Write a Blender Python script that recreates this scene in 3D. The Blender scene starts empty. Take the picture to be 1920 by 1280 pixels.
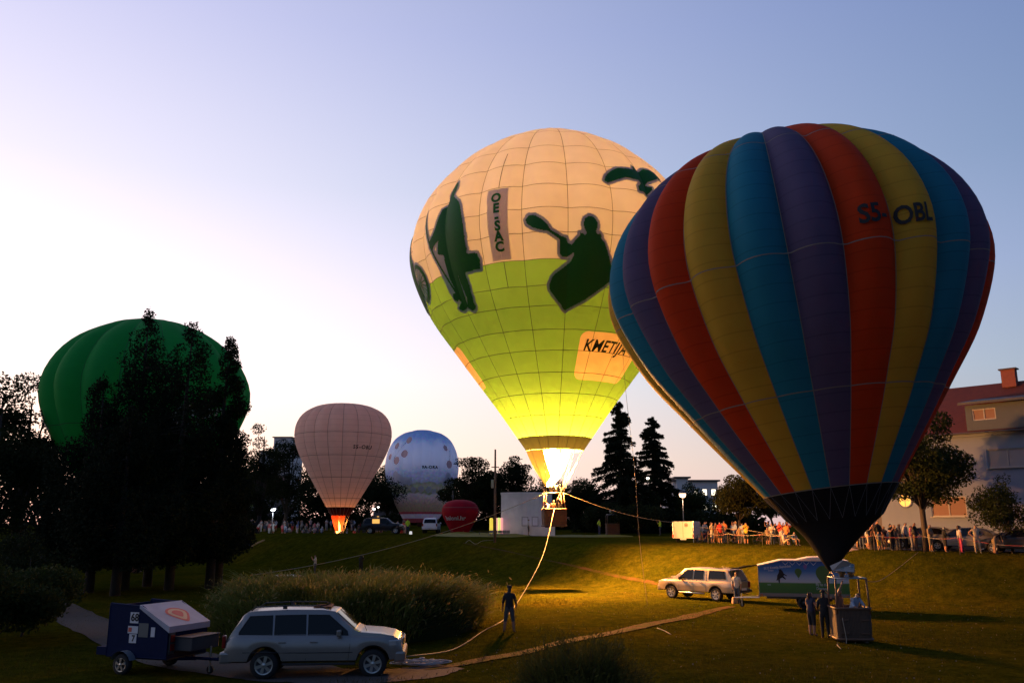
import bpy, bmesh, math, random
import numpy as np
from mathutils import Vector, Matrix
random.seed(7)
RNG = np.random.default_rng(7)
SC = bpy.context.scene
COL = SC.collection
R = math.radians

# ------------------------------------------------------------------ camera
CAM_H, PITCH, FOC = 4.06, R(12.33), 1600.0
cam = bpy.data.cameras.new('camera')
cam_o = bpy.data.objects.new('camera', cam)
COL.objects.link(cam_o)
SC.camera = cam_o
cam.sensor_width = 36.0
cam.lens = 30.0
cam.clip_end = 3000.0
cam_o.location = (0, 0, CAM_H)
cam_o.rotation_euler = (math.pi / 2 + PITCH, 0, 0)

# ------------------------------------------------------------------ dusk sky
W = bpy.data.worlds.new('World')
SC.world = W
W.use_nodes = True
wn, wl = W.node_tree.nodes, W.node_tree.links
SUN_AZ = R(-50)


def wnode(t, **kw):
    n = wn.new(t)
    for k, v in kw.items():
        setattr(n, k, v)
    return n


def wmath(op, a, b=None):
    n = wnode('ShaderNodeMath', operation=op)
    for i, v in enumerate((a, b)):
        if v is None:
            continue
        if isinstance(v, (int, float)):
            n.inputs[i].default_value = v
        else:
            wl.new(v, n.inputs[i])
    return n.outputs[0]


def build_sky():
    # after-sunset sky: blue overhead, pale towards the sunset, peach at the horizon
    tc = wnode('ShaderNodeTexCoord')
    nrm = wnode('ShaderNodeVectorMath', operation='NORMALIZE')
    wl.new(tc.outputs['Generated'], nrm.inputs[0])
    dot = wnode('ShaderNodeVectorMath', operation='DOT_PRODUCT')
    wl.new(nrm.outputs[0], dot.inputs[0])
    dot.inputs[1].default_value = (math.sin(SUN_AZ), math.cos(SUN_AZ), 0.0)
    sep = wnode('ShaderNodeSeparateXYZ')
    wl.new(nrm.outputs[0], sep.inputs[0])
    el = wmath('DIVIDE', wmath('ARCSINE', sep.outputs[2]), math.pi / 2)
    el = wmath('MAXIMUM', el, 0.0)
    comb = wnode('ShaderNodeCombineColor')
    for i, (ic, sl) in enumerate(((-1.76, 1.72), (-1.39, 1.24), (-0.73, 0.83))):
        e = wmath('ADD', wmath('MULTIPLY', dot.outputs['Value'], sl), ic)
        wl.new(wmath('POWER', math.e, e), comb.inputs[i])
    ramp = wnode('ShaderNodeValToRGB')
    cr = ramp.color_ramp
    q = [(0.0, (1.25, .70, .42)), (4, (1.18, .80, .44)), (9.5, (.98, .84, .56)), (15.5, (.82, .74, .60)),
         (22, (.63, .62, .53)), (32, (.5, .5, .5)), (60, (.29, .30, .31)), (90, (.20, .21, .22))]
    while len(cr.elements) < len(q):
        cr.elements.new(0.5)
    for e, (deg, c) in zip(cr.elements, q):
        e.position = deg / 90
        e.color = (*c, 1)
    wl.new(el, ramp.inputs[0])
    mul = wnode('ShaderNodeMix', data_type='RGBA', blend_type='MULTIPLY')
    mul.inputs['Factor'].default_value = 1
    wl.new(comb.outputs[0], mul.inputs['A'])
    wl.new(ramp.outputs[0], mul.inputs['B'])
    sky = wnode('ShaderNodeTexSky', sky_type='NISHITA')
    sky.sun_disc = False
    sky.sun_elevation = R(1.0)
    sky.sun_rotation = SUN_AZ
    sky.ozone_density = 4.0
    b1 = wn['Background']
    b1.inputs[1].default_value = 1.9
    wl.new(mul.outputs['Result'], b1.inputs[0])
    b2 = wnode('ShaderNodeBackground')
    b2.inputs[1].default_value = 0.05
    wl.new(sky.outputs[0], b2.inputs[0])
    add = wnode('ShaderNodeAddShader')
    wl.new(b1.outputs[0], add.inputs[0])
    wl.new(b2.outputs[0], add.inputs[1])
    wl.new(add.outputs[0], wn['World Output'].inputs[0])


build_sky()

SC.view_settings.view_transform = 'Standard'
SC.view_settings.look = 'None'
SC.view_settings.exposure = 0.0
SC.view_settings.gamma = 1.0
SC.render.engine = 'CYCLES'
SC.cycles.use_denoising = True
SC.cycles.max_bounces = 6
SC.cycles.diffuse_bounces = 3
SC.cycles.transmission_bounces = 4
SC.cycles.transparent_max_bounces = 12
SC.cycles.sample_clamp_indirect = 4.0

# ------------------------------------------------------------------ helpers
_c, _s = math.cos(PITCH), math.sin(PITCH)


def at(px, py, Y):
    """world point seen at photo position (px, py), Y metres in front of the viewer"""
    r, u = (px - 960) / FOC, (640 - py) / FOC
    k = Y / (_c - u * _s)
    return Vector((r * k, Y, CAM_H + (_s + u * _c) * k))


FX = [-90, -60, -35, -18, 4, 24.5, 40, 60, 90]
FY = [122, 108, 98, 84, 61.5, 47.5, 41, 35, 30]
WX = [-90, -18, 4, 24.5, 60]
WY = [14, 12, 12, 6.5, 6]


def sstep(t):
    t = np.clip(t, 0, 1)
    return t * t * (3 - 2 * t)


def gz(x, y):
    x, y = np.asarray(x, float), np.asarray(y, float)
    foot, wid = np.interp(x, FX, FY), np.interp(x, WX, WY)
    top = 2.6 + np.clip(y - 55, -20, 130) * 0.0165
    z = sstep((y - foot) / wid) * top
    z = z + 2.5 * sstep((15 - y) / 13)
    z = z - 2.3 * np.exp(-(((x + 25.2) / 12) ** 2 + ((y - 127) / 9) ** 2))
    return z + 0.04 * np.sin(x * .31 + 1.3) * np.sin(y * .23) + 0.03 * np.sin(x * .7 + y * .41)


def gpt(px, py, dz=0.0):
    """ground point seen at a photo position"""
    prev = 15.0
    for Y in np.arange(15, 260, 0.25):
        p = at(px, py, Y)
        if p.z <= float(gz(p.x, Y)) + dz:
            lo, hi = prev, Y
            for _ in range(12):
                m = (lo + hi) / 2
                q = at(px, py, m)
                if q.z <= float(gz(q.x, m)) + dz:
                    hi = m
                else:
                    lo = m
            q = at(px, py, hi)
            return Vector((q.x, q.y, float(gz(q.x, q.y))))
        prev = Y
    p = at(px, py, 150)
    return Vector((p.x, p.y, float(gz(p.x, p.y))))


def gp(px, Y):
    """ground point under photo column px at distance Y"""
    z = 2.0
    for _ in range(4):
        dep = Y * _c + (z - CAM_H) * _s
        x = (px - 960) / FOC * dep
        z = float(gz(x, Y))
    return Vector((x, Y, z))


def link(o, parent=None):
    COL.objects.link(o)
    if parent is not None:
        o.parent = parent
    return o


def empty(name, loc=(0, 0, 0), rz=0.0, parent=None):
    o = bpy.data.objects.new(name, None)
    o.empty_display_size = 0.2
    o.location = loc
    o.rotation_euler = (0, 0, rz)
    return link(o, parent)


def tag(o, label, cat=None, group=None, kind=None):
    if label:
        o['label'] = label
    if cat:
        o['category'] = cat
    if group:
        o['group'] = group
    if kind:
        o['kind'] = kind
    return o


def fast_mesh(name, V, F):
    V = np.asarray(V, np.float32).reshape(-1, 3)
    F = np.asarray(F, np.int32)
    me = bpy.data.meshes.new(name)
    me.vertices.add(len(V))
    me.vertices.foreach_set('co', V.ravel())
    k = F.shape[1]
    me.loops.add(F.size)
    me.loops.foreach_set('vertex_index', F.ravel())
    me.polygons.add(len(F))
    me.polygons.foreach_set('loop_start', np.arange(0, F.size, k, dtype=np.int32))
    me.update(calc_edges=True)
    return me


def mobj(name, me, mat=None, parent=None, smooth=False):
    if mat is not None:
        for m in (mat if isinstance(mat, (list, tuple)) else [mat]):
            me.materials.append(m)
    if smooth and len(me.polygons):
        me.polygons.foreach_set('use_smooth', np.ones(len(me.polygons), bool))
    return link(bpy.data.objects.new(name, me), parent)


class MB:
    """collects shapes of one part"""

    def __init__(self):
        self.v, self.f = [], []

    def add(self, v, f):
        b = len(self.v)
        self.v += [tuple(p) for p in v]
        self.f += [tuple(b + i for i in q) for q in f]
        return self

    def box(self, c, s, rz=0.0, top=None):
        """box centred at c with size s; top = scale of the upper face"""
        t = top or (1, 1)
        cs, sn = math.cos(rz), math.sin(rz)
        vs = []
        for dz in (-.5, .5):
            k = t if dz > 0 else (1, 1)
            for dx, dy in ((-.5, -.5), (.5, -.5), (.5, .5), (-.5, .5)):
                x, y = dx * s[0] * k[0], dy * s[1] * k[1]
                vs.append((c[0] + x * cs - y * sn, c[1] + x * sn + y * cs, c[2] + dz * s[2]))
        return self.add(vs, [(3, 2, 1, 0), (4, 5, 6, 7), (0, 1, 5, 4), (1, 2, 6, 5), (2, 3, 7, 6), (3, 0, 4, 7)])

    def tube(self, pts, r, n=8, cap=True):
        pts = [Vector(p) for p in pts]
        rs = r if isinstance(r, (list, tuple)) else [r] * len(pts)
        rings, up = [], None
        for i, p in enumerate(pts):
            d = (pts[min(i + 1, len(pts) - 1)] - pts[max(i - 1, 0)])
            d = d.normalized() if d.length > 1e-9 else Vector((0, 0, 1))
            a = up if up is not None else (Vector((0, 0, 1)) if abs(d.z) < .9 else Vector((1, 0, 0)))
            x = a.cross(d)
            if x.length < 1e-6:
                x = Vector((0, 1, 0)).cross(d)
            x.normalize()
            y = d.cross(x)
            up = y
            rings.append([p + (x * math.cos(2 * math.pi * k / n) + y * math.sin(2 * math.pi * k / n)) * rs[i] for k in range(n)])
        v = [q for ring in rings for q in ring]
        f = []
        for i in range(len(pts) - 1):
            for k in range(n):
                f.append((i * n + k, i * n + (k + 1) % n, (i + 1) * n + (k + 1) % n, (i + 1) * n + k))
        if cap:
            f.append(tuple(range(n - 1, -1, -1)))
            f.append(tuple((len(pts) - 1) * n + k for k in range(n)))
        return self.add(v, f)

    def lathe(self, prof, c=(0, 0, 0), n=16, axis='z', arc=None):
        a0, a1 = arc or (0, 2 * math.pi)
        closed = arc is None
        m = n if closed else n + 1
        v, f = [], []
        for r, h in prof:
            for k in range(m):
                a = a0 + (a1 - a0) * k / n
                p = (r * math.cos(a), r * math.sin(a), h)
                if axis == 'y':
                    p = (p[0], p[2], p[1])
                elif axis == 'x':
                    p = (p[2], p[0], p[1])
                v.append((c[0] + p[0], c[1] + p[1], c[2] + p[2]))
        for i in range(len(prof) - 1):
            for k in range(n):
                k2 = (k + 1) % m
                f.append((i * m + k, i * m + k2, (i + 1) * m + k2, (i + 1) * m + k))
        return self.add(v, f)

    def prism(self, poly, y0, y1, plane='xz'):
        """polygon in a plane, extruded"""
        n = len(poly)

        def P(a, b, t):
            return (a, t, b) if plane == 'xz' else ((a, b, t) if plane == 'xy' else (t, a, b))
        v = [P(a, b, y0) for a, b in poly] + [P(a, b, y1) for a, b in poly]
        f = [tuple(range(n - 1, -1, -1)), tuple(range(n, 2 * n))]
        f += [(i, (i + 1) % n, n + (i + 1) % n, n + i) for i in range(n)]
        return self.add(v, f)

    def mesh(self, name):
        me = bpy.data.meshes.new(name)
        me.from_pydata(self.v, [], self.f)
        me.update()
        return me

    def build(self, name, mat, parent=None, smooth=False, bevel=0.0):
        me = self.mesh(name)
        if bevel or not smooth:
            bm = bmesh.new()
            bm.from_mesh(me)
            bmesh.ops.recalc_face_normals(bm, faces=bm.faces)
            if bevel:
                es = [e for e in bm.edges if len(e.link_faces) == 2 and e.calc_face_angle(0) > .5]
                bmesh.ops.bevel(bm, geom=es, offset=bevel, segments=2, affect='EDGES', profile=.6)
            bm.to_mesh(me)
            bm.free()
        return mobj(name, me, mat, parent, smooth)


# ------------------------------------------------------------------ materials
_M = {}


def nlink(nt, a, b):
    nt.links.new(a, b)


def mat(name, col, rough=.7, metal=0.0, var=.12, scale=6.0, bump=0.0, bscale=30.0, emit=None, es=0.0, trans=0.0, spec=.5, coat=0.0):
    """procedural surface: base colour broken up by noise, optional fine bump, light passing through thin cloth or leaves"""
    if name in _M:
        return _M[name]
    m = bpy.data.materials.new(name)
    m.use_nodes = True
    nt = m.node_tree
    b = nt.nodes['Principled BSDF']
    b.inputs['Roughness'].default_value = rough
    b.inputs['Metallic'].default_value = metal
    b.inputs['Specular IOR Level'].default_value = spec
    b.inputs['Coat Weight'].default_value = coat
    tc = nt.nodes.new('ShaderNodeTexCoord')
    no = nt.nodes.new('ShaderNodeTexNoise')
    no.inputs['Scale'].default_value = scale
    no.inputs['Detail'].default_value = 4
    nlink(nt, tc.outputs['Object'], no.inputs['Vector'])
    mx = nt.nodes.new('ShaderNodeMix')
    mx.data_type = 'RGBA'
    mx.inputs['A'].default_value = (*[max(0, c * (1 - var)) for c in col], 1)
    mx.inputs['B'].default_value = (*[min(1, c * (1 + var)) for c in col], 1)
    nlink(nt, no.outputs['Fac'], mx.inputs['Factor'])
    nlink(nt, mx.outputs['Result'], b.inputs['Base Color'])
    if bump:
        n2 = nt.nodes.new('ShaderNodeTexNoise')
        n2.inputs['Scale'].default_value = bscale
        n2.inputs['Detail'].default_value = 3
        nlink(nt, tc.outputs['Object'], n2.inputs['Vector'])
        bp = nt.nodes.new('ShaderNodeBump')
        bp.inputs['Strength'].default_value = bump
        bp.inputs['Distance'].default_value = .03
        nlink(nt, n2.outputs['Fac'], bp.inputs['Height'])
        nlink(nt, bp.outputs[0], b.inputs['Normal'])
    if emit:
        b.inputs['Emission Color'].default_value = (*emit, 1)
        b.inputs['Emission Strength'].default_value = es
    if trans:
        tr = nt.nodes.new('ShaderNodeBsdfTranslucent')
        nlink(nt, mx.outputs['Result'], tr.inputs['Color'])
        ms = nt.nodes.new('ShaderNodeMixShader')
        ms.inputs[0].default_value = trans
        nlink(nt, b.outputs[0], ms.inputs[1])
        nlink(nt, tr.outputs[0], ms.inputs[2])
        nlink(nt, ms.outputs[0], nt.nodes['Material Output'].inputs[0])
    _M[name] = m
    return m


def fabric(name, col, trans=.5, var=.1, seams=0.0):
    """balloon cloth: soft creases, faint sewn rows and slightly uneven fading"""
    if name in _M:
        return _M[name]
    m = mat(name, col, rough=.7, var=var, scale=1.1, trans=trans, spec=.12, bump=.3, bscale=1.6)
    if seams:
        nt = m.node_tree
        tc, sp, mu, fr, mr, mx = (nt.nodes.new('ShaderNode' + t) for t in ('TexCoord', 'SeparateXYZ', 'Math', 'Math', 'MapRange', 'Mix'))
        nlink(nt, tc.outputs['Object'], sp.inputs[0])
        mu.operation, fr.operation = 'MULTIPLY', 'FRACT'
        mu.inputs[1].default_value = seams
        nlink(nt, sp.outputs[2], mu.inputs[0])
        nlink(nt, mu.outputs[0], fr.inputs[0])
        mr.inputs['From Min'].default_value, mr.inputs['From Max'].default_value = .90, .97
        nlink(nt, fr.outputs[0], mr.inputs['Value'])
        sc = nt.nodes.new('ShaderNodeMath')
        sc.operation = 'MULTIPLY'
        sc.inputs[1].default_value = .35
        nlink(nt, mr.outputs[0], sc.inputs[0])
        mx.data_type = 'RGBA'
        old = [l for l in nt.links if l.to_socket.name == 'Base Color'][0].from_socket
        users = [l.to_socket for l in nt.links if l.from_socket == old]
        nlink(nt, sc.outputs[0], mx.inputs['Factor'])
        nlink(nt, old, mx.inputs['A'])
        mx.inputs['B'].default_value = (*[c * .45 for c in col], 1)
        for u in users:
            nlink(nt, mx.outputs['Result'], u)
    return m

# ================================================================== terrain
def grass_mat():
    m = bpy.data.materials.new('lawn')
    m.use_nodes = True
    nt = m.node_tree
    b = nt.nodes['Principled BSDF']
    b.inputs['Roughness'].default_value = 1.0
    b.inputs['Specular IOR Level'].default_value = 0.0
    tc = nt.nodes.new('ShaderNodeTexCoord')

    def noise(sc, det=5, ro=.6):
        n = nt.nodes.new('ShaderNodeTexNoise')
        n.inputs['Scale'].default_value = sc
        n.inputs['Detail'].default_value = det
        n.inputs['Roughness'].default_value = ro
        nlink(nt, tc.outputs['Object'], n.inputs['Vector'])
        return n.outputs['Fac']

    def ramp(f, stops):
        r = nt.nodes.new('ShaderNodeValToRGB')
        while len(r.color_ramp.elements) < len(stops):
            r.color_ramp.elements.new(.5)
        for e, (p, c) in zip(r.color_ramp.elements, stops):
            e.position, e.color = p, (*c, 1)
        nlink(nt, f, r.inputs[0])
        return r.outputs[0]
    big = ramp(noise(.16, 3), [(.3, (.033, .039, .003)), (.52, (.049, .049, .004)), (.72, (.070, .055, .005))])
    mid = ramp(noise(1.7, 6, .75), [(.26, (.38, .44, .42)), (.5, (.95, .97, .95)), (.76, (1.85, 1.6, 1.4))])
    mx = nt.nodes.new('ShaderNodeMix')
    mx.data_type, mx.blend_type = 'RGBA', 'MULTIPLY'
    mx.inputs['Factor'].default_value = 1
    nlink(nt, big, mx.inputs['A'])
    nlink(nt, mid, mx.inputs['B'])
    fine = ramp(noise(9, 6, .8), [(.3, (.5, .5, .5)), (.7, (1.45, 1.45, 1.4))])
    mx2 = nt.nodes.new('ShaderNodeMix')
    mx2.data_type, mx2.blend_type = 'RGBA', 'MULTIPLY'
    mx2.inputs['Factor'].default_value = 1
    nlink(nt, mx.outputs['Result'], mx2.inputs['A'])
    nlink(nt, fine, mx2.inputs['B'])
    nlink(nt, mx2.outputs['Result'], b.inputs['Base Color'])
    bp = nt.nodes.new('ShaderNodeBump')
    bp.inputs['Strength'].default_value = .9
    bp.inputs['Distance'].default_value = .12
    nlink(nt, noise(7, 6, .8), bp.inputs['Height'])
    nlink(nt, bp.outputs[0], b.inputs['Normal'])
    return m


LAWN = grass_mat()


def terrain():
    xs = np.concatenate([np.linspace(-900, -95, 12), np.linspace(-90, 90, 181), np.linspace(95, 900, 12)])
    ys = np.concatenate([np.linspace(-60, -4, 6), np.linspace(-2, 175, 200), np.linspace(180, 1600, 14)])
    X, Y = np.meshgrid(xs, ys)
    V = np.stack([X, Y, gz(X, Y)], -1).reshape(-1, 3)
    nx = len(xs)
    i, j = np.meshgrid(np.arange(len(ys) - 1), np.arange(nx - 1), indexing='ij')
    a = (i * nx + j).ravel()
    F = np.stack([a, a + 1, a + nx + 1, a + nx], 1)
    o = mobj('ground', fast_mesh('ground', V, F), LAWN, None, True)
    tag(o, None, kind='structure')


terrain()


PATHS = []


def ribbon(name, pts, widths, m, lift=.02, cross=3, jitter=.12, sub=10, label=None, kind='structure'):
    """a strip that lies on the ground along a line"""
    P = np.array([[p[0], p[1]] for p in pts])
    t = np.linspace(0, len(P) - 1, (len(P) - 1) * sub + 1)
    wid = np.interp(t, np.arange(len(P)), widths)
    i = np.minimum(t.astype(int), len(P) - 2)
    f = (t - i)[:, None]
    Q = np.vstack([2 * P[0] - P[1], P, 2 * P[-1] - P[-2]])
    a, b, c, d = Q[i], Q[i + 1], Q[i + 2], Q[i + 3]
    L = .5 * (2 * b + (c - a) * f + (2 * a - 5 * b + 4 * c - d) * f ** 2 + (3 * b - a - 3 * c + d) * f ** 3)
    PATHS.append((L, wid))
    T = np.gradient(L, axis=0)
    T /= np.linalg.norm(T, axis=1)[:, None] + 1e-9
    N = np.stack([-T[:, 1], T[:, 0]], 1)
    rng = np.random.default_rng(len(pts) * 7 + len(name))
    V = []
    for k in range(cross + 1):
        s = (k / cross - .5)
        w = wid * s
        if k in (0, cross):
            j = np.convolve(rng.normal(size=len(w) + 8), np.ones(5) / 2.2, 'same')[4:-4]
            w = w * (1 + jitter * j)
        q = L + N * w[:, None]
        V.append(np.column_stack([q, gz(q[:, 0], q[:, 1]) + lift]))
    V = np.stack(V, 1)
    n, m_ = V.shape[:2]
    i, j = np.meshgrid(np.arange(n - 1), np.arange(m_ - 1), indexing='ij')
    a = (i * m_ + j).ravel()
    F = np.stack([a, a + m_, a + m_ + 1, a + 1], 1)
    return tag(mobj(name, fast_mesh(name, V.reshape(-1, 3), F), m, None, True), label, kind=kind)


GRAVEL = mat('gravel', (.085, .074, .068), .95, spec=.05, var=.45, scale=14, bump=.6, bscale=25)
DIRT = mat('bare_earth', (.052, .036, .010), .95, spec=.03, var=.5, scale=5, bump=.6, bscale=15)


def patchy(m):
    """worn earth with grass growing through it"""
    nt = m.node_tree
    b = nt.nodes['Principled BSDF']
    tc, no, rp = (nt.nodes.new('ShaderNode' + t) for t in ('TexCoord', 'TexNoise', 'ValToRGB'))
    no.inputs['Scale'].default_value, no.inputs['Detail'].default_value, no.inputs['Roughness'].default_value = 1.5, 8, .75
    nlink(nt, tc.outputs['Object'], no.inputs['Vector'])
    st = [(.36, (.040, .042, .004)), (.46, (.050, .042, .006)), (.54, (.080, .043, .020)), (.70, (.066, .038, .018))]
    while len(rp.color_ramp.elements) < len(st):
        rp.color_ramp.elements.new(.5)
    for e, (q, c) in zip(rp.color_ramp.elements, st):
        e.position, e.color = q, (*c, 1)
    nlink(nt, no.outputs['Fac'], rp.inputs[0])
    nlink(nt, rp.outputs[0], b.inputs['Base Color'])


patchy(DIRT)
ASPH = mat('asphalt', (.055, .055, .06), .9, var=.25, scale=5, bump=.3, bscale=40)
pts = [gpt(*p) for p in ((40, 1100), (110, 1137), (165, 1166), (250, 1208), (400, 1250), (600, 1266), (760, 1262), (850, 1250))]
ribbon('gravel_path', pts, [1.9, 2.0, 2.2, 2.4, 2.6, 2.6, 2.2, 1.2], GRAVEL)
pts = [gpt(*p) for p in ((800, 1256), (900, 1238), (1000, 1219), (1080, 1199), (1150, 1186), (1250, 1164), (1310, 1152), (1372, 1137))]
ribbon('dirt_track', pts, [.3, .6, .55, .6, .7, .7, .8, .4], DIRT, lift=.03, jitter=.16)
pts = [gpt(*p) for p in ((868, 1018), (960, 1036), (1050, 1056), (1150, 1078), (1240, 1096), (1300, 1106))]
ribbon('footpath', pts, [.1, .15, .2, .3, .4, .1], DIRT, lift=.04, jitter=.18)
pts = [gp(1575, 63.5), gp(1660, 61.2), gp(1800, 58.6), gp(1960, 55.4)]
ribbon('road', pts, [2.0, 4.2, 4.2, 4.2], ASPH, lift=.02, jitter=.01)

# ================================================================== foliage
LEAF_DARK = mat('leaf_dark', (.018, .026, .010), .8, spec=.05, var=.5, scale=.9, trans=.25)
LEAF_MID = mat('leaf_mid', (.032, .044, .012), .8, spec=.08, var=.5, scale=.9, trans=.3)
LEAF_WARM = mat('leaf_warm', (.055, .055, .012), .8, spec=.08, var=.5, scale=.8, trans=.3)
SPRUCE = mat('spruce_needles', (.014, .020, .011), .85, spec=.04, var=.4, scale=1.0, trans=.12)
BARK = mat('bark', (.060, .045, .035), .9, var=.35, scale=5, bump=.6, bscale=12)
BARK_D = mat('bark_dark', (.030, .024, .020), .9, var=.35, scale=5, bump=.6, bscale=12)


def leaf_cards(C, size, rng, aspect=.55, droop=None):
    """many small leaf-shaped faces at points C"""
    n = len(C)
    d = rng.normal(size=(n, 3))
    if droop is not None:
        d = d * .45 + droop
    d /= np.linalg.norm(d, axis=1)[:, None]
    e = rng.normal(size=(n, 3))
    e = np.cross(d, e)
    e /= np.linalg.norm(e, axis=1)[:, None] + 1e-9
    s = (size * rng.uniform(.55, 1.35, n))[:, None]
    V = np.stack([C - d * s * .5, C + e * s * aspect * .5, C + d * s * .5, C - e * s * aspect * .5], 1).reshape(-1, 3)
    F = np.arange(n * 4).reshape(n, 4)
    return V, F


def clump_points(n, clumps, rng, shell=.55):
    """points spread through ellipsoid clumps (cx,cy,cz,rx,ry,rz), denser near each clump's skin"""
    cl = np.array(clumps, float)
    w = (cl[:, 3] * cl[:, 4] + cl[:, 3] * cl[:, 5] + cl[:, 4] * cl[:, 5])
    k = rng.choice(len(cl), n, p=w / w.sum())
    d = rng.normal(size=(n, 3))
    d /= np.linalg.norm(d, axis=1)[:, None]
    r = 1 - (1 - shell) * np.abs(rng.normal(0, .6, n))[:, None]
    r = np.clip(r, .05, 1.15) + rng.normal(0, .07, (n, 1))
    return cl[k, :3] + d * cl[k, 3:] * r


def tree_thing(name, label, base, trunk_mb, V, F, lm, bark, cat='tree', group=None):
    t = empty(name, base)
    tag(t, label, cat, group)
    if trunk_mb.v:
        trunk_mb.build('trunk', bark, t, smooth=True)
    mobj('crown', fast_mesh('crown', V, F), lm, t)
    return t


def broad_tree(label, base, H, rad, z0, n, leaf, seed, lm=LEAF_DARK, bark=BARK_D, name='broadleaf_tree', ncl=22, cat='tree', group=None, squash=1.0, top=1.0, trunk=None, fork=.45):
    """trunk, limbs that reach the clumps, crown of leaf clumps between z0 and H"""
    rng = np.random.default_rng(seed)
    cl, mb = [], MB()
    cz, hz = (z0 + H) / 2, (H - z0) / 2
    while len(cl) < ncl:
        p = rng.uniform(-1, 1, 3)
        if np.linalg.norm(p) > 1 or (p[2] > 0 and np.hypot(p[0], p[1]) > 1 - p[2] * (1 - .35 * top)):
            continue
        r = rng.uniform(.2, .38) * rad * (1.15 - .4 * abs(p[2]))
        cl.append((p[0] * (rad - r * .7), p[1] * (rad - r * .7) * squash, cz + p[2] * (hz - r * .6), r * 1.1, r * 1.1, r * .8))
    tr = trunk or H * .022
    fz = z0 + (H - z0) * fork
    mb.tube([(0, 0, -.15), (.02 * H * rng.normal(), 0, z0 * .5), (0, 0, z0), (.1, .05, fz), (.05, 0, H * .86)], [tr * 1.35, tr, tr * .85, tr * .55, tr * .12], 9)
    for c in cl[::2]:
        s = rng.uniform(.75, 1.0) * z0 + .05 * H
        mb.tube([(0, 0, s), (c[0] * .45, c[1] * .45, s + (c[2] - s) * .55), (c[0], c[1], c[2])], [tr * .45, tr * .25, tr * .06], 6)
    C = clump_points(n, cl, rng)
    V, F = leaf_cards(C, leaf, rng)
    return tree_thing(name, label, base, mb, V, F, lm, bark, cat, group)


def column_conifer(label, base, H, rad, z0, n, leaf, seed, group=None, lean=(0, 0)):
    """tall uneven cypress-like conifer made of stacked sprays"""
    rng = np.random.default_rng(seed)
    mb = MB()
    tr = .24
    mb.tube([(0, 0, -.2), (lean[0] * .15, lean[1] * .15, H * .3), (lean[0] * .6, lean[1] * .6, H * .7), (lean[0], lean[1], H * .97)], [tr * 1.4, tr, tr * .5, .03], 9)
    cl = []
    nb = int(H * 5.0)
    for k in range(nb):
        t = (k + rng.uniform(0, .9)) / nb
        z = z0 + (H - z0) * t
        env = rad * (1 - t) ** .52 * (.6 + .4 * min(1, t * 6))
        a = rng.uniform(0, 2 * math.pi)
        rr = env * rng.uniform(.35, .95)
        s = max(.42, env * rng.uniform(.34, .58))
        x, y = lean[0] * t + rr * math.cos(a), lean[1] * t + rr * math.sin(a)
        cl.append((x, y, z - .15 * rr, s, s, s * rng.uniform(.8, 1.3)))
        if rr > 1.2:
            mb.tube([(lean[0] * t, lean[1] * t, z), (x, y, z - .15 * rr)], [.06, .02], 5)
    cl.append((lean[0], lean[1], H - .3, .35, .35, .8))
    C = clump_points(n, cl, rng, .5)
    C[:, 2] = np.maximum(C[:, 2], z0 - .9 + .5 * rng.random(n))
    V, F = leaf_cards(C, leaf, rng, .5)
    return tree_thing('conifer', label, base, mb, V, F, SPRUCE, BARK_D, 'tree', group)


def spruce_tree(label, base, H, rad, seed, n=150, thin=0.0, group=None):
    """whorls of drooping boughs, ragged tip"""
    rng = np.random.default_rng(seed)
    mb = MB()
    mb.tube([(0, 0, -.2), (0, 0, H * .5), (0, 0, H * .99)], [.32, .2, .03], 8)
    Vs, D = [], []
    for k in range(n):
        t = ((k + rng.random()) / n) ** .9
        z = .8 + (H - 1.0) * t
        ln = rad * ((1 - t) ** .68) * rng.uniform(.6, 1.32) + .25
        a = rng.uniform(0, 2 * math.pi)
        m = int(34 + ln * 80)
        s = rng.random(m) ** .75
        up = .22 * ln if t > .8 else -.02 * ln
        x = s * ln
        zz = z + up * s - (.10 + .16 * (1 - t)) * ln * s ** 2 + .12 * ln * np.clip(s - .8, 0, 1)
        lat = rng.normal(0, .09 + .13 * ln * (1 - s) ** .5 * .6, m)
        hang = -np.abs(rng.normal(0, .12 + .05 * ln, m)) * (1 - thin)
        Vs.append(np.stack([x * math.cos(a) - lat * math.sin(a), x * math.sin(a) + lat * math.cos(a), zz + hang], 1))
        D.append(np.tile([math.cos(a) * .6, math.sin(a) * .6, -.55], (m, 1)))
        if k % 2 == 0:
            mb.tube([(0, 0, z), (ln * .5 * math.cos(a), ln * .5 * math.sin(a), z + up * .5 - .03 * ln), (ln * .95 * math.cos(a), ln * .95 * math.sin(a), z + up * .9 - (.10 + .16 * (1 - t)) * ln * .9)], [.05, .03, .012], 4)
    V, F = leaf_cards(np.vstack(Vs), .42, rng, .28, np.vstack(D))
    return tree_thing('spruce_tree', label, base, mb, V, F, SPRUCE, BARK_D, 'tree', group)


# --- the dark clump of conifers on the left
def Htop(px, py, Y):
    """height of a thing at column px whose top shows at row py"""
    return at(px, py, Y).z - gp(px, Y).z


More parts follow.
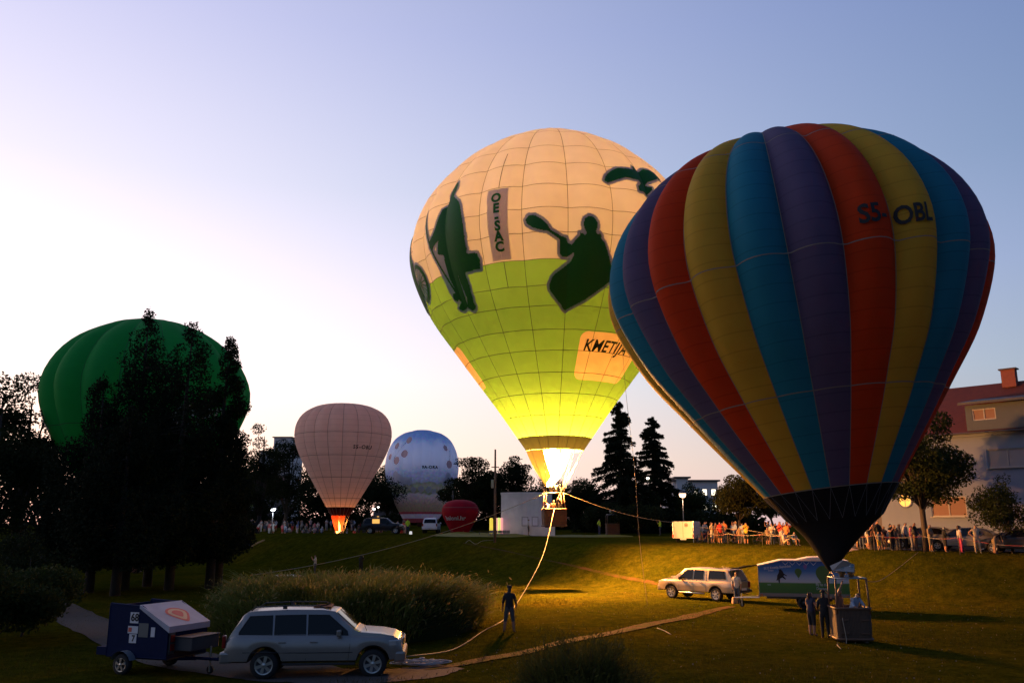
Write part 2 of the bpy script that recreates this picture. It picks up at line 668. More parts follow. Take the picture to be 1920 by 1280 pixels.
conifers = [(232, 60, 588, 2.9, .0, 'tallest of the dark conifers in front of the dark green balloon'),
            (316, 59, 610, 2.9, .2, 'dark conifer second in height, in front of the dark green balloon'),
            (392, 61, 640, 2.2, .2, 'slender dark conifer at the right edge of the left clump'),
            (166, 58, 712, 3.0, -.4, 'dark conifer at the left edge of the clump before the green balloon'),
            (275, 63, 690, 3.4, .1, 'broad dark conifer in the middle of the left clump'),
            (408, 64, 800, 1.9, .2, 'low dark conifer lowest on the right of the left clump'),
            (215, 55, 770, 3.0, 0, 'dark conifer standing nearest in the left clump')]
for k, (px, Y, H, rad, ln, lab) in enumerate(conifers):
    b = gp(px, Y)
    column_conifer(lab, b, Htop(px, H, Y), rad * 1.2, 2.3, 34000, .21, 40 + k, 'dark conifers on the left', (ln, 0))

# --- other trees: photo column, distance, height, radius, clear stem
TREES = [
    (20, 78, 695, 4.6, 2.0, 9000, .42, LEAF_DARK, 'large dark tree at the left edge'),
    (-40, 66, 690, 5.0, 2.0, 7000, .42, LEAF_DARK, 'dark tree cut off by the left edge'),
    (75, 90, 735, 4.4, 2.0, 7000, .42, LEAF_DARK, 'dark tree just left of the dark green balloon'),
    (484, 118, 788, 3.6, 2.0, 5200, .38, LEAF_DARK, 'loose tall tree left of the pale balloon'),
    (535, 138, 812, 4.6, 2.0, 6500, .45, LEAF_DARK, 'dark tree right behind the pale balloon, left side'),
    (438, 130, 832, 4.2, 1.5, 4500, .45, LEAF_DARK, 'low loose tree beside the left conifers'),
    (600, 150, 870, 6.5, 1.5, 7000, .5, LEAF_DARK, 'dark tree behind the pale balloon'),
    (690, 156, 880, 6.5, 1.5, 6500, .5, LEAF_DARK, 'dark tree between the pale and the painted balloon'),
    (726, 165, 835, 5.0, 1.5, 6000, .5, LEAF_DARK, 'tall dark tree behind the painted balloon'),
    (800, 185, 900, 8.0, 1.5, 6500, .55, LEAF_DARK, 'wide dark tree far behind the painted balloon'),
    (884, 128, 845, 4.2, 1.5, 7500, .42, LEAF_DARK, 'tall dark tree left of the wooden pole'),
    (868, 140, 880, 4.5, 1.0, 4500, .45, LEAF_DARK, 'lower dark tree behind the red balloon'),
    (922, 126, 872, 3.6, 1.0, 5500, .42, LEAF_DARK, 'dark tree behind the wooden pole'),
    (972, 128, 848, 4.0, 1.0, 7500, .42, LEAF_DARK, 'dark tree behind the white block house'),
    (1022, 132, 878, 4.0, 1.0, 5500, .42, LEAF_DARK, 'dark tree behind the flying basket'),
    (1076, 112, 886, 3.4, 1.2, 5200, .32, LEAF_DARK, 'dark bushy tree right of the flying basket'),
    (1098, 118, 905, 3.2, .8, 3500, .4, LEAF_DARK, 'lower dark tree beside the taller spruce'),
    (1136, 104, 938, 3.4, .3, 4200, .35, LEAF_DARK, 'dark thicket behind the spare basket'),
    (1195, 98, 942, 3.8, .3, 4500, .33, LEAF_DARK, 'dark thicket below the spruces'),
    (1302, 116, 903, 3.4, 1.5, 5200, .36, LEAF_MID, 'round dark tree before the far pale building'),
    (1270, 120, 940, 2.8, .5, 3000, .36, LEAF_DARK, 'low dark shrub left of the globe lamp'),
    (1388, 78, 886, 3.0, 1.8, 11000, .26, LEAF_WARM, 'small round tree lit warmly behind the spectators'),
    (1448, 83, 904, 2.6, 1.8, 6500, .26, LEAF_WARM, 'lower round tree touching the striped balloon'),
    (1530, 96, 930, 4.0, 1.8, 4500, .36, LEAF_DARK, 'dark tree hidden behind the black skirt'),
]
for k, (px, Y, H, rad, z0, n, lf, lm, lab) in enumerate(TREES):
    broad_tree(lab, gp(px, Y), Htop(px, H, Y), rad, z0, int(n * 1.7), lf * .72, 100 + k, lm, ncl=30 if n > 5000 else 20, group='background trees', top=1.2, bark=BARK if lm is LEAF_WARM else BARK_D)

spruce_tree('taller ragged spruce right of the flame', gp(1166, 108), Htop(1166, 752, 108), 4.1, 61, 175, group='pair of spruces')
spruce_tree('shorter spruce with a thin bare tip beside the taller one', gp(1229, 112), Htop(1229, 780, 112), 3.8, 62, 165, .3, group='pair of spruces')
broad_tree('leafy maple with a forked trunk before the white house', gp(1737, 57), Htop(1760, 765, 57), 3.5, 2.5, 26000, .19, 71, LEAF_MID, BARK, 'maple_tree', ncl=40, trunk=.2, top=1.45)
broad_tree('small bushy tree at the right edge before the white house', gp(1900, 54), Htop(1900, 885, 54), 2.3, .7, 9000, .14, 72, LEAF_MID, BARK, 'small_tree', ncl=34, trunk=.08, top=1.3)

# shrubs on the left
for k, (px, Y, H, rad, lab) in enumerate([(38, 34, 3.4, 2.3, 'leafy dark shrub beside the gravel path, left edge'),
                                          (-10, 31, 3.0, 1.9, 'shrub cut off by the left edge'),
                                          (20, 44, 3.8, 3.0, 'dark shrub under the trees on the left')]):
    broad_tree(lab, gp(px, Y), H, rad, .25, 8000, .16, 80 + k, LEAF_MID if k < 2 else LEAF_DARK, BARK_D, 'shrub', ncl=24, cat='shrub', group='shrubs on the left', trunk=.05)


# --- grasses
def blades(B, L, lean, width, rng, seg=4, curve=1.0):
    """arching grass blades: base points, lengths, lean vectors"""
    n = len(B)
    t = np.linspace(0, 1, seg + 1)
    a = rng.uniform(0, 2 * math.pi, n)
    side = np.stack([np.cos(a), np.sin(a), 0 * a], 1)
    P = []
    for s in t:
        c = B + np.stack([lean[:, 0] * s ** 1.7, lean[:, 1] * s ** 1.7, L * (s - .34 * curve * s ** 2.6)], 1)
        w = (width * (1 - s) ** .6 + .002)
        P.append(c - side * w[:, None] * .5)
        P.append(c + side * w[:, None] * .5)
    V = np.stack(P, 1)
    m = 2 * (seg + 1)
    base = (np.arange(n) * m)[:, None]
    F = np.concatenate([base + np.array([2 * k, 2 * k + 1, 2 * k + 3, 2 * k + 2]) for k in range(seg)])
    return V.reshape(-1, 3), F


REED = mat('reed_grass', (.15, .165, .036), .6, var=.8, scale=14, trans=.14, spec=.1)
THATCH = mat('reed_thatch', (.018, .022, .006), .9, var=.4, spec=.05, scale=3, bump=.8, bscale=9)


def reed_bed():
    rng = np.random.default_rng(5)
    c = Vector((-6.75, 37.0, 0))
    t = empty('reed_bed', c)
    tag(t, 'wide round clump of tall ornamental grass behind the silver off-roader', 'ornamental grass')
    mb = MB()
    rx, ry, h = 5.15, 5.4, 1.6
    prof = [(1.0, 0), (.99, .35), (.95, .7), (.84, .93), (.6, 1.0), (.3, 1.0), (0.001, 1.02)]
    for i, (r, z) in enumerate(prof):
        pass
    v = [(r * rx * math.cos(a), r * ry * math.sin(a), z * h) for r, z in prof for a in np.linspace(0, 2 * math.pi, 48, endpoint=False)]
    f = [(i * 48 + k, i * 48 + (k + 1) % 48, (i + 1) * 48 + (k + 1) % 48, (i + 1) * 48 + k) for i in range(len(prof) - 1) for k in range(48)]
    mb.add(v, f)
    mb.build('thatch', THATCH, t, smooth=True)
    n = 36000
    r = np.sqrt(rng.random(n))
    a = rng.uniform(0, 2 * math.pi, n)
    edge = np.clip((r - .7) / .3, 0, 1)
    wob = 1 + .05 * np.sin(a * 5 + 1) + .04 * np.sin(a * 11)
    B = np.stack([r * rx * wob * np.cos(a), r * ry * wob * np.sin(a), np.where(r > .9, rng.uniform(0, 1.2, n), rng.uniform(.9, 1.5, n))], 1)
    tuft = .8 + .34 * np.sin(B[:, 0] * 2.1 + 1) * np.sin(B[:, 1] * 1.9) + .12 * np.sin(B[:, 0] * 5.3) * np.sin(B[:, 1] * 4.7 + 2)
    L = rng.uniform(.6, 1.35, n) * tuft
    out = np.stack([np.cos(a), np.sin(a)], 1) * (.12 + .75 * edge)[:, None]
    lean = (out + rng.normal(0, .22, (n, 2)) + np.array([.10, -.05])) * L[:, None]
    V, F = blades(B, L, lean, rng.uniform(.03, .06, n), rng, 4, .95)
    o = mobj('grass_blades', fast_mesh('grass_blades', V, F), REED, t)
    o['kind'] = 'stuff'
    k = rng.choice(n, 5200, replace=False)
    tip = B[k] + np.stack([lean[k, 0], lean[k, 1], L[k] * (1 - .34 * .95)], 1) * rng.uniform(.9, 1.08, (len(k), 1))
    V, F = leaf_cards(tip, .16, rng, .3, np.array([.3, -.1, .75]))
    o = mobj('seed_heads', fast_mesh('seed_heads', V, F), mat('seed_head', (.22, .17, .06), .7, var=.4, scale=9, trans=.25, spec=.1), t)
    o['kind'] = 'stuff'


reed_bed()


def twig_bush():
    """low feathery shrub in the foreground"""
    rng = np.random.default_rng(9)
    b = gp(1090, 18.6)
    t = empty('feathery_shrub', b)
    tag(t, 'feathery dark shrub at the bottom centre of the picture', 'shrub')
    mb = MB()
    n = 760
    Vs, Ds = [], []
    for k in range(n):
        a, e = rng.uniform(0, 2 * math.pi), math.asin(rng.uniform(.12, .99))
        ln = rng.uniform(1.3, 2.05) * (.95 + .06 * math.sin(3 * a))
        d = np.array([math.cos(a) * math.cos(e), math.sin(a) * math.cos(e), math.sin(e)])
        tip = d * ln * np.array([1.0, 1.0, 1.0])
        if k % 2 == 0:
            mb.tube([(0.1 * d[0], .1 * d[1], 0), tuple(tip * .55 + np.array([0, 0, .08])), tuple(tip)], [.014, .008, .003], 4)
        m = 105
        s = rng.uniform(.35, 1.03, m)
        Vs.append(tip[None] * s[:, None] + rng.normal(0, .10, (m, 3)) + np.array([0, 0, .08]) * (1 - s)[:, None])
        Ds.append(np.tile(d * .8 + np.array([0, 0, .25]), (m, 1)))
    C = np.vstack(Vs)
    C[:, 2] = np.maximum(C[:, 2], .03)
    V, F = leaf_cards(C, .13, rng, .16, np.vstack(Ds))
    mb.build('stem', BARK_D, t)
    mobj('foliage', fast_mesh('foliage', V, F), mat('feathery_leaf', (.065, .068, .016), .8, spec=.05, var=.4, scale=1.5, trans=.25), t)


twig_bush()


def lawn_tufts():
    rng = np.random.default_rng(3)
    n = 120000
    Y = 20 + 46 * rng.random(n) ** 1.25
    X = rng.uniform(-.66, .66, n) * Y
    patch = np.sin(X * .9 + 2) * np.sin(Y * .7) + np.sin(X * .33) * np.sin(Y * .27 + 1) + rng.normal(0, .7, n)
    k = patch > -.2
    for Lp, wd in PATHS:
        for q, w_ in zip(Lp[::3], wd[::3]):
            k &= np.hypot(X - q[0], Y - q[1]) > w_ * (.36 if wd.max() > 1.5 else .14)
    X, Y = X[k], Y[k]
    n = len(X)
    B = np.stack([X, Y, gz(X, Y) - .01], 1)
    L = rng.uniform(.05, .13, n) * (1 + .5 * np.sin(X * .5) * np.sin(Y * .4 + .5))
    V, F = blades(B, L, rng.normal(0, .05, (n, 2)), rng.uniform(.012, .03, n), rng, 1, .5)
    o = mobj('grass', fast_mesh('grass', V, F), mat('grass_blade', (.062, .055, .006), .8, var=.55, scale=2.2, trans=.25, spec=.05), None)
    tag(o, 'short tufts of mown grass over the lawn', 'grass', kind='stuff')


lawn_tufts()


def clover():
    rng = np.random.default_rng(8)
    n = 1100
    Y = 24 + 36 * rng.random(n)
    X = rng.uniform(-.2, .6, n) * Y
    C = np.stack([X, Y, gz(X, Y) + rng.uniform(.06, .11, n)], 1)
    V, F = leaf_cards(C, .05, rng, .9)
    o = mobj('clover', fast_mesh('clover', V, F), mat('clover_head', (.17, .14, .1), .8, spec=.05), None)
    tag(o, 'pale clover heads and dry bits scattered over the lawn', 'clover', kind='stuff')


clover()

# ================================================================== balloons
# outline of a typical envelope: radius, height above the mouth
PROFILE = [(1.93, 0), (3.92, 2.84), (6.54, 6.36), (8.73, 9.57), (9.98, 13.26), (9.25, 16.52), (7.03, 19.49), (3.94, 21.66), (0.0, 23.17)]


def spline_profile(ctrl, n=240):
    P = np.array(ctrl, float)
    m = len(P)
    t = np.linspace(0, m - 1, n)
    i = np.minimum(t.astype(int), m - 2)
    f = (t - i)[:, None]
    Q = np.vstack([2 * P[0] - P[1], P, [-P[-2][0], P[-2][1]]])
    a, b, c, d = Q[i], Q[i + 1], Q[i + 2], Q[i + 3]
    return .5 * (2 * b + (c - a) * f + (2 * a - 5 * b + 4 * c - d) * f ** 2 + (3 * b - a - 3 * c + d) * f ** 3)


BASE_PROF = spline_profile(PROFILE)


class Envelope:
    """surface of revolution with gores that bulge between the seams; phi in degrees, h in metres above the mouth"""

    def __init__(self, sr, sz, gores, phase, bulge, low=0.0, prof=None):
        p = (BASE_PROF if prof is None else spline_profile(prof)).copy()
        t = p[:, 1] / p[-1, 1]
        p[:, 0] *= sr * (1 + low * (1 - t) * t * 2)
        p[:, 1] *= sz
        p[:, 1] = np.maximum.accumulate(p[:, 1]) + np.arange(len(p)) * 1e-6
        self.p, self.H, self.n, self.ph, self.b = p, p[-1, 1], gores, phase, bulge

    def rad(self, h):
        return np.interp(h, self.p[:, 1], self.p[:, 0])

    def S(self, phi, h, off=0.0):
        phi, h = np.broadcast_arrays(np.asarray(phi, float), np.asarray(h, float))
        g = ((phi - self.ph) / (360 / self.n)) % 1.0
        s = np.clip(h / self.H, 0, 1)
        k = self.b * (.12 + .88 * sstep((s - .12) / .6)) * (1 - .2 * sstep((s - .9) / .1))
        r = self.rad(h) * (1 - k * .70 + k * np.sin(math.pi * g) ** .8)
        dr = (self.rad(h + .05) - self.rad(h - .05)) / .1
        nl = np.sqrt(1 + dr ** 2)
        r2, h2 = r + off / nl, h - off * dr / nl
        a = np.radians(phi)
        return np.stack([r2 * np.cos(a), r2 * np.sin(a), h2], -1)

    def patch(self, p0, p1, h0, h1, nu=6, nv=4, off=0.0):
        # rows follow the profile, finer where it turns
        PH, HH = np.meshgrid(np.linspace(p0, p1, nu + 1), self.rows(h0, h1, nv))
        V = self.S(PH, HH, off).reshape(-1, 3)
        UV = np.stack([PH, HH], -1).reshape(-1, 2)
        i, j = np.meshgrid(np.arange(nv), np.arange(nu), indexing='ij')
        a = (i * (nu + 1) + j).ravel()
        return V, np.stack([a, a + 1, a + nu + 2, a + nu + 1], 1), UV

    def rows(self, h0, h1, nv):
        d = np.hypot(np.diff(self.p[:, 0]), np.diff(self.p[:, 1]))
        s = np.concatenate([[0], np.cumsum(d)])
        a, b = np.interp([h0, h1], self.p[:, 1], s)
        return np.interp(np.linspace(a, b, nv + 1), s, self.p[:, 1])

    def part(self, name, parent, m, p0, p1, h0, h1, nu=6, nv=4, off=0.0, smooth=True):
        V, F, UV = self.patch(p0, p1, h0, h1, nu, nv, off)
        me = fast_mesh(name, V, F)
        uv = me.uv_layers.new(name='UVMap')
        uv.data.foreach_set('uv', UV[F.ravel()].astype(np.float32).ravel())
        return mobj(name, me, m, parent, smooth)

    def tape_v(self, parent, m, phi, h0, h1, w=.05, off=.012, n=40, name='load_tape'):
        hs = self.rows(h0, h1, n)
        r = np.maximum(self.rad(hs), .3)
        d = np.degrees(w / 2 / r)
        A, B = self.S(phi - d, hs, off), self.S(phi + d, hs, off)
        V = np.stack([A, B], 1).reshape(-1, 3)
        F = np.array([(2 * k, 2 * k + 1, 2 * k + 3, 2 * k + 2) for k in range(n)])
        return mobj(name, fast_mesh(name, V, F), m, parent, True)

    def tape_h(self, parent, m, h, w=.05, off=.012, p0=0, p1=360, name='seam_tape', per=8):
        n = int(max(8, self.n * per * (p1 - p0) / 360))
        ph = np.linspace(p0, p1, n + 1)
        A, B = self.S(ph, h - w / 2, off), self.S(ph, h + w / 2, off)
        V = np.stack([A, B], 1).reshape(-1, 3)
        F = np.array([(2 * k, 2 * k + 1, 2 * k + 3, 2 * k + 2) for k in range(n)])
        return mobj(name, fast_mesh(name, V, F), m, parent, True)

    def decal(self, name, parent, m, polys, holes=(), grow=0.0, cut=None, off=.03, cell=.045):
        """flat print: everything inside the outlines, laid on the cloth in small cells; polys in (phi, h)"""
        k = math.pi / 180
        allp = np.array([q for p in polys for q in p])
        hm = allp[:, 1].mean()
        r0 = float(self.rad(hm))
        sx = r0 * k
        lo, hi = allp.min(0), allp.max(0)
        xs = np.arange(lo[0] * sx - grow - cell, hi[0] * sx + grow + cell, cell)
        ys = np.arange(lo[1] - grow - cell, hi[1] + grow + cell, cell)
        X, Y = np.meshgrid(xs, ys)
        cx, cy = X + cell / 2, Y + cell / 2

        def inside(polys):
            out = np.zeros(cx.shape, bool)
            for p in polys:
                P = np.array(p, float) * [sx, 1]
                ins = np.zeros(cx.shape, bool)
                for a, b in zip(P, np.roll(P, -1, 0)):
                    c = (a[1] > cy) != (b[1] > cy)
                    with np.errstate(divide='ignore', invalid='ignore'):
                        ins ^= c & (cx < (b[0] - a[0]) * (cy - a[1]) / (b[1] - a[1] + 1e-12) + a[0])
                out |= ins
            return out

        def near(polys, g):
            out = np.zeros(cx.shape, bool)
            for p in polys:
                P = np.array(p, float) * [sx, 1]
                for a, b in zip(P, np.roll(P, -1, 0)):
                    d = b - a
                    t = np.clip(((cx - a[0]) * d[0] + (cy - a[1]) * d[1]) / (d @ d + 1e-9), 0, 1)
                    out |= np.hypot(cx - a[0] - t * d[0], cy - a[1] - t * d[1]) < g
            return out
        M = inside(polys)
        if grow:
            M |= near(polys, grow)
        if holes:
            M &= ~inside(holes)
        if cut is not None:
            M &= ~inside(cut)
        iy, ix = np.nonzero(M)
        if len(iy) == 0:
            return None
        nx = len(xs) + 1
        idx = np.stack([iy * nx + ix, iy * nx + ix + 1, (iy + 1) * nx + ix + 1, (iy + 1) * nx + ix], 1)
        u, inv = np.unique(idx, return_inverse=True)
        gx = xs[0] + (u % nx) * cell
        gy = ys[0] + (u // nx) * cell
        V = self.S(gx / sx, gy, off)
        return mobj(name, fast_mesh(name, V, inv.reshape(-1, 4)), m, parent, True)

    def text(self, s, parent, m, phi, h, size, off=.03, spacing=1.0, shear=0.0, bold=.012, sxk=1.0, name='lettering', curve=0.0):
        me = text_mesh(s, size, bold, spacing, shear, sxk)
        bm = bmesh.new()
        bm.from_mesh(me)
        for _ in range(4):
            lg = [e for e in bm.edges if e.calc_length() > .22]
            if not lg:
                break
            bmesh.ops.subdivide_edges(bm, edges=lg, cuts=1)
        bmesh.ops.triangulate(bm, faces=bm.faces)
        xy = np.array([v.co[:2] for v in bm.verts])
        r0 = float(self.rad(h))
        dr = float((self.rad(h + .1) - self.rad(h - .1)) / .2)
        V = self.S(phi + np.degrees(xy[:, 0] / r0), h + xy[:, 1] / math.sqrt(1 + dr * dr) - curve * xy[:, 0] ** 2, off)
        for v, c in zip(bm.verts, V):
            v.co = c
        bm.to_mesh(me)
        bm.free()
        return mobj(name, me, m, parent)


def text_mesh(s, size, bold=.012, spacing=1.0, shear=0.0, sxk=1.0):
    cu = bpy.data.curves.new('lettering', 'FONT')
    cu.body = s
    cu.size = size
    cu.align_x = 'CENTER'
    cu.align_y = 'CENTER'
    cu.space_character = spacing
    cu.shear = shear
    cu.offset = bold * size
    cu.resolution_u = 3
    o = bpy.data.objects.new('lettering', cu)
    COL.objects.link(o)
    dg = bpy.context.evaluated_depsgraph_get()
    me = bpy.data.meshes.new_from_object(o.evaluated_get(dg))
    bpy.data.objects.remove(o)
    me.materials.clear()
    if sxk != 1.0:
        for v in me.vertices:
            v.co.x *= sxk
    return me


TAPE_D = mat('load_tape_dark', (.07, .075, .06), .8, var=.1)
TAPE_L = mat('load_tape_light', (.20, .17, .15), .8, var=.15)
NOMEX_BLACK = fabric('black_cloth', (.008, .008, .010), .12)
BROWN_CLOTH = fabric('brown_skirt_cloth', (.10, .125, .05), .014)
STEEL = mat('steel', (.45, .44, .43), .35, 1.0, var=.1)
STEEL_D = mat('dark_steel', (.10, .10, .105), .45, .8, var=.2)
LEATHER = mat('leather', (.11, .055, .03), .6, var=.3, bump=.2)
ROPE_M = mat('pale_rope', (.27, .22, .16), .8, var=.2, scale=20)
CABLE = mat('flying_wire', (.30, .26, .22), .5, .5)


def wicker(name, col):
    m = mat(name, col, .75, var=.35, scale=10)
    nt = m.node_tree
    tc = nt.nodes.new('ShaderNodeTexCoord')
    b = nt.nodes['Principled BSDF']
    h = []
    for ax, sc in (('Z', 9.0), ('X', 6.0), ('Y', 6.0)):
        w = nt.nodes.new('ShaderNodeTexWave')
        w.bands_direction = ax
        w.inputs['Scale'].default_value = sc
        w.inputs['Distortion'].default_value = 1.2
        w.inputs['Detail'].default_value = 1
        nlink(nt, tc.outputs['Object'], w.inputs['Vector'])
        h.append(w.outputs['Fac'])
    a = nt.nodes.new('ShaderNodeMath')
    a.operation = 'MULTIPLY_ADD'
    a.inputs[1].default_value = .6
    nlink(nt, h[1], a.inputs[0])
    nlink(nt, h[0], a.inputs[2])
    bp = nt.nodes.new('ShaderNodeBump')
    bp.inputs['Strength'].default_value = .9
    bp.inputs['Distance'].default_value = .03
    nlink(nt, a.outputs[0], bp.inputs['Height'])
    nlink(nt, bp.outputs[0], b.inputs['Normal'])
    return m


WICKER = wicker('wicker_red_brown', (.17, .065, .03))
WICKER_G = wicker('wicker_grey_brown', (.11, .066, .04))


def rounded_rect(w, d, r, n=4):
    out = []
    for cx, cy, a0 in ((w / 2 - r, d / 2 - r, 0), (-w / 2 + r, d / 2 - r, 90), (-w / 2 + r, -d / 2 + r, 180), (w / 2 - r, -d / 2 + r, 270)):
        for k in range(n + 1):
            a = R(a0 + 90 * k / n)
            out.append((cx + r * math.cos(a), cy + r * math.sin(a)))
    return out


def basket(parent, c, w, d, h, rz, wk, frame_h=1.05, uprights=True, lean=.82, burners=2, pre=None):
    """wicker basket with padded rim, skids, handles, uprights, burner frame and burners; c = middle of its floor"""
    M = Matrix.Translation(c) @ Matrix.Rotation(rz, 4, 'Z')

    def put(o):
        o.matrix_local = pre @ M if pre is not None else M
        return o
    o = rounded_rect(w, d, .16)
    n = len(o)
    mb = MB()
    rows = []
    for z, k in ((0, .96), (.12, .97), (h * .5, .99), (h, 1.0)):
        rows.append([(x * k, y * k, z + .06) for x, y in o])
    for z, k in ((h, .93), (.1, .9)):
        rows.append([(x * k, y * k, z + .06) for x, y in o])
    v = [q for r_ in rows for q in r_]
    f = [(i * n + k, i * n + (k + 1) % n, (i + 1) * n + (k + 1) % n, (i + 1) * n + k) for i in range(len(rows) - 1) for k in range(n)]
    f.append(tuple(range(n - 1, -1, -1)))
    f.append(tuple((len(rows) - 1) * n + k for k in range(n)))
    bk = put(mb.add(v, f).build('basket', wk, parent))
    mb = MB().tube([(x, y, h + .08) for x, y in o] + [(o[0][0], o[0][1], h + .08)], .045, 8, False)
    mb.build('rim', LEATHER, bk, True)
    mb = MB().tube([(x * .985, y * .985, .12) for x, y in o] + [(o[0][0] * .985, o[0][1] * .985, .12)], .05, 6, False)
    mb.build('leather_base', LEATHER, bk, True)
    for s in (-1, 1):
        MB().box((s * w * .3, 0, .03), (.1, d * .98, .06)).build('skid', BARK, bk)
        MB().box((s * w * .28, -d / 2 - .005, h * .72), (.3, .03, .05)).build('handle', LEATHER, bk)
        MB().box((s * w * .28, -d / 2 - .005, h * .3), (.3, .03, .05)).build('handle', LEATHER, bk)
    top = h + frame_h
    fw, fd = w * lean * .5, d * lean * .5
    if uprights:
        for sx in (-1, 1):
            for sy in (-1, 1):
                put(MB().tube([(sx * w * .46, sy * d * .46, h * .9), (sx * fw, sy * fd, top)], .035, 8).build('upright', LEATHER, parent, True))
        mb = MB().tube([(fw, fd, top), (-fw, fd, top), (-fw, -fd, top), (fw, -fd, top), (fw, fd, top)], .028, 6)
        fr = put(mb.build('burner_frame', STEEL, parent, True))
        MB().tube([(-fw, 0, top), (fw, 0, top)], .02, 6).build('cross_bar', STEEL, fr, True)
        for k in range(burners):
            x = (k - (burners - 1) / 2) * .34
            mb = MB().lathe([(.001, top + .02), (.09, top + .02), (.09, top + .12), (.14, top + .16), (.14, top + .48), (.115, top + .5), (.1, top + .3)], (x, 0, 0), 14)
            bu = put(mb.build('burner', STEEL, parent, True))
            MB().tube([(x + .145 * math.cos(a), .145 * math.sin(a), top + .18 + .28 * a / 31.4) for a in np.linspace(0, 31.4, 60)], .014, 5).build('coil', STEEL_D, bu, True)
    return M, top, fw, fd


def flame(parent, c, h, r, strength, col=(1, .55, .16)):
    """burner flame: clear glowing gas, nothing in it blocks light"""
    fm = bpy.data.materials.get('flame_gas_%g' % strength)
    if fm is None:
        fm = bpy.data.materials.new('flame_gas_%g' % strength)
        fm.use_nodes = True
        nt = fm.node_tree
        nt.nodes.remove(nt.nodes['Principled BSDF'])
        em, tr, ad = (nt.nodes.new(t) for t in ('ShaderNodeEmission', 'ShaderNodeBsdfTransparent', 'ShaderNodeAddShader'))
        em.inputs[0].default_value = (*col, 1)
        tc, no, mr = (nt.nodes.new(t) for t in ('ShaderNodeTexCoord', 'ShaderNodeTexNoise', 'ShaderNodeMapRange'))
        no.inputs['Scale'].default_value = 2.4
        nlink(nt, tc.outputs['Object'], no.inputs['Vector'])
        nlink(nt, no.outputs['Fac'], mr.inputs['Value'])
        mr.inputs['To Min'].default_value = strength * .3
        mr.inputs['To Max'].default_value = strength * 1.6
        nlink(nt, mr.outputs[0], em.inputs[1])
        nlink(nt, em.outputs[0], ad.inputs[0])
        nlink(nt, tr.outputs[0], ad.inputs[1])
        nlink(nt, ad.outputs[0], nt.nodes['Material Output'].inputs[0])
    prof = [(.06, 0), (.45, .10), (.85, .24), (1.0, .42), (.85, .6), (.55, .78), (.25, .92), (.02, 1.0)]
    out = None
    for k, (kr, kh) in enumerate(((1, 1), (.7, .82), (.42, .62))):
        o = MB().lathe([(r * kr * a, h * kh * b) for a, b in prof], (0, 0, 0), 14).build('flame' if k == 0 else 'flame_core', fm, parent if k == 0 else out, True)
        if k == 0:
            o.location = c
            out = o
    return out


def burner_light(parent, c, watts, radius, col):
    L = bpy.data.lights.new('burner_light', 'POINT')
    L.energy, L.shadow_soft_size, L.color = watts, radius, col
    o = bpy.data.objects.new('burner_light', L)
    o.location = c
    return link(o, parent)


FIRE = (1.0, .38, .08)


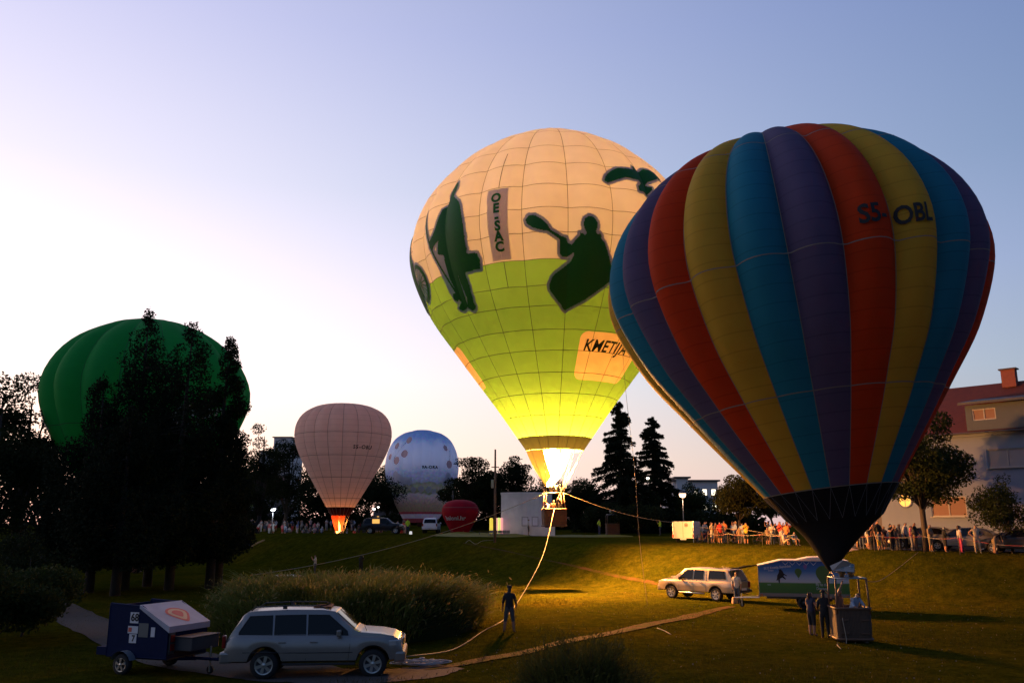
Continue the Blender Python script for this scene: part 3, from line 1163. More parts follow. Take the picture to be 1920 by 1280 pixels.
# ------------------------------------------------ the glowing cream and green balloon
def envelope_print_mat():
    """cream above, lime green below, warm panels printed on the green; colours by place on the cloth (UV = degrees, metres)"""
    m = bpy.data.materials.new('cream_and_green_cloth')
    m.use_nodes = True
    nt = m.node_tree
    nt.nodes.remove(nt.nodes['Principled BSDF'])
    uv = nt.nodes.new('ShaderNodeUVMap')
    sp = nt.nodes.new('ShaderNodeSeparateXYZ')
    nlink(nt, uv.outputs[0], sp.inputs[0])

    def M(op, a, b=None, c=None):
        n = nt.nodes.new('ShaderNodeMath')
        n.operation = op
        for i, v in enumerate((a, b, c)):
            if v is None:
                continue
            if isinstance(v, (int, float)):
                n.inputs[i].default_value = v
            else:
                nlink(nt, v, n.inputs[i])
        return n.outputs[0]

    def box(pc, hc, pw, hw, r, k):
        # rounded rectangle, k metres per degree
        dx = M('MAXIMUM', M('SUBTRACT', M('MULTIPLY', M('ABSOLUTE', M('SUBTRACT', sp.outputs[0], pc)), k), pw * k - r), 0.0)
        dy = M('MAXIMUM', M('SUBTRACT', M('ABSOLUTE', M('SUBTRACT', sp.outputs[1], hc)), hw - r), 0.0)
        return M('LESS_THAN', M('SQRT', M('ADD', M('MULTIPLY', dx, dx), M('MULTIPLY', dy, dy))), r)
    panel = M('MAXIMUM', box(303.5, 5.45, 22, 1.35, .45, .1), box(186.0, 5.45, 13.5, 1.35, .45, .1))
    up = M('GREATER_THAN', sp.outputs[1], 10.63)
    col = None

    def mix(f, a, b):
        n = nt.nodes.new('ShaderNodeMix')
        n.data_type = 'RGBA'
        nlink(nt, f, n.inputs['Factor'])
        for s, v in (('A', a), ('B', b)):
            if isinstance(v, tuple):
                n.inputs[s].default_value = (*v, 1)
            else:
                nlink(nt, v, n.inputs[s])
        return n.outputs['Result']
    g = mix(up, (.22, .48, .09), (.65, .63, .57))
    col = mix(panel, g, (.85, .62, .34))
    tc = nt.nodes.new('ShaderNodeTexCoord')
    no = nt.nodes.new('ShaderNodeTexNoise')
    no.inputs['Scale'].default_value = .9
    nlink(nt, tc.outputs['Object'], no.inputs['Vector'])
    hs = nt.nodes.new('ShaderNodeHueSaturation')
    nlink(nt, col, hs.inputs['Color'])
    nlink(nt, M('MULTIPLY_ADD', no.outputs['Fac'], .16, .92), hs.inputs['Value'])
    di, tr, ms = (nt.nodes.new(t) for t in ('ShaderNodeBsdfDiffuse', 'ShaderNodeBsdfTranslucent', 'ShaderNodeMixShader'))
    bp = nt.nodes.new('ShaderNodeBump')
    bp.inputs['Strength'].default_value = .12
    bp.inputs['Distance'].default_value = .2
    n2 = nt.nodes.new('ShaderNodeTexNoise')
    n2.inputs['Scale'].default_value = 1.6
    nlink(nt, tc.outputs['Object'], n2.inputs['Vector'])
    nlink(nt, n2.outputs['Fac'], bp.inputs['Height'])
    for s in (di, tr):
        nlink(nt, hs.outputs[0], s.inputs[0])
        nlink(nt, bp.outputs[0], s.inputs['Normal'])
    ms.inputs[0].default_value = .185
    nlink(nt, di.outputs[0], ms.inputs[1])
    nlink(nt, tr.outputs[0], ms.inputs[2])
    nlink(nt, ms.outputs[0], nt.nodes['Material Output'].inputs[0])
    return m


HIKER = [(225.4, 16.5), (226.4, 16.55), (227.6, 16.4), (228.3, 16.1), (228.3, 15.85), (227.7, 15.6), (227.6, 15.38), (229.8, 15.07), (231.6, 14.79), (232.5, 14.47), (233.6, 13.67), (234.1, 13.07), (234.2, 12.44), (234.0, 11.84), (234.3, 11.73), (233.6, 11.45), (237.9, 11.38), (238.1, 11.16), (238.6, 11.02), (238.0, 10.48), (231.2, 10.41), (230.8, 10.34), (231.0, 10.07), (231.3, 9.64), (230.9, 9.29), (231.0, 8.97), (230.3, 8.72), (230.8, 8.52), (229.9, 8.34), (227.7, 8.31), (226.2, 8.46), (225.5, 8.57), (224.5, 8.49), (221.6, 8.45), (220.0, 8.57), (221.2, 8.74), (222.9, 8.9), (222.6, 9.1), (220.9, 8.98), (219.7, 9.15), (219.9, 9.45), (221.7, 9.5), (222.0, 9.86), (221.4, 10.29), (221.2, 10.77), (221.3, 11.39), (221.6, 11.79), (218.8, 11.91), (219.7, 12.43), (220.3, 12.73), (217.6, 12.49), (216.3, 12.26), (214.8, 12.51), (214.9, 12.8), (217.7, 13.18), (219.1, 13.49), (220.2, 14.04), (221.7, 14.75), (224.6, 14.98), (224.9, 15.3), (224.3, 15.55), (223.9, 15.85), (224.4, 16.25)]
SLIT = [(226.9, 10.82), (226.7, 10.26), (227.2, 9.58), (227.6, 9.04), (226.2, 8.65), (226.5, 9.07), (226.6, 9.46), (226.7, 10.06)]
GAP = [(216.6, 12.14), (218.9, 11.87), (221.7, 11.7), (221.0, 10.78), (221.3, 10.26), (221.8, 9.84), (221.5, 9.54), (219.7, 9.49), (219.2, 9.61), (218.2, 10.88)]
ROD = [(211.0, 15.1), (214.2, 13.58), (216.6, 12.14), (221.6, 9.94), (223.2, 9.02), (222.5, 9.0), (220.7, 9.94), (215.8, 12.16), (213.3, 13.63), (210.4, 15.1)]
PADDLE = [(257.8, 12.92), (258.9, 13.15), (261.1, 13.12), (263.8, 12.82), (265.6, 12.48), (266.5, 12.23), (270.4, 11.88), (270.1, 11.66), (265.4, 12.18), (262.9, 12.25), (260.2, 12.43), (258.3, 12.66)]
KAYAK = [(269.6, 11.9), (272.0, 11.84), (272.5, 11.57), (274.0, 11.45), (275.2, 11.67), (276.8, 11.95), (276.7, 12.1), (277.9, 12.05), (278.5, 11.96), (279.1, 12.1), (278.1, 12.37), (277.9, 12.64), (278.3, 12.93), (279.7, 13.08), (281.4, 13.01), (282.6, 12.74), (282.9, 12.51), (282.3, 12.23), (282.8, 12.05), (283.9, 12.11), (284.6, 11.98), (284.4, 11.84), (286.0, 11.64), (287.6, 11.22), (289.0, 10.8), (290.6, 10.19), (291.5, 9.67), (286.9, 9.11), (280.8, 8.46), (272.4, 7.88), (271.4, 7.97), (270.5, 8.17), (267.7, 8.59), (265.8, 8.94), (265.5, 9.19), (266.8, 9.62), (267.8, 9.79), (270.8, 10.13), (274.0, 10.53), (274.8, 10.83), (274.9, 11.01), (273.1, 10.83), (271.9, 10.74), (270.7, 10.74), (269.8, 10.91), (269.7, 11.26), (269.8, 11.62)]
BIRD = [(286.5, 15.6), (287.6, 16.0), (290.2, 16.45), (293.2, 16.75), (296.2, 16.79), (301.2, 16.93), (302.3, 17.3), (303.6, 17.3), (303.8, 17.05), (305.5, 17.0), (308.5, 17.35), (311.5, 17.4), (314.5, 17.3), (317, 17.05), (317.5, 16.85), (314, 16.8), (310.5, 16.5), (307.2, 16.23), (305.7, 15.92), (308.3, 15.85), (308.0, 15.67), (304.7, 15.11), (302.7, 15.31), (300.3, 15.22), (300.2, 15.56), (302.8, 15.92), (302.2, 16.15), (299.0, 16.06), (295.4, 16.05), (291.6, 15.8), (288.0, 15.52)]


def circle(pc, hc, r, rad, n=28):
    return [(pc + math.degrees(r * math.cos(2 * math.pi * k / n) / rad), hc + r * math.sin(2 * math.pi * k / n)) for k in range(n)]


def green_balloon():
    E = Envelope(1, 1, 22, 256.3, .035)
    t = empty('hot_air_balloon', (2.9, 58, 9.15))
    tag(t, 'huge cream and lime green hot air balloon glowing from its burner flame', 'balloon')
    cloth = envelope_print_mat()
    rows = [0, .80, 2.05, 3.31, 4.5, 5.72, 6.86, 8.12, 9.2, 10.63, 12.16, 13.61, 15.17, 16.86, 18.51, 20.57, E.H - .01]
    step = 360 / 22
    first = 256.3 - 6 * step
    seen = 13
    bV, bF, bUV = [], [], []
    for g in range(22):
        p0 = first + g * step
        for i in range(16):
            mt = BROWN_CLOTH if i == 0 else cloth
            if g < seen:
                E.part('panel', t, mt, p0, p0 + step, rows[i], rows[i + 1], 6, 3 if i < 14 else 5)
            else:
                V, F, UV = E.patch(p0, p0 + step, rows[i], rows[i + 1], 6, 3)
                bF.append(F + sum(len(v) for v in bV))
                bV.append(V)
                bUV.append(UV)
    me = fast_mesh('rear_panels', np.vstack(bV), np.vstack(bF))
    UV = np.vstack(bUV)
    me.uv_layers.new(name='UVMap').data.foreach_set('uv', UV[np.vstack(bF).ravel()].astype(np.float32).ravel())
    me.materials.append(cloth)
    me.materials.append(BROWN_CLOTH)
    hh = np.array([UV[F[0], 1] for F in np.vstack(bF)])
    me.polygons.foreach_set('material_index', (hh < .78).astype(np.int32))
    mobj('rear_panels', me, None, t, True)['kind'] = 'stuff'
    for g in range(22):
        E.tape_v(t, TAPE_D, first + g * step, 0, E.H * .985, .03)
    for h in rows[1:-1]:
        E.tape_h(t, TAPE_D, h, .03)
    E.tape_v(t, TAPE_D, 248.0, 15.17, 18.0, .04, n=8)
    E.tape_v(t, TAPE_D, 248.6, 9.2, 10.63, .04, n=6)
    pd = mat('print_dark_green', (.014, .17, .014), .6, var=.15, trans=.4)
    pg = mat('print_grey', (.30, .36, .44), .6, var=.1, trans=.35)
    for nm, polys, cut in (('fisherman_print', [HIKER, ROD], [SLIT]), ('kayak_print', [PADDLE, KAYAK], None), ('bird_print', [BIRD], None)):
        E.decal(nm, t, pd, polys, cut=cut, off=.05)
        E.decal(nm + '_outline', t, pg, polys + ([GAP] if nm[0] == 'f' else []), grow=.17, off=.025)
    r = float(E.rad(11))
    wh = [circle(197.0, 10.95, 1.25, r)]
    spokes = []
    for k in range(9):
        a = math.pi * k / 9
        d = np.array([math.cos(a), math.sin(a)])
        nn = np.array([-d[1], d[0]]) * .03
        q = [d * 1.0 + nn, d * -1.0 + nn, d * -1.0 - nn, d * 1.0 - nn]
        spokes.append([(197.0 + math.degrees(x / r), 10.95 + y) for x, y in q])
    E.decal('wheel_print', t, pd, wh, holes=[circle(197.0, 10.95, .98, r)], off=.05)
    E.decal('spoke_print', t, pd, spokes, off=.055, cell=.03)
    E.decal('wheel_print_outline', t, pg, wh, grow=.15, off=.025)
    rider = [(180, 9.6), (186, 9.4), (190, 10.4), (188.5, 11.6), (189.5, 12.6), (187, 13.4), (185, 14.6), (181, 15.2), (178, 14.2), (180, 12.8), (177, 11.4)]
    E.decal('rider_print', t, pd, [rider], off=.05)
    E.decal('rider_print_outline', t, pg, [rider], grow=.17, off=.025)
    # registration strip
    rp = mat('registration_patch', (.62, .55, .52), .7, var=.1, trans=.4)
    E.decal('registration_patch', t, rp, [[(243.6, 15.1), (251.6, 15.1), (251.7, 10.72), (244.2, 10.72)]], off=.02)
    E.decal('registration_patch_inset', t, mat('print_cream', (.80, .72, .62), .7, trans=.4), [[(247.3, 15.05), (248.4, 14.2), (248.9, 13), (248.4, 11.7), (248.0, 10.8), (247.3, 11.7), (246.6, 13), (246.7, 14.2)]], off=.03)
    for ch, (p, h) in zip('OE-SAC', [(247.35, 14.44), (247.52, 13.76), (247.7, 13.22), (247.85, 12.67), (247.95, 12.06), (247.9, 11.46)]):
        E.text(ch, t, pd, p, h, .80, .055, bold=.045)
    E.text('KMETIJA', t, mat('print_black_green', (.012, .03, .012), .7, trans=.1), 299.0, 6.02, 1.15, .04, bold=.02, shear=.22, sxk=.74, spacing=1.05)
    # scoop under the mouth: open to the front right
    cone = []
    n, mm = 26, 8
    for i in range(mm + 1):
        s = i / mm
        z = -2.35 * s
        for k in range(n + 1):
            a = R(53 + (243 - 53) * k / n)
            rr = 1.93 * (1 - s) + .62 * s + .12 * math.sin(math.pi * s)
            zz = z * (.72 + .28 * math.cos(math.pi * (k / n - .5)))
            cone.append((rr * math.cos(a), rr * math.sin(a), zz - .03))
    f = [(i * (n + 1) + k, i * (n + 1) + k + 1, (i + 1) * (n + 1) + k + 1, (i + 1) * (n + 1) + k) for i in range(mm) for k in range(n)]
    MB().add(cone, f).build('scoop', fabric('scoop_cloth', (.20, .20, .08), .012), t, True)
    base = Vector((-.10, 0, -5.05))
    M_, top, fw, fd = basket(t, base, 1.55, 1.2, 1.12, R(8), WICKER, 1.15, lean=.72)
    for k in range(11):
        a = R(16 + 360 / 11 * k)
        m = Vector((1.93 * math.cos(a), 1.93 * math.sin(a), 0))
        q = M_ @ Vector((fw if math.cos(a) > 0 else -fw, fd if math.sin(a) > 0 else -fd, top))
        MB().tube([m, q], .012, 5).build('flying_wire', CABLE, t, True)
    fz = base.z + top + .5
    flame(t, (-.12, 0, fz), 2.9, .55, 9.0, (1, .62, .22))
    burner_light(t, (-.08, -.05, fz + 1.15), 46000, .4, FIRE)
    burner_light(t, (-.05, 0, fz + 2.75), 34000, .3, FIRE)
    return t, M_, top, fw, fd


GB, GB_M, GB_TOP, GB_FW, GB_FD = green_balloon()


# ------------------------------------------------ the striped balloon
def striped_balloon():
    E = Envelope(.875, .733, 24, 250.5, .10, -.256)
    t = empty('hot_air_balloon', (13.0, 35, 4.31))
    t.rotation_mode = 'YXZ'
    t.rotation_euler = (-.056, -.096, 0)
    tag(t, 'big balloon striped blue, violet, red and yellow, right of the glowing one', 'balloon')
    cols = [fabric('violet_cloth', (.10, .085, .17), .34, .12, 1.6), fabric('red_cloth', (.50, .045, .008), .34, .12, 1.6), fabric('yellow_cloth', (.52, .33, .035), .34, .12, 1.6), fabric('blue_cloth', (.016, .19, .29), .34, .12, 1.6)]
    for g in range(24):
        p0 = 250.5 + 15 * g
        E.part('gore', t, cols[g % 4], p0, p0 + 15, 1.22, E.H - .02, 10, 44)
        E.part('lower_gore', t, NOMEX_BLACK, p0, p0 + 15, 0, 1.22, 8, 5)
        E.tape_v(t, TAPE_L, p0, 1.22, E.H * .98, .03)
    for h in (1.22, 4.54, 9.1, 14.25):
        E.tape_h(t, TAPE_L, h, .035)
    for g in range(24):
        a = 250.5 + 15 * g
        for s in (0, 7.5):
            q = [E.S(a + s, 1.22 if s == 0 else .1, .03), E.S(a + s + 7.5, .1 if s == 0 else 1.22, .03)]
            MB().tube([Vector(q[0]), Vector(q[1])], .008, 4).build('web_tape', mat('web_tape_grey', (.10, .10, .11), .8), t)
    lt = mat('print_black', (.006, .006, .008), .7, trans=.05)
    E.text('S5-', t, lt, 272.8, 9.9, .92, .07, bold=.025, spacing=1.0, sxk=.85)
    E.text('OBL', t, lt, 284.9, 9.9, .92, .07, bold=.025, spacing=1.0, sxk=.66)
    # black scoop falling to the burner
    tip = Vector((-.75, -.5, -1.85))
    cone, n, mm = [], 30, 10
    for i in range(mm + 1):
        s = i / mm
        for k in range(n):
            a = 360 * k / n
            p = Vector(E.S(a, 0.0, -.01))
            sag = 1 - .10 * math.sin(math.pi * s) * (1 + math.sin(R(a * 10)) * .2)
            q = p.lerp(tip, s)
            ctr = Vector((0, 0, 0)).lerp(tip, s)
            q = ctr + (q - ctr) * sag * (1 if s < 1 else 1) + Vector((.07 * math.cos(R(a)), .07 * math.sin(R(a)), 0)) * s
            cone.append(q)
    f = [(i * n + k, i * n + (k + 1) % n, (i + 1) * n + (k + 1) % n, (i + 1) * n + k) for i in range(mm) for k in range(n)]
    MB().add(cone, f).build('scoop', NOMEX_BLACK, t, True)
    return t


striped_balloon()


def striped_basket():
    """basket below the striped balloon, part of it"""
    t = bpy.data.objects['hot_air_balloon.001']
    g = gp(1597, 33.4)
    mi = (Matrix.Translation(t.location) @ t.rotation_euler.to_matrix().to_4x4()).inverted()
    pre = mi @ Matrix.Translation(g)
    M_, top, fw, fd = basket(t, Vector((0, 0, .02)), 1.28, 1.25, 1.12, R(-6), WICKER_G, 1.15, lean=.86, burners=2, pre=pre)
    # white heat shield over the burner
    MB().add([(-.62, -.05, 2.72), (-.18, -.3, 2.95), (.28, -.12, 2.78), (.1, .35, 2.7), (-.4, .3, 2.74), (-.55, -.1, 2.55), (.22, -.2, 2.5), (.1, .3, 2.5), (-.4, .25, 2.5)],
             [(0, 1, 4), (1, 2, 3), (1, 3, 4), (0, 5, 6, 2, 1), (2, 6, 7, 3), (3, 7, 8, 4), (4, 8, 5, 0)]).build('burner_cover', mat('white_cover', (.36, .34, .34), .7), t).matrix_local = pre
    tip = pre.inverted() @ Vector((-.75, -.5, -1.85))
    for sx in (-1, 1):
        for sy in (-1, 1):
            MB().tube([M_ @ Vector((sx * fw, sy * fd, top)), tip + Vector((sx * .03, sy * .03, 0))], .012, 5).build('flying_wire', CABLE, t, True).matrix_local = pre
    return g, M_, top, fw, fd


SB_G, SB_M, SB_TOP, SB_FW, SB_FD = striped_basket()


# ------------------------------------------------ the balloons further off
def far_balloon(label, loc, sr, sz, gores, phase, bulge, mats, tape, rows, skirt=None, skirt_h=0.0, low=0.0, prof=None):
    E = Envelope(sr, sz, gores, phase, bulge, low, prof)
    t = empty('hot_air_balloon', loc)
    tag(t, label, 'balloon')
    st = 360 / gores
    for g in range(gores):
        p0 = phase + g * st
        E.part('gore', t, mats[g % len(mats)], p0, p0 + st, skirt_h, E.H - .02, 6, 30)
        if skirt:
            E.part('skirt', t, skirt, p0, p0 + st, 0, skirt_h, 6, 3)
        if tape:
            E.tape_v(t, tape, p0, 0, E.H * .98, .05, n=24)
    for h in rows:
        E.tape_h(t, tape or TAPE_D, h, .06)
    return t, E


# rounder outline with a flat crown
ROUND = [(1.35, 0), (2.7, 2.3), (4.4, 5.2), (5.9, 8.0), (6.85, 10.6), (6.75, 12.9), (5.6, 14.7), (3.4, 15.75), (0, 16.05)]
# pale balloon
p = at(638, 966, 125)
pb, pe = far_balloon('pale beige balloon with a small orange flame, standing behind the lawn', (p.x, 125, p.z), 1, 1, 20, 262, .05, [fabric('beige_cloth', (.78, .62, .55), .64, .1, 1.3)], mat('tape_brown', (.20, .15, .13), .8), (2.4, 5.2, 8.2, 11.3), fabric('dark_red_skirt', (.05, .012, .010), .1), 1.15, prof=ROUND)
pe.text('S5-OBU', pb, mat('print_black', (.01, .01, .01)), 306.0, 9.3, .74, .05, bold=.03, spacing=1.2)
flame(pb, (-.25, 0, -2.6), 1.9, .42, 4.0, (1, .35, .06))
burner_light(pb, (0, 0, -.9), 1000, .4, (1, .36, .08))
cone, n, mm = [], 18, 5
for i in range(mm + 1):
    s = i / mm
    for k in range(n + 1):
        a = R(70 + 200 * k / n)
        rr = 1.33 * (1 - s) + .6 * s
        cone.append((rr * math.cos(a), rr * math.sin(a), -2.2 * s))
MB().add(cone, [(i * (n + 1) + k, i * (n + 1) + k + 1, (i + 1) * (n + 1) + k + 1, (i + 1) * (n + 1) + k) for i in range(mm) for k in range(n)]).build('scoop', fabric('red_scoop', (.30, .05, .02), .45), pb, True)
gzp = float(gz(p.x, 125)) - p.z
basket(pb, Vector((0, 0, gzp)), 1.3, 1.1, 1.1, 0, WICKER, max(.5, -2.7 - gzp - 1.1))
for k in range(8):
    a = R(45 * k + 20)
    MB().tube([(1.33 * math.cos(a), 1.33 * math.sin(a), 0), (.5 * math.cos(a), .4 * math.sin(a), -2.6)], .02, 4).build('flying_wire', CABLE, pb)


# painted balloon
def landscape_mat():
    m = bpy.data.materials.new('painted_landscape_cloth')
    m.use_nodes = True
    nt = m.node_tree
    b = nt.nodes['Principled BSDF']
    b.inputs['Roughness'].default_value = .7
    b.inputs['Specular IOR Level'].default_value = .2
    uv = nt.nodes.new('ShaderNodeUVMap')
    mp = nt.nodes.new('ShaderNodeMapping')
    mp.inputs['Scale'].default_value = (.11, 1, 1)
    nlink(nt, uv.outputs[0], mp.inputs[0])
    no = nt.nodes.new('ShaderNodeTexNoise')
    no.inputs['Scale'].default_value = .55
    no.inputs['Detail'].default_value = 5
    nlink(nt, mp.outputs[0], no.inputs['Vector'])
    sp = nt.nodes.new('ShaderNodeSeparateXYZ')
    nlink(nt, uv.outputs[0], sp.inputs[0])
    amp = nt.nodes.new('ShaderNodeMapRange')
    amp.inputs['From Min'].default_value, amp.inputs['From Max'].default_value = 1.9, 5
    amp.inputs['To Min'].default_value, amp.inputs['To Max'].default_value = 0, 2.2
    nlink(nt, sp.outputs[1], amp.inputs['Value'])
    sub = nt.nodes.new('ShaderNodeMath')
    sub.operation = 'SUBTRACT'
    sub.inputs[1].default_value = .5
    nlink(nt, no.outputs['Fac'], sub.inputs[0])
    ma = nt.nodes.new('ShaderNodeMath')
    ma.operation = 'MULTIPLY_ADD'
    nlink(nt, sub.outputs[0], ma.inputs[0])
    nlink(nt, amp.outputs[0], ma.inputs[1])
    nlink(nt, sp.outputs[1], ma.inputs[2])
    dv = nt.nodes.new('ShaderNodeMath')
    dv.operation = 'DIVIDE'
    dv.inputs[1].default_value = 17.3
    nlink(nt, ma.outputs[0], dv.inputs[0])
    rp = nt.nodes.new('ShaderNodeValToRGB')
    rp.color_ramp.interpolation = 'LINEAR'
    st = [(0.0, (.36, .02, .03)), (.040, (.36, .02, .03)), (.041, (.62, .52, .55)), (.086, (.62, .52, .55)), (.087, (.42, .02, .03)), (.112, (.42, .02, .03)), (.113, (.34, .24, .10)),
          (.19, (.40, .27, .15)), (.24, (.50, .36, .28)), (.29, (.55, .45, .40)), (.31, (.20, .22, .09)), (.36, (.40, .36, .20)), (.40, (.26, .27, .15)), (.42, (.34, .36, .44)), (.52, (.48, .52, .62)),
          (.60, (.78, .79, .85)), (.72, (.86, .87, .92)), (.82, (.66, .74, .88)), (.90, (.22, .40, .70)), (1.0, (.10, .24, .56))]
    while len(rp.color_ramp.elements) < len(st):
        rp.color_ramp.elements.new(.5)
    for e, (q, c) in zip(rp.color_ramp.elements, st):
        e.position, e.color = q, (*c, 1)
    nlink(nt, dv.outputs[0], rp.inputs[0])
    n2 = nt.nodes.new('ShaderNodeTexNoise')
    n2.inputs['Scale'].default_value = 2.2
    n2.inputs['Detail'].default_value = 6
    nlink(nt, mp.outputs[0], n2.inputs['Vector'])
    mx = nt.nodes.new('ShaderNodeMix')
    mx.data_type, mx.blend_type = 'RGBA', 'OVERLAY'
    mx.inputs['Factor'].default_value = .55
    nlink(nt, rp.outputs[0], mx.inputs['A'])
    nlink(nt, n2.outputs['Color'], mx.inputs['B'])
    hs = nt.nodes.new('ShaderNodeHueSaturation')
    hs.inputs['Saturation'].default_value = .85
    hs.inputs['Value'].default_value = 1.5
    nlink(nt, mx.outputs['Result'], hs.inputs['Color'])
    nlink(nt, hs.outputs[0], b.inputs['Base Color'])
    tr = nt.nodes.new('ShaderNodeBsdfTranslucent')
    nlink(nt, hs.outputs[0], tr.inputs[0])
    ms = nt.nodes.new('ShaderNodeMixShader')
    ms.inputs[0].default_value = .62
    nlink(nt, b.outputs[0], ms.inputs[1])
    nlink(nt, tr.outputs[0], ms.inputs[2])
    nlink(nt, ms.outputs[0], nt.nodes['Material Output'].inputs[0])
    return m


p = at(789, 979, 165)
pl, le = far_balloon('balloon painted with sky, blossom and fields above red and white bands', (p.x, 165, p.z), 1, 1, 24, 260, .02, [landscape_mat()], None, (), prof=[(3.0, 0), (4.1, 1.8), (5.5, 4.4), (6.6, 7.4), (7.0, 10.2), (6.6, 13.0), (5.4, 15.4), (3.7, 16.7), (2.3, 17.1), (2.0, 17.3), (0, 17.4)])
le.text('9A-ORA', pl, mat('print_black', (.01, .01, .01)), 288.0, 9.9, .78, .05, bold=.04, spacing=1.1)
pink = mat('print_pink', (.66, .42, .40), .7, trans=.3)
white = mat('print_white', (.68, .64, .70), .7, trans=.3)
twig = mat('print_twig', (.16, .18, .14), .7, trans=.3)
rr = float(le.rad(12))
for k, (a, h, r_) in enumerate([(247, 12.4, .75), (233, 11.2, .75), (226, 14.0, .6), (322, 10.6, .75), (250, 15.0, .7), (318, 13.6, .6), (215, 12.0, .6)]):
    le.decal('blossom_print', pl, pink, [circle(a, h, r_, rr, 14)], off=.04, cell=.12)
for k, (a, h, r_) in enumerate([(228, 7.6, .8), (236, 7.9, .9), (243, 7.4, .9), (250, 7.5, .7), (220, 7.8, .7), (255, 7.2, .55), (232, 8.6, .7), (316, 7.4, .8), (323, 7.9, .8), (330, 7.3, .7), (320, 8.5, .6),
                                (262, 5.9, .55), (275, 6.0, .6), (288, 5.9, .6), (298, 5.6, .5)]):
    le.decal('flower_print', pl, white, [circle(a, h, r_, float(le.rad(7.5)), 12)], off=.04 + .004 * k, cell=.12)
for k, (a0, h0, a1, h1) in enumerate([(222, 11.0, 246, 14.8), (233, 11.6, 247, 12.6), (322, 11, 326, 13.2), (226, 13.2, 240, 14.2)]):
    le.decal('twig_print', pl, twig, [[(a0, h0), (a0 + .9, h0), (a1 + .9, h1), (a1, h1)]], off=.03, cell=.1)
gzp = float(gz(p.x, 165)) - p.z
basket(pl, Vector((0, 0, gzp)), 1.3, 1.1, 1.1, 0, WICKER, max(.4, -gzp - 1.5))

# dark green balloon behind the conifers
p = at(277, 745, 82)
gb2, ge = far_balloon('dark green balloon with white lettering behind the conifers', (p.x, 82, p.z - 13.0), 1, 1, 16, 255, .08, [fabric('green_cloth', (.022, .38, .085), .55)], mat('tape_green', (.02, .13, .04), .8), (4.0, 9.6), NOMEX_BLACK, .6, prof=[(2, 0), (4, 3), (6.3, 6.5), (8.3, 9.7), (9.3, 13), (8.7, 15.6), (7.0, 17.9), (4.4, 19.6), (2.0, 20.4), (0, 20.6)])
wl_ = mat('print_white_letters', (.55, .58, .62), .7, trans=.3)
ge.text('OPR', gb2, wl_, 325.0, 10.4, 2.9, .05, bold=0.0, spacing=1.0)
ge.text('OG', gb2, wl_, 328.0, 7.8, 1.5, .05, bold=0.0, spacing=1.25)
ge.text('R', gb2, wl_, 203.0, 10.2, 2.6, .05, bold=0.0)
gzp = float(gz(p.x, 82)) - (p.z - 13.0)
basket(gb2, Vector((0, 0, gzp)), 1.5, 1.2, 1.1, 0, WICKER, max(.5, -gzp - 2.0))

# small red advertising balloon
b = gp(862.5, 105)
E2 = Envelope(1, 1, 12, 260, .015, 0, [(1.0, 0.0), (1.45, .75), (1.9, 1.6), (2.2, 2.45), (2.12, 3.1), (1.65, 3.62), (.85, 3.9), (0, 3.95)])
rb = empty('advertising_balloon', b)
tag(rb, 'small red inflatable advertising balloon standing on the grass', 'balloon')
redc = fabric('crimson_cloth', (.42, .012, .030), .35)
for g in range(12):
    E2.part('gore', rb, redc, 260 + 30 * g, 290 + 30 * g, .02, E2.H - .005, 6, 18)
E2.tape_h(rb, TAPE_L, 3.0, .03)
E2.text('baloni.hr', rb, mat('print_white_letters', (.6, .6, .6)), 254.0, 1.75, .74, .03, bold=.025)
for a in (230, 290, 350):
    q = E2.S(a, .3)
    MB().tube([Vector(q), Vector((q[0] * 1.8, q[1] * 1.8, .02))], .02, 4).build('guy_line', ROPE_M, rb)

# ================================================================== buildings
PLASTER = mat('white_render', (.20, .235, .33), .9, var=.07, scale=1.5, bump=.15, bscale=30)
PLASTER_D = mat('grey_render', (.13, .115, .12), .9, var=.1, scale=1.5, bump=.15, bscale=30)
BOARD_G = mat('grey_cladding', (.085, .095, .105), .8, var=.1)
SLATE = mat('dark_roof_sheet', (.06, .055, .06), .6, var=.2)
FRAME_W = mat('window_frame_white', (.36, .34, .33), .5, var=.05)
BLIND = mat('window_blind', (.30, .27, .28), .7, var=.06)
BLIND_O = mat('window_blind_tan', (.24, .13, .09), .7, var=.06)
CONCRETE = mat('pale_concrete', (.72, .64, .62), .9, var=.06)
GLASS = mat('dark_glass', (.003, .003, .004), .05, var=.1, spec=.28)
LIT_WARM = mat('lit_window_warm', (.9, .6, .2), .6, emit=(1.0, .50, .10), es=1.0)
LIT_WHITE = mat('lit_window_white', (.9, .85, .7), .6, emit=(1.0, .86, .62), es=3.0)


def tile_mat():
    m = mat('red_roof_tiles', (.105, .018, .009), .85, var=.3, scale=2.5)
    nt = m.node_tree
    b = nt.nodes['Principled BSDF']
    tc, w, bp = (nt.nodes.new(t) for t in ('ShaderNodeTexCoord', 'ShaderNodeTexBrick', 'ShaderNodeBump'))
    w.inputs['Scale'].default_value = 4.0
    w.inputs['Mortar Size'].default_value = .03
    nlink(nt, tc.outputs['Object'], w.inputs['Vector'])
    nlink(nt, w.outputs['Fac'], bp.inputs['Height'])
    bp.inputs['Strength'].default_value = .6
    bp.invert = True
    nlink(nt, bp.outputs[0], b.inputs['Normal'])
    return m


TILES = tile_mat()


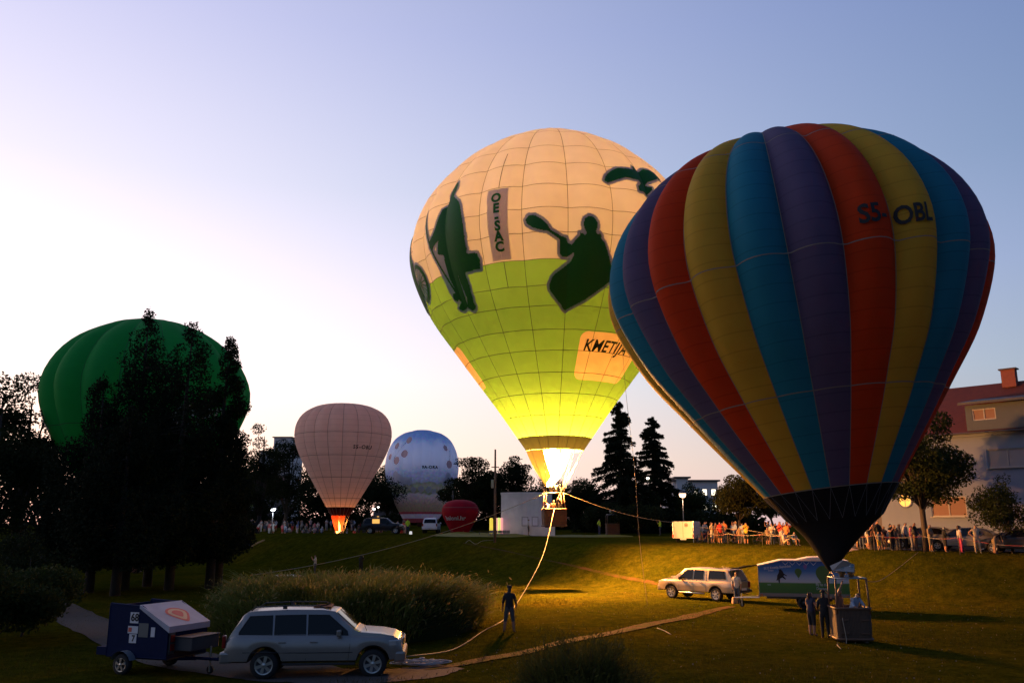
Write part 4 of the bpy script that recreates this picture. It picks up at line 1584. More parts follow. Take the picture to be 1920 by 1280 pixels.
def holed_wall(u0, u1, z0, z1, holes, y0, y1):
    """upright wall in the local u-z plane with real openings"""
    us = sorted({u0, u1, *[h[0] for h in holes], *[h[1] for h in holes]})
    zs = sorted({z0, z1, *[h[2] for h in holes], *[h[3] for h in holes]})
    us = [u for u in us if u0 <= u <= u1]
    zs = [z for z in zs if z0 <= z <= z1]
    mb = MB()
    for a, b in zip(us, us[1:]):
        for c, d in zip(zs, zs[1:]):
            m, n = (a + b) / 2, (c + d) / 2
            if any(h[0] < m < h[1] and h[2] < n < h[3] for h in holes):
                continue
            for y in (y0, y1):
                mb.add([(a, y, c), (b, y, c), (b, y, d), (a, y, d)], [(0, 1, 2, 3)])
    for h in holes:
        a, b, c, d = h
        mb.add([(a, y0, c), (b, y0, c), (b, y1, c), (a, y1, c)], [(0, 1, 2, 3)])
        mb.add([(a, y0, d), (b, y0, d), (b, y1, d), (a, y1, d)], [(3, 2, 1, 0)])
        mb.add([(a, y0, c), (a, y0, d), (a, y1, d), (a, y1, c)], [(3, 2, 1, 0)])
        mb.add([(b, y0, c), (b, y0, d), (b, y1, d), (b, y1, c)], [(0, 1, 2, 3)])
    return mb


def window(t, a, b, c, d, pane, sashes=2, y=.10, fm=FRAME_W, sill=True):
    mb = MB()
    w = .07
    for (x0, x1, zz0, zz1) in ((a, b, c, c + w), (a, b, d - w, d), (a, a + w, c + w, d - w), (b - w, b, c + w, d - w)):
        mb.box(((x0 + x1) / 2, y, (zz0 + zz1) / 2), (x1 - x0, .06, zz1 - zz0))
    for k in range(1, sashes):
        x = a + (b - a) * k / sashes
        mb.box((x, y, (c + d) / 2), (w * 1.1, .058, d - c - 2 * w))
    f = mb.build('window', fm, t)
    for k in range(sashes):
        x0 = a + (b - a) * k / sashes + w * .6
        x1 = a + (b - a) * (k + 1) / sashes - w * .6
        MB().box(((x0 + x1) / 2, y + .03, (c + d) / 2), (x1 - x0, .02, d - c - .1)).build('pane', pane, f)
    if sill:
        MB().box(((a + b) / 2, -.05, c - .04), (b - a + .16, .22, .05)).build('sill', FRAME_W, f)
    return f


def white_house():
    o = Vector((28.0, 66.0, 2.72))
    e = Vector((37.3, 56.6, 2.72))
    ang = math.atan2(e.y - o.y, e.x - o.x)
    t = empty('apartment_house', o, ang)
    tag(t, 'white rendered house with red tiled roof and grey dormer, right edge', 'house')
    ux, uy = math.cos(ang), math.sin(ang)

    def fac(px, py):
        d = at(px, py, 60) - Vector((0, 0, CAM_H))
        # hit the facade plane
        nx, ny = -uy, ux
        k = (o.x * nx + o.y * ny) / (d.x * nx + d.y * ny)
        q = Vector((0, 0, CAM_H)) + d * k
        return (q.x - o.x) * ux + (q.y - o.y) * uy, q.z - o.z
    eaves = fac(1880, 798)[1]
    L = 17.0
    g1a, g1b = fac(1748, 968), fac(1810, 930)
    g2a, g2b = fac(1853, 877), fac(1926, 838)
    h = [(g1a[0], g1b[0], g1a[1], g1b[1]), (g2a[0], g2b[0], g2a[1], g2b[1])]
    h.append((g2b[0] + 1.3, g2b[0] + 3.3, g1a[1], g1b[1]))
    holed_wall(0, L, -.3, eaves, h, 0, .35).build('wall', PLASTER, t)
    D = 9.5
    mb = MB()
    mb.add([(0, 0, -.3), (0, D, -.3), (0, D, eaves), (0, D / 2, eaves + 3.6), (0, 0, eaves)], [(4, 3, 2, 1, 0)])
    mb.add([(L, 0, -.3), (L, D, -.3), (L, D, eaves), (L, D / 2, eaves + 3.6), (L, 0, eaves)], [(0, 1, 2, 3, 4)])
    mb.add([(0, D, -.3), (L, D, -.3), (L, D, eaves), (0, D, eaves)], [(0, 1, 2, 3)])
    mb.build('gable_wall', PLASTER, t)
    MB().box((L / 2 + .005, -.018, .22), (L + .01, .03, 1.0)).build('plinth', PLASTER_D, t)
    mb = MB()
    ov = .55
    sl = 3.6 / (D / 2)
    for s in (0, 1):
        y0, y1 = (-ov, D / 2) if s == 0 else (D + ov, D / 2)
        z0, z1 = eaves - ov * sl + .12, eaves + 3.6 + .12
        mb.add([(-.4, y0, z0), (L + .4, y0, z0), (L + .4, y1, z1), (-.4, y1, z1), (-.4, y0, z0 - .14), (L + .4, y0, z0 - .14), (L + .4, y1, z1 - .14), (-.4, y1, z1 - .14)],
               [(0, 1, 2, 3), (7, 6, 5, 4), (0, 4, 5, 1), (1, 5, 6, 2), (3, 2, 6, 7), (0, 3, 7, 4)])
    rf = mb.build('roof', TILES, t)
    c = fac(1818, 722)
    MB().box((c[0] + 1.5, D / 2 - .5, eaves + 3.9), (.95, .6, 1.3)).build('chimney', mat('chimney_brick', (.24, .07, .045), .9, var=.25, scale=7), rf)
    MB().box((c[0] + 1.5, D / 2 - .5, eaves + 4.6), (1.2, .8, .1)).build('chimney_cap', SLATE, rf)
    MB().tube([(c[0] + 3.0, D / 2 - .6, eaves + 3.2), (c[0] + 3.0, D / 2 - .6, eaves + 4.4)], .12, 8).build('vent_pipe', SLATE, rf)
    MB().tube([(-.4, -ov - .06, eaves - ov * sl + .02), (L + .4, -ov - .06, eaves - ov * sl + .02)], .08, 8).build('gutter', SLATE, rf)
    MB().box((L / 2, -.12, eaves - .55), (L, .2, .12)).build('cornice', PLASTER, t)
    # dormer
    d0 = fac(1816, 780)
    dz0, dz1 = eaves - .25, eaves + 1.55
    wa, wb = fac(1829, 784), fac(1871, 768)
    wz0, wz1 = eaves + .45, eaves + 1.25
    dh = [(wa[0], wb[0], wz0, wz1), (wb[0] + 1.9, wb[0] + 3.6, wz0, wz1)]
    dm = holed_wall(d0[0], L - 1, dz0, dz1, dh, -.62, -.4).build('dormer', BOARD_G, rf)
    MB().add([(d0[0], -.62, dz0), (d0[0], -.62, dz1), (d0[0], 3.0, dz1), (d0[0], 1.0, dz0)], [(0, 1, 2, 3)]).build('dormer_side', BOARD_G, rf)
    MB().add([(d0[0] - .3, -1.1, dz1 + .02), (L, -1.1, dz1 + .02), (L, 3.3, dz1 + .75), (d0[0] - .3, 3.3, dz1 + .75), (d0[0] - .3, -1.1, dz1 + .2), (L, -1.1, dz1 + .2), (L, 3.3, dz1 + .92), (d0[0] - .3, 3.3, dz1 + .92)],
             [(3, 2, 1, 0), (4, 5, 6, 7), (0, 1, 5, 4), (3, 0, 4, 7), (1, 2, 6, 5)]).build('dormer_roof', SLATE, rf)
    for q in dh:
        window(t, *q, BLIND_O, y=-.55, sill=False)
    window(t, *h[0], BLIND_O)
    window(t, *h[1], BLIND)
    window(t, *h[2], BLIND)
    u, z = fac(1697, 938)
    ring = [(u + .5 * math.cos(a), -.03, z + .5 * math.sin(a)) for a in np.linspace(0, 2 * math.pi, 25)]
    w = MB().tube(ring, .07, 6, False).build('round_window', PLASTER, t, True)
    MB().lathe([(.001, -.02), (.46, -.02)], (u, 0, z), 20, 'y').build('lit_pane', LIT_WARM, w)
    for a in (0, 1):
        MB().box((u, -.035, z), (.92 if a else .045, .02, .045 if a else .92)).build('glazing_bar', FRAME_W, w)
    # low wing on the left
    W2 = empty('garage_wing', o + Vector((-ux * 5.2 - uy * 2.0, -uy * 5.2 + ux * 2.0, 0)), ang)
    tag(W2, 'low grey wing of the white house behind the black skirt', 'building')
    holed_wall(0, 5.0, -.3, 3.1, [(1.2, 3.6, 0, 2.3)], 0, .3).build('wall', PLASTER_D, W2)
    MB().box((2.5, 2.6, 3.25), (5.5, 6.0, .25)).build('roof', SLATE, W2)
    MB().box((2.4, .18, 1.15), (2.3, .06, 2.2)).build('garage_door', FRAME_W, W2)
    MB().add([(0, .3, -.3), (0, 5.3, -.3), (0, 5.3, 3.1), (0, .3, 3.1)], [(0, 1, 2, 3)]).build('side_wall', PLASTER_D, W2)


white_house()


def block_house():
    """pale cylinder-fronted concrete hut behind the flying balloon"""
    b = gp(990, 96)
    t = empty('block_house', b)
    tag(t, 'weathered white concrete block house with rounded wall on the upper lawn', 'building')
    m = mat('weathered_concrete', (.70, .66, .67), .9, var=.28, scale=1.1, bump=.3, bscale=8)
    mb = MB()
    pr = [(-2.95, 0)]
    arc = [(-2.95 + 5.6 * k / 12, -1.5 * math.sin(math.pi * (.08 + .84 * k / 12))) for k in range(13)]
    pl = arc + [(2.65, 3.4), (-2.95, 3.4)]
    mb.prism(pl, -.1, 4.45, 'xy')
    w = mb.build('wall', m, t)
    MB().prism([(x * 1.025, y * 1.03) for x, y in pl], 4.452, 4.62, 'xy').build('coping', m, t)
    for x in (-.35, .75):
        MB().box((x, -1.50, 1.5), (.72, .1, 1.0)).build('window', FRAME_W, t)
        MB().box((x, -1.555, 1.5), (.54, .03, .82)).build('shutter', m, t)
    MB().box((1.1, -2.6, .45), (3.4, 1.6, 1.0)).build('loading_step', m, t)
    st = mat('rubble_stone', (.24, .23, .22), .9, var=.35, scale=3, bump=.5, bscale=6)
    wl2 = empty('low_stone_wall', gp(936, 92))
    tag(wl2, 'low rubble stone wall left of the white block house', 'wall')
    rng = random.Random(4)
    for r_ in range(2):
        x = -1.15 + .12 * r_
        while x < 1.1:
            w_ = rng.uniform(.28, .5)
            MB().box((x + w_ / 2, rng.uniform(-.03, .03), .17 + .32 * r_), (w_ - .03, .5, .3), rng.uniform(-.04, .04)).build('stone', st, wl2, bevel=.03)
            x += w_


block_house()


def far_block(name, label, px0, px1, py_top, Y, depth, wm, lit, rows, cols, cat='building', roof=None, base=None):
    """distant building with its windows built"""
    a, c = at(px0, py_top, Y), at(px1, py_top, Y)
    g = float(gz((a.x + c.x) / 2, Y)) - .4 if base is None else base
    w, h = c.x - a.x, a.z - g
    t = empty(name, ((a.x + c.x) / 2, Y, g))
    tag(t, label, cat)
    MB().box((0, depth / 2, h / 2), (w, depth, h)).build('wall', wm, t)
    rng = random.Random(int(px0))
    for i in range(rows):
        for j in range(cols):
            x = -w / 2 + w * (j + .5) / cols
            z = h - h * (i + .75) / (rows + .4)
            f = MB().box((x, -.04, z), (w / cols * .55, .08, h / rows * .42)).build('window', FRAME_W, t)
            MB().box((x, -.09, z), (w / cols * .45, .03, h / rows * .34)).build('pane', lit if lit and rng.random() < .5 else GLASS, f)
    if roof:
        MB().prism([(-w / 2 - .6, h - .05), (w / 2 + .6, h - .05), (w / 2 * .55, h + roof), (-w / 2 * .55, h + roof)], -.6, depth + .6).build('roof', TILES, t)
    else:
        MB().box((0, depth / 2, h + .12), (w + .8, depth + .8, .25)).build('roof', SLATE, t)
    return t


far_block('office_building', 'flat roofed pale building with lit windows behind the round tree', 1262, 1345, 902, 142, 12, CONCRETE, LIT_WHITE, 3, 5)
far_block('stair_tower', 'pale stair tower on the flat roofed building', 1268, 1290, 896, 141.5, 4, CONCRETE, None, 1, 1)
far_block('tower_block', 'tall concrete tower block rising behind the trees, left', 514, 546, 820, 235, 14, CONCRETE, None, 8, 4)
far_block('tower_block', 'slim pale tower seen through the trees, left', 488, 503, 846, 225, 8, CONCRETE, None, 7, 1)
far_block('town_house', 'old house with brown tiled roof behind the crowd, left', 430, 520, 922, 152, 10, PLASTER_D, None, 2, 6, roof=3.4)
far_block('town_house', 'dark low house behind the painted balloon', 700, 835, 955, 190, 10, PLASTER_D, LIT_WARM, 1, 9, roof=2.6)

# hedge masses that close the horizon between the trunks
for k, (x0, x1, Y, H, lab) in enumerate([(-60, 130, 96, 6.5, 'dark thicket at the left edge behind the conifers'), (130, 300, 100, 6.0, 'dark thicket behind the left conifers'), (300, 460, 118, 5.6, 'dark thicket right of the conifers'),
                                         (455, 600, 148, 5.2, 'dark hedge behind the crowd on the left'), (590, 735, 150, 5.2, 'dark hedge behind the pale balloon'), (725, 880, 178, 6.0, 'dark hedge behind the painted balloon'),
                                         (860, 1000, 134, 7.0, 'dark thicket behind the pole and the block house'), (985, 1120, 130, 6.6, 'dark thicket behind the flying basket'), (1090, 1215, 112, 6.0, 'dark thicket at the foot of the spruces'),
                                         (1200, 1275, 110, 5.4, 'dark thicket left of the white trailer'), (1275, 1420, 108, 3.6, 'dark hedge behind the globe lamp')]):
    rng = np.random.default_rng(300 + k)
    a, c = gp(x0, Y), gp(x1, Y)
    L = c.x - a.x
    t = empty('thicket', ((a.x + c.x) / 2, Y, min(a.z, c.z) - .1))
    tag(t, lab, 'hedge', 'dark thickets along the horizon')
    cl = [(rng.uniform(-.5, .5) * L, rng.uniform(-1.5, 1.5), rng.uniform(.15, .85) * H * rng.uniform(.7, 1.05), 1.7, 1.4, 1.3) for _ in range(int(L * H * .22))]
    cl += [(x, rng.uniform(-1, 1), .9, 1.6, 1.5, 1.3) for x in np.arange(-L / 2, L / 2, 1.1)]
    C = clump_points(int(560 * L), cl, rng, .4)
    V, F = leaf_cards(C, .46, rng, .7)
    mobj('foliage', fast_mesh('foliage', V, F), LEAF_DARK, t)
    mb = MB()
    for x in np.arange(-L / 2 + .5, L / 2, 2.2):
        mb.tube([(x, 0, -.3), (x + rng.normal() * .3, 0, H * .6)], [.09, .03], 5)
    mb.build('stem', BARK_D, t)

# ================================================================== vehicles
TYRE = mat('tyre_rubber', (.012, .012, .013), .85, var=.2, bump=.2)
ALLOY = mat('alloy_rim', (.55, .54, .53), .35, .9, var=.1)
BLACK_P = mat('black_plastic', (.018, .018, .02), .6, var=.15)
LAMP_C = mat('headlamp_glass', (.5, .5, .5), .1, .3, var=.1)
LAMP_R = mat('tail_lamp_red', (.20, .008, .008), .25, var=.1)
CHROME = mat('chrome', (.7, .7, .7), .15, 1.0, var=.05)
PLATE = mat('number_plate', (.6, .6, .6), .5, var=.05)


def paint(name, col, metal=.55, rough=.32):
    return mat(name, col, rough, metal, var=.06, scale=2, coat=.15)


def wheel(t, x, y, r, w, rim=ALLOY, spokes=6, name='wheel'):
    side = -1 if y < 0 else 1
    mb = MB().lathe([(r * .62, -w / 2), (r * .93, -w / 2), (r, -w * .32), (r, w * .32), (r * .93, w / 2), (r * .62, w / 2), (r * .62, -w / 2)], (0, 0, 0), 24, 'y')
    wh = mb.build(name, TYRE, t, True)
    wh.location = (x, y, r)
    y0 = side * w * .36
    MB().lathe([(r * .63, side * w * .5), (r * .60, side * w * .46), (r * .56, y0), (.001, y0 - side * .02)], (0, 0, 0), 24, 'y').build('rim_barrel', STEEL_D, wh, True)
    mb = MB()
    for k in range(spokes):
        a = 2 * math.pi * k / spokes + .3
        c, s = math.cos(a), math.sin(a)
        p, q = .10 * r, .58 * r
        hw0, hw1 = .085 * r, .12 * r
        yy = y0 + side * .012
        vs = []
        for d, hw in ((p, hw0), (q, hw1)):
            for e in (-1, 1):
                vs.append((c * d - s * hw * e, yy, s * d + c * hw * e))
        vs += [(x_, y_ + side * .03, z_) for x_, y_, z_ in vs]
        mb.add(vs, [(0, 1, 3, 2), (4, 6, 7, 5), (0, 4, 5, 1), (2, 3, 7, 6), (0, 2, 6, 4), (1, 5, 7, 3)])
    mb.lathe([(.001, y0 + side * .06), (.15 * r, y0 + side * .05), (.17 * r, y0)], (0, 0, 0), 12, 'y')
    mb.lathe([(r * .64, side * w * .5), (r * .65, side * w * .52), (r * .57, side * w * .5), (r * .55, y0)], (0, 0, 0), 24, 'y')
    MB_o = mb.build('rim', rim, wh)
    return wh


class Car:
    """body lofted from cross-sections; x runs from the rear bumper (0) to the nose (L), facing +x"""

    def __init__(self, L, Wd, top, belt, sill, wheels, wr, arch, green=(.93, .78), nose=.10, tail=.06, bumper=.0):
        self.L, self.W, self.top, self.belt, self.sill = L, Wd, np.array(top), np.array(belt), sill
        self.wx, self.wr, self.arch, self.green, self.nose, self.tail = wheels, wr, arch, green, nose, tail
        self.roof = self.top[:, 1].max()

    def zt(self, x):
        return float(np.interp(x, self.top[:, 0], self.top[:, 1]))

    def zb(self, x):
        return min(float(np.interp(x, self.belt[:, 0], self.belt[:, 1])), self.zt(x) - .015)

    def hw(self, x):
        a = max(0, (x - (self.L - .8)) / .8)
        b = max(0, (.5 - x) / .5)
        return self.W / 2 * (1 - self.nose * a ** 2.2 - self.tail * b ** 2.2)

    def side(self, x, z):
        """half width of the cabin side at height z"""
        zb = self.zb(x)
        t = np.clip((z - zb) / max(self.roof - zb, .05), 0, 1)
        h = self.hw(x)
        return h * (self.green[0] + (self.green[1] - self.green[0]) * t)

    def section(self, x):
        h, zt, zb = self.hw(x), self.zt(x), self.zb(x)
        bot = self.sill
        e = max(0, (x - (self.L - .35)) / .35)
        bot += .06 * e
        for w in self.wx:
            d = abs(x - w)
            if d < self.arch:
                bot = max(bot, self.wr * .95 + math.sqrt(self.arch ** 2 - d * d))
        fl = max([0] + [1 - abs(x - w) / (self.arch * 1.5) for w in self.wx])
        hh = h * (1 + .012 * min(1, fl * 1.6))
        zm = max((bot + zb) / 2, bot + .04)
        d = zt - zb
        pts = [(0, bot), (hh * .9, bot), (hh, bot + .05), (hh * 1.004, zm), (hh * .99, zb - min(.05, (zb - zm) * .5)), (h * .955, zb)]
        pts += [(self.side(x, zb + d * .06), zb + d * .08), (self.side(x, zb + d * .82), zb + d * .82), (self.side(x, zb + d) * .93, zb + d * .955), (self.side(x, zb + d) * .6, zt - .004), (0, zt)]
        return pts

    def body(self, t, m):
        xs = set(np.linspace(0, self.L, 60)) | set(self.top[:, 0])
        for w in self.wx:
            xs |= set(w + self.arch * np.sin(np.linspace(-math.pi / 2, math.pi / 2, 15)))
            xs |= {w - self.arch - .01, w + self.arch + .01}
        xs = sorted(x for x in xs if 0 <= x <= self.L)
        xs = [xs[0]] + [b for a, b in zip(xs, xs[1:]) if b - a > .004]
        rows = []
        for x in xs:
            s = self.section(x)
            rows.append([(x, -y, z) for y, z in s] + [(x, y, z) for y, z in s[-2:0:-1]])
        n = len(rows[0])
        v = [p for r_ in rows for p in r_]
        f = [(i * n + k, i * n + (k + 1) % n, (i + 1) * n + (k + 1) % n, (i + 1) * n + k) for i in range(len(rows) - 1) for k in range(n)]
        f.append(tuple(range(n - 1, -1, -1)))
        f.append(tuple((len(rows) - 1) * n + k for k in range(n)))
        mb = MB().add(v, f)
        me = mb.mesh('body')
        bm = bmesh.new()
        bm.from_mesh(me)
        bmesh.ops.recalc_face_normals(bm, faces=bm.faces)
        for e in bm.edges:
            if len(e.link_faces) == 2 and e.calc_face_angle(0) > R(38):
                e.smooth = False
        bm.to_mesh(me)
        bm.free()
        return mobj('body', me, m, t, True)

    def glass(self, t, poly, sides=(-1, 1), m=None, name='side_window', frame=True):
        for s in sides:
            v = [(x, s * (self.side(x, z) + .006), z) for x, z in poly]
            c = np.mean(v, 0)
            mb = MB().add([tuple(p) for p in v], [tuple(range(len(v)))])
            w = mb.build(name, m or GLASS, t)
            if frame:
                ring = [Vector(p) + Vector((0, s * .004, 0)) for p in v] + [Vector(v[0]) + Vector((0, s * .004, 0))]
                MB().tube(ring, .012, 4, False).build('window_seal', BLACK_P, w)

    def screen(self, t, x0, x1, name='windscreen', k=.9, inset=.05):
        """sloping glass between two stations"""
        v = []
        for x in np.linspace(x0, x1, 4):
            z = self.zt(x)
            y = self.side(x, z) * k
            v.append([(x, yy * y, z - .02 * abs(yy) ** 3 + .014) for yy in np.linspace(-1, 1, 7)])
        vv = [p for r_ in v for p in r_]
        f = [(i * 7 + j, i * 7 + j + 1, (i + 1) * 7 + j + 1, (i + 1) * 7 + j) for i in range(3) for j in range(6)]
        dx = .02 if x1 > x0 and self.zt(x1) < self.zt(x0) else -.02
        vv = [(x + dx, y, z) for x, y, z in vv]
        return MB().add(vv, f).build(name, GLASS, t, True)

    def seam(self, t, pts, side, r=.006):
        MB().tube([(x, side * (self.hw(x) * 1.0 + .004 if z < self.zb(x) - .02 else self.side(x, z) + .006), z) for x, z in pts], r, 4).build('door_seam', BLACK_P, t)

    def handle(self, t, x, z, side, m):
        MB().box((x, side * (self.hw(x) + .018), z), (.2, .035, .035)).build('door_handle', m, t, bevel=.01)

    def mirror(self, t, x, z, side, m):
        o = MB().box((x, side * (self.hw(x) + .11), z), (.13, .2, .17)).build('wing_mirror', m, t, bevel=.03)
        MB().box((x, side * (self.hw(x) - .01), z - .06), (.06, .14, .04)).build('mirror_arm', BLACK_P, o)

    def wheels(self, t, w=.24, rim=ALLOY, spokes=6):
        for x in self.wx:
            for s in (-1, 1):
                wheel(t, x, s * (self.W / 2 - w / 2 - .01), self.wr, w, rim, spokes)
            MB().box((x, 0, self.wr), (.1, self.W - .5, .1)).build('axle', BLACK_P, t)

    def lamp(self, t, x, y0, y1, z0, z1, name, m, dx=.06):
        for s in (-1, 1):
            c = ((y0 + y1) / 2 * s)
            MB().box((x, c, (z0 + z1) / 2), (dx, abs(y1 - y0), z1 - z0)).build(name, m, t, bevel=.015)


def make_suv(loc, rz, pm, label, lit=None, far=False, name='off_road_car', rack=True):
    t = empty(name, loc, rz)
    tag(t, label, 'car')
    c = Car(4.89, 1.94, [(0, .98), (.03, 1.04), (.10, 1.16), (.42, 1.70), (.55, 1.79), (.8, 1.825), (1.6, 1.86), (2.6, 1.85), (2.95, 1.80), (3.55, 1.30), (3.7, 1.235), (4.25, 1.19), (4.6, 1.12), (4.76, 1.03), (4.86, .86), (4.89, .70)],
            [(0, .98), (.2, 1.14), (3.4, 1.12), (4.89, 1.1)], .44, (1.09, 4.06), .385, .47)
    c.body(t, pm)
    for a, b in (((.42, 1.18), (1.25, 1.64)), ((1.31, 1.18), (2.17, 1.67)), ((2.25, 1.18), (3.30, 1.66))):
        if a[0] < 1:
            poly = [(.36, 1.19), (.36, 1.25), (.62, 1.66), (1.24, 1.68), (1.27, 1.17)]
        elif a[0] < 2:
            poly = [(1.33, 1.17), (1.31, 1.68), (2.16, 1.69), (2.19, 1.16)]
        else:
            poly = [(2.25, 1.16), (2.23, 1.69), (2.80, 1.68), (3.33, 1.25), (3.36, 1.15)]
        c.glass(t, poly, m=lit if (lit and a[0] == 1.31) else None, sides=(-1, 1))
    c.screen(t, 3.0, 3.52)
    c.screen(t, .40, .13, 'rear_window', .85)
    for s in (-1, 1):
        c.seam(t, [(1.30, 1.14), (1.30, .95), (1.38, .78), (1.55, .60), (1.6, .50)], s)
        c.seam(t, [(2.21, 1.14), (2.22, .50)], s)
        c.seam(t, [(3.40, 1.12), (3.42, .9), (3.38, .50)], s)
        c.seam(t, [(.5, .72), (2.2, .70), (3.5, .70)], s, .012)
        for x in (1.56, 2.42):
            c.handle(t, x, .98, s, pm)
        c.mirror(t, 3.12, 1.22, s, pm)
        if rack:
            rr = MB().tube([(.62, s * .68, 1.80), (.75, s * .69, 1.90), (1.6, s * .70, 1.93), (2.5, s * .69, 1.92), (2.72, s * .68, 1.84)], .022, 6).build('roof_rail', BLACK_P, t, True)
            MB().box((1.55, s * .695, 1.885), (.12, .04, .09)).build('rail_foot', BLACK_P, rr)
        MB().box((-.03, s * .86, 1.0), (.1, .16, .34)).build('tail_lamp', LAMP_R, t, bevel=.03)
        MB().box((4.75, s * .72, .93), (.16, .38, .19)).build('headlamp', LAMP_C, t, bevel=.04)
        MB().box((4.60, s * .93, .93), (.22, .05, .15)).build('indicator', LAMP_C, t, bevel=.02)
    MB().box((4.875, 0, .93), (.05, .95, .2)).build('grille', CHROME, t, bevel=.02)
    for k in range(4):
        MB().box((4.905, 0, .86 + .045 * k), (.03, .86, .014)).build('grille_bar', BLACK_P, t)
    MB().box((4.80, 0, .56), (.32, 1.86, .30)).build('front_bumper', pm, t, bevel=.07)
    MB().box((.04, 0, .58), (.36, 1.88, .30)).build('rear_bumper', pm, t, bevel=.06)
    MB().box((-.148, 0, .62), (.012, .5, .11)).build('number_plate', PLATE, t)
    MB().tube([(3.85, -.6, 1.22), (3.78, -.62, 1.38)], .006, 4).build('aerial', BLACK_P, t)
    MB().tube([(-.15, 0, .42), (-.36, 0, .42), (-.36, 0, .5)], .03, 6).build('tow_bar', BLACK_P, t)
    for s in (-1, 1):
        MB().box((2.58, s * .93, .40), (2.0, .12, .06)).build('running_board', BLACK_P, t, bevel=.015)
    if rack:
        MB().box((2.55, 0, 1.862), (.5, .9, .012)).build('sunroof', GLASS, t)
    c.wheels(t, .27)
    return t


SILVER = paint('silver_paint', (.26, .237, .22))
GOLD = paint('champagne_paint', (.37, .30, .21))
SILVER_D = paint('grey_silver_paint', (.14, .135, .14))
NAVY = paint('black_paint', (.012, .010, .012), .2)
WHITE_P = paint('white_paint', (.70, .70, .72), 0)

SUV_RZ = R(5)
a = gpt(488, 1275)
suv = make_suv((a.x - 1.12, a.y + .98 - .06, a.z), SUV_RZ, SILVER, 'silver off-road estate car on the gravel path in front of the grass clump')
b = gp(752, 102)
make_suv((b.x, b.y, b.z), R(0), NAVY, 'black off-road car with a yellow lit window beside the pale balloon', LIT_WARM, rack=False).location.x -= 4.6
b = gp(806, 108)
make_suv((b.x, b.y - .5, b.z), R(90), WHITE_P, 'white car seen from behind, left of the red balloon', rack=False)


def make_pickup():
    b = gpt(1343, 1127)
    hd = R(180 - 47)
    t = empty('pickup_truck', (0, 0, 0), hd)
    tag(t, 'champagne pickup truck with canopy and raised rear hatch on the lawn', 'pickup')
    c = Car(5.2, 1.80, [(0, 1.08), (.02, 1.10), (.06, 1.30), (.30, 1.74), (.5, 1.78), (1.55, 1.79), (1.75, 1.78), (2.2, 1.80), (3.0, 1.79), (3.3, 1.73), (3.95, 1.27), (4.1, 1.20), (4.7, 1.12), (5.0, 1.03), (5.14, .9), (5.2, .72)],
            [(0, 1.06), (5.2, 1.06)], .46, (1.12, 4.2), .375, .46, (.94, .80))
    # middle of the near rear wheel to the ground point
    M = Matrix.Rotation(hd, 4, 'Z')
    off = M @ Vector((1.12, .85, 0))
    t.location = (b.x - off.x, b.y - off.y, b.z)
    c.body(t, GOLD)
    for poly in ([(.42, 1.22), (.55, 1.66), (1.55, 1.67), (1.6, 1.2)], [(1.95, 1.16), (1.93, 1.66), (2.55, 1.68), (2.6, 1.15)], [(2.68, 1.15), (2.66, 1.68), (3.1, 1.66), (3.62, 1.24), (3.66, 1.14)]):
        c.glass(t, poly)
    c.screen(t, 3.38, 3.92)
    for s in (-1, 1):
        for x in (1.76, 2.62, 3.62):
            c.seam(t, [(x, 1.06 if x > 2 else 1.7), (x, .8), (x, .52)], s)
        c.seam(t, [(.1, 1.08), (1.76, 1.08)], s, .008)
        for x in (2.05, 2.78):
            c.handle(t, x, 1.0, s, CHROME)
        c.mirror(t, 3.45, 1.2, s, BLACK_P)
        MB().box((-.02, s * .80, .92), (.1, .14, .34)).build('tail_lamp', LAMP_R, t, bevel=.02)
        MB().box((5.02, s * .66, .90), (.22, .36, .2)).build('headlamp', LAMP_C, t, bevel=.05)
        MB().tube([(1.85, s * .92, .40), (3.6, s * .92, .40)], .05, 8).build('side_step', ALLOY, t, True)
        MB().tube([(.75, s * .62, 1.81), (1.6, s * .62, 1.83)], .018, 6).build('roof_rail', BLACK_P, t, True)
    MB().box((4.4, 0, 1.20), (.5, .55, .07)).build('bonnet_scoop', GOLD, t, bevel=.025)
    MB().box((-.08, 0, .58), (.2, 1.66, .16)).build('rear_bumper', BLACK_P, t, bevel=.03)
    MB().box((-.19, 0, .7), (.02, .5, .12)).build('number_plate', PLATE, t)
    MB().box((5.1, 0, .58), (.26, 1.7, .28)).build('front_bumper', GOLD, t, bevel=.06)
    # dark load space and the raised hatch
    MB().add([(.015, -.62, 1.12), (.015, .62, 1.12), (.26, .56, 1.66), (.26, -.56, 1.66)], [(0, 1, 2, 3)]).build('load_opening', BLACK_P, t)
    MB().add([(.3, -.62, 1.80), (.3, .62, 1.80), (-.72, .60, 2.02), (-.72, -.60, 2.02), (.3, -.62, 1.77), (.3, .62, 1.77), (-.72, .60, 1.97), (-.72, -.60, 1.97)],
             [(0, 1, 2, 3), (7, 6, 5, 4), (0, 4, 5, 1), (2, 6, 7, 3), (1, 5, 6, 2), (0, 3, 7, 4)]).build('hatch', BLACK_P, t)
    for s in (-1, 1):
        MB().tube([(.2, s * .55, 1.45), (-.35, s * .55, 1.90)], .01, 5).build('hatch_strut', BLACK_P, t)
    MB().tube([(-.1, 0, .45), (-.4, 0, .45)], .03, 6).build('tow_bar', BLACK_P, t)
    c.wheels(t, .25)
    return t, M


PICKUP, PICKUP_M = make_pickup()


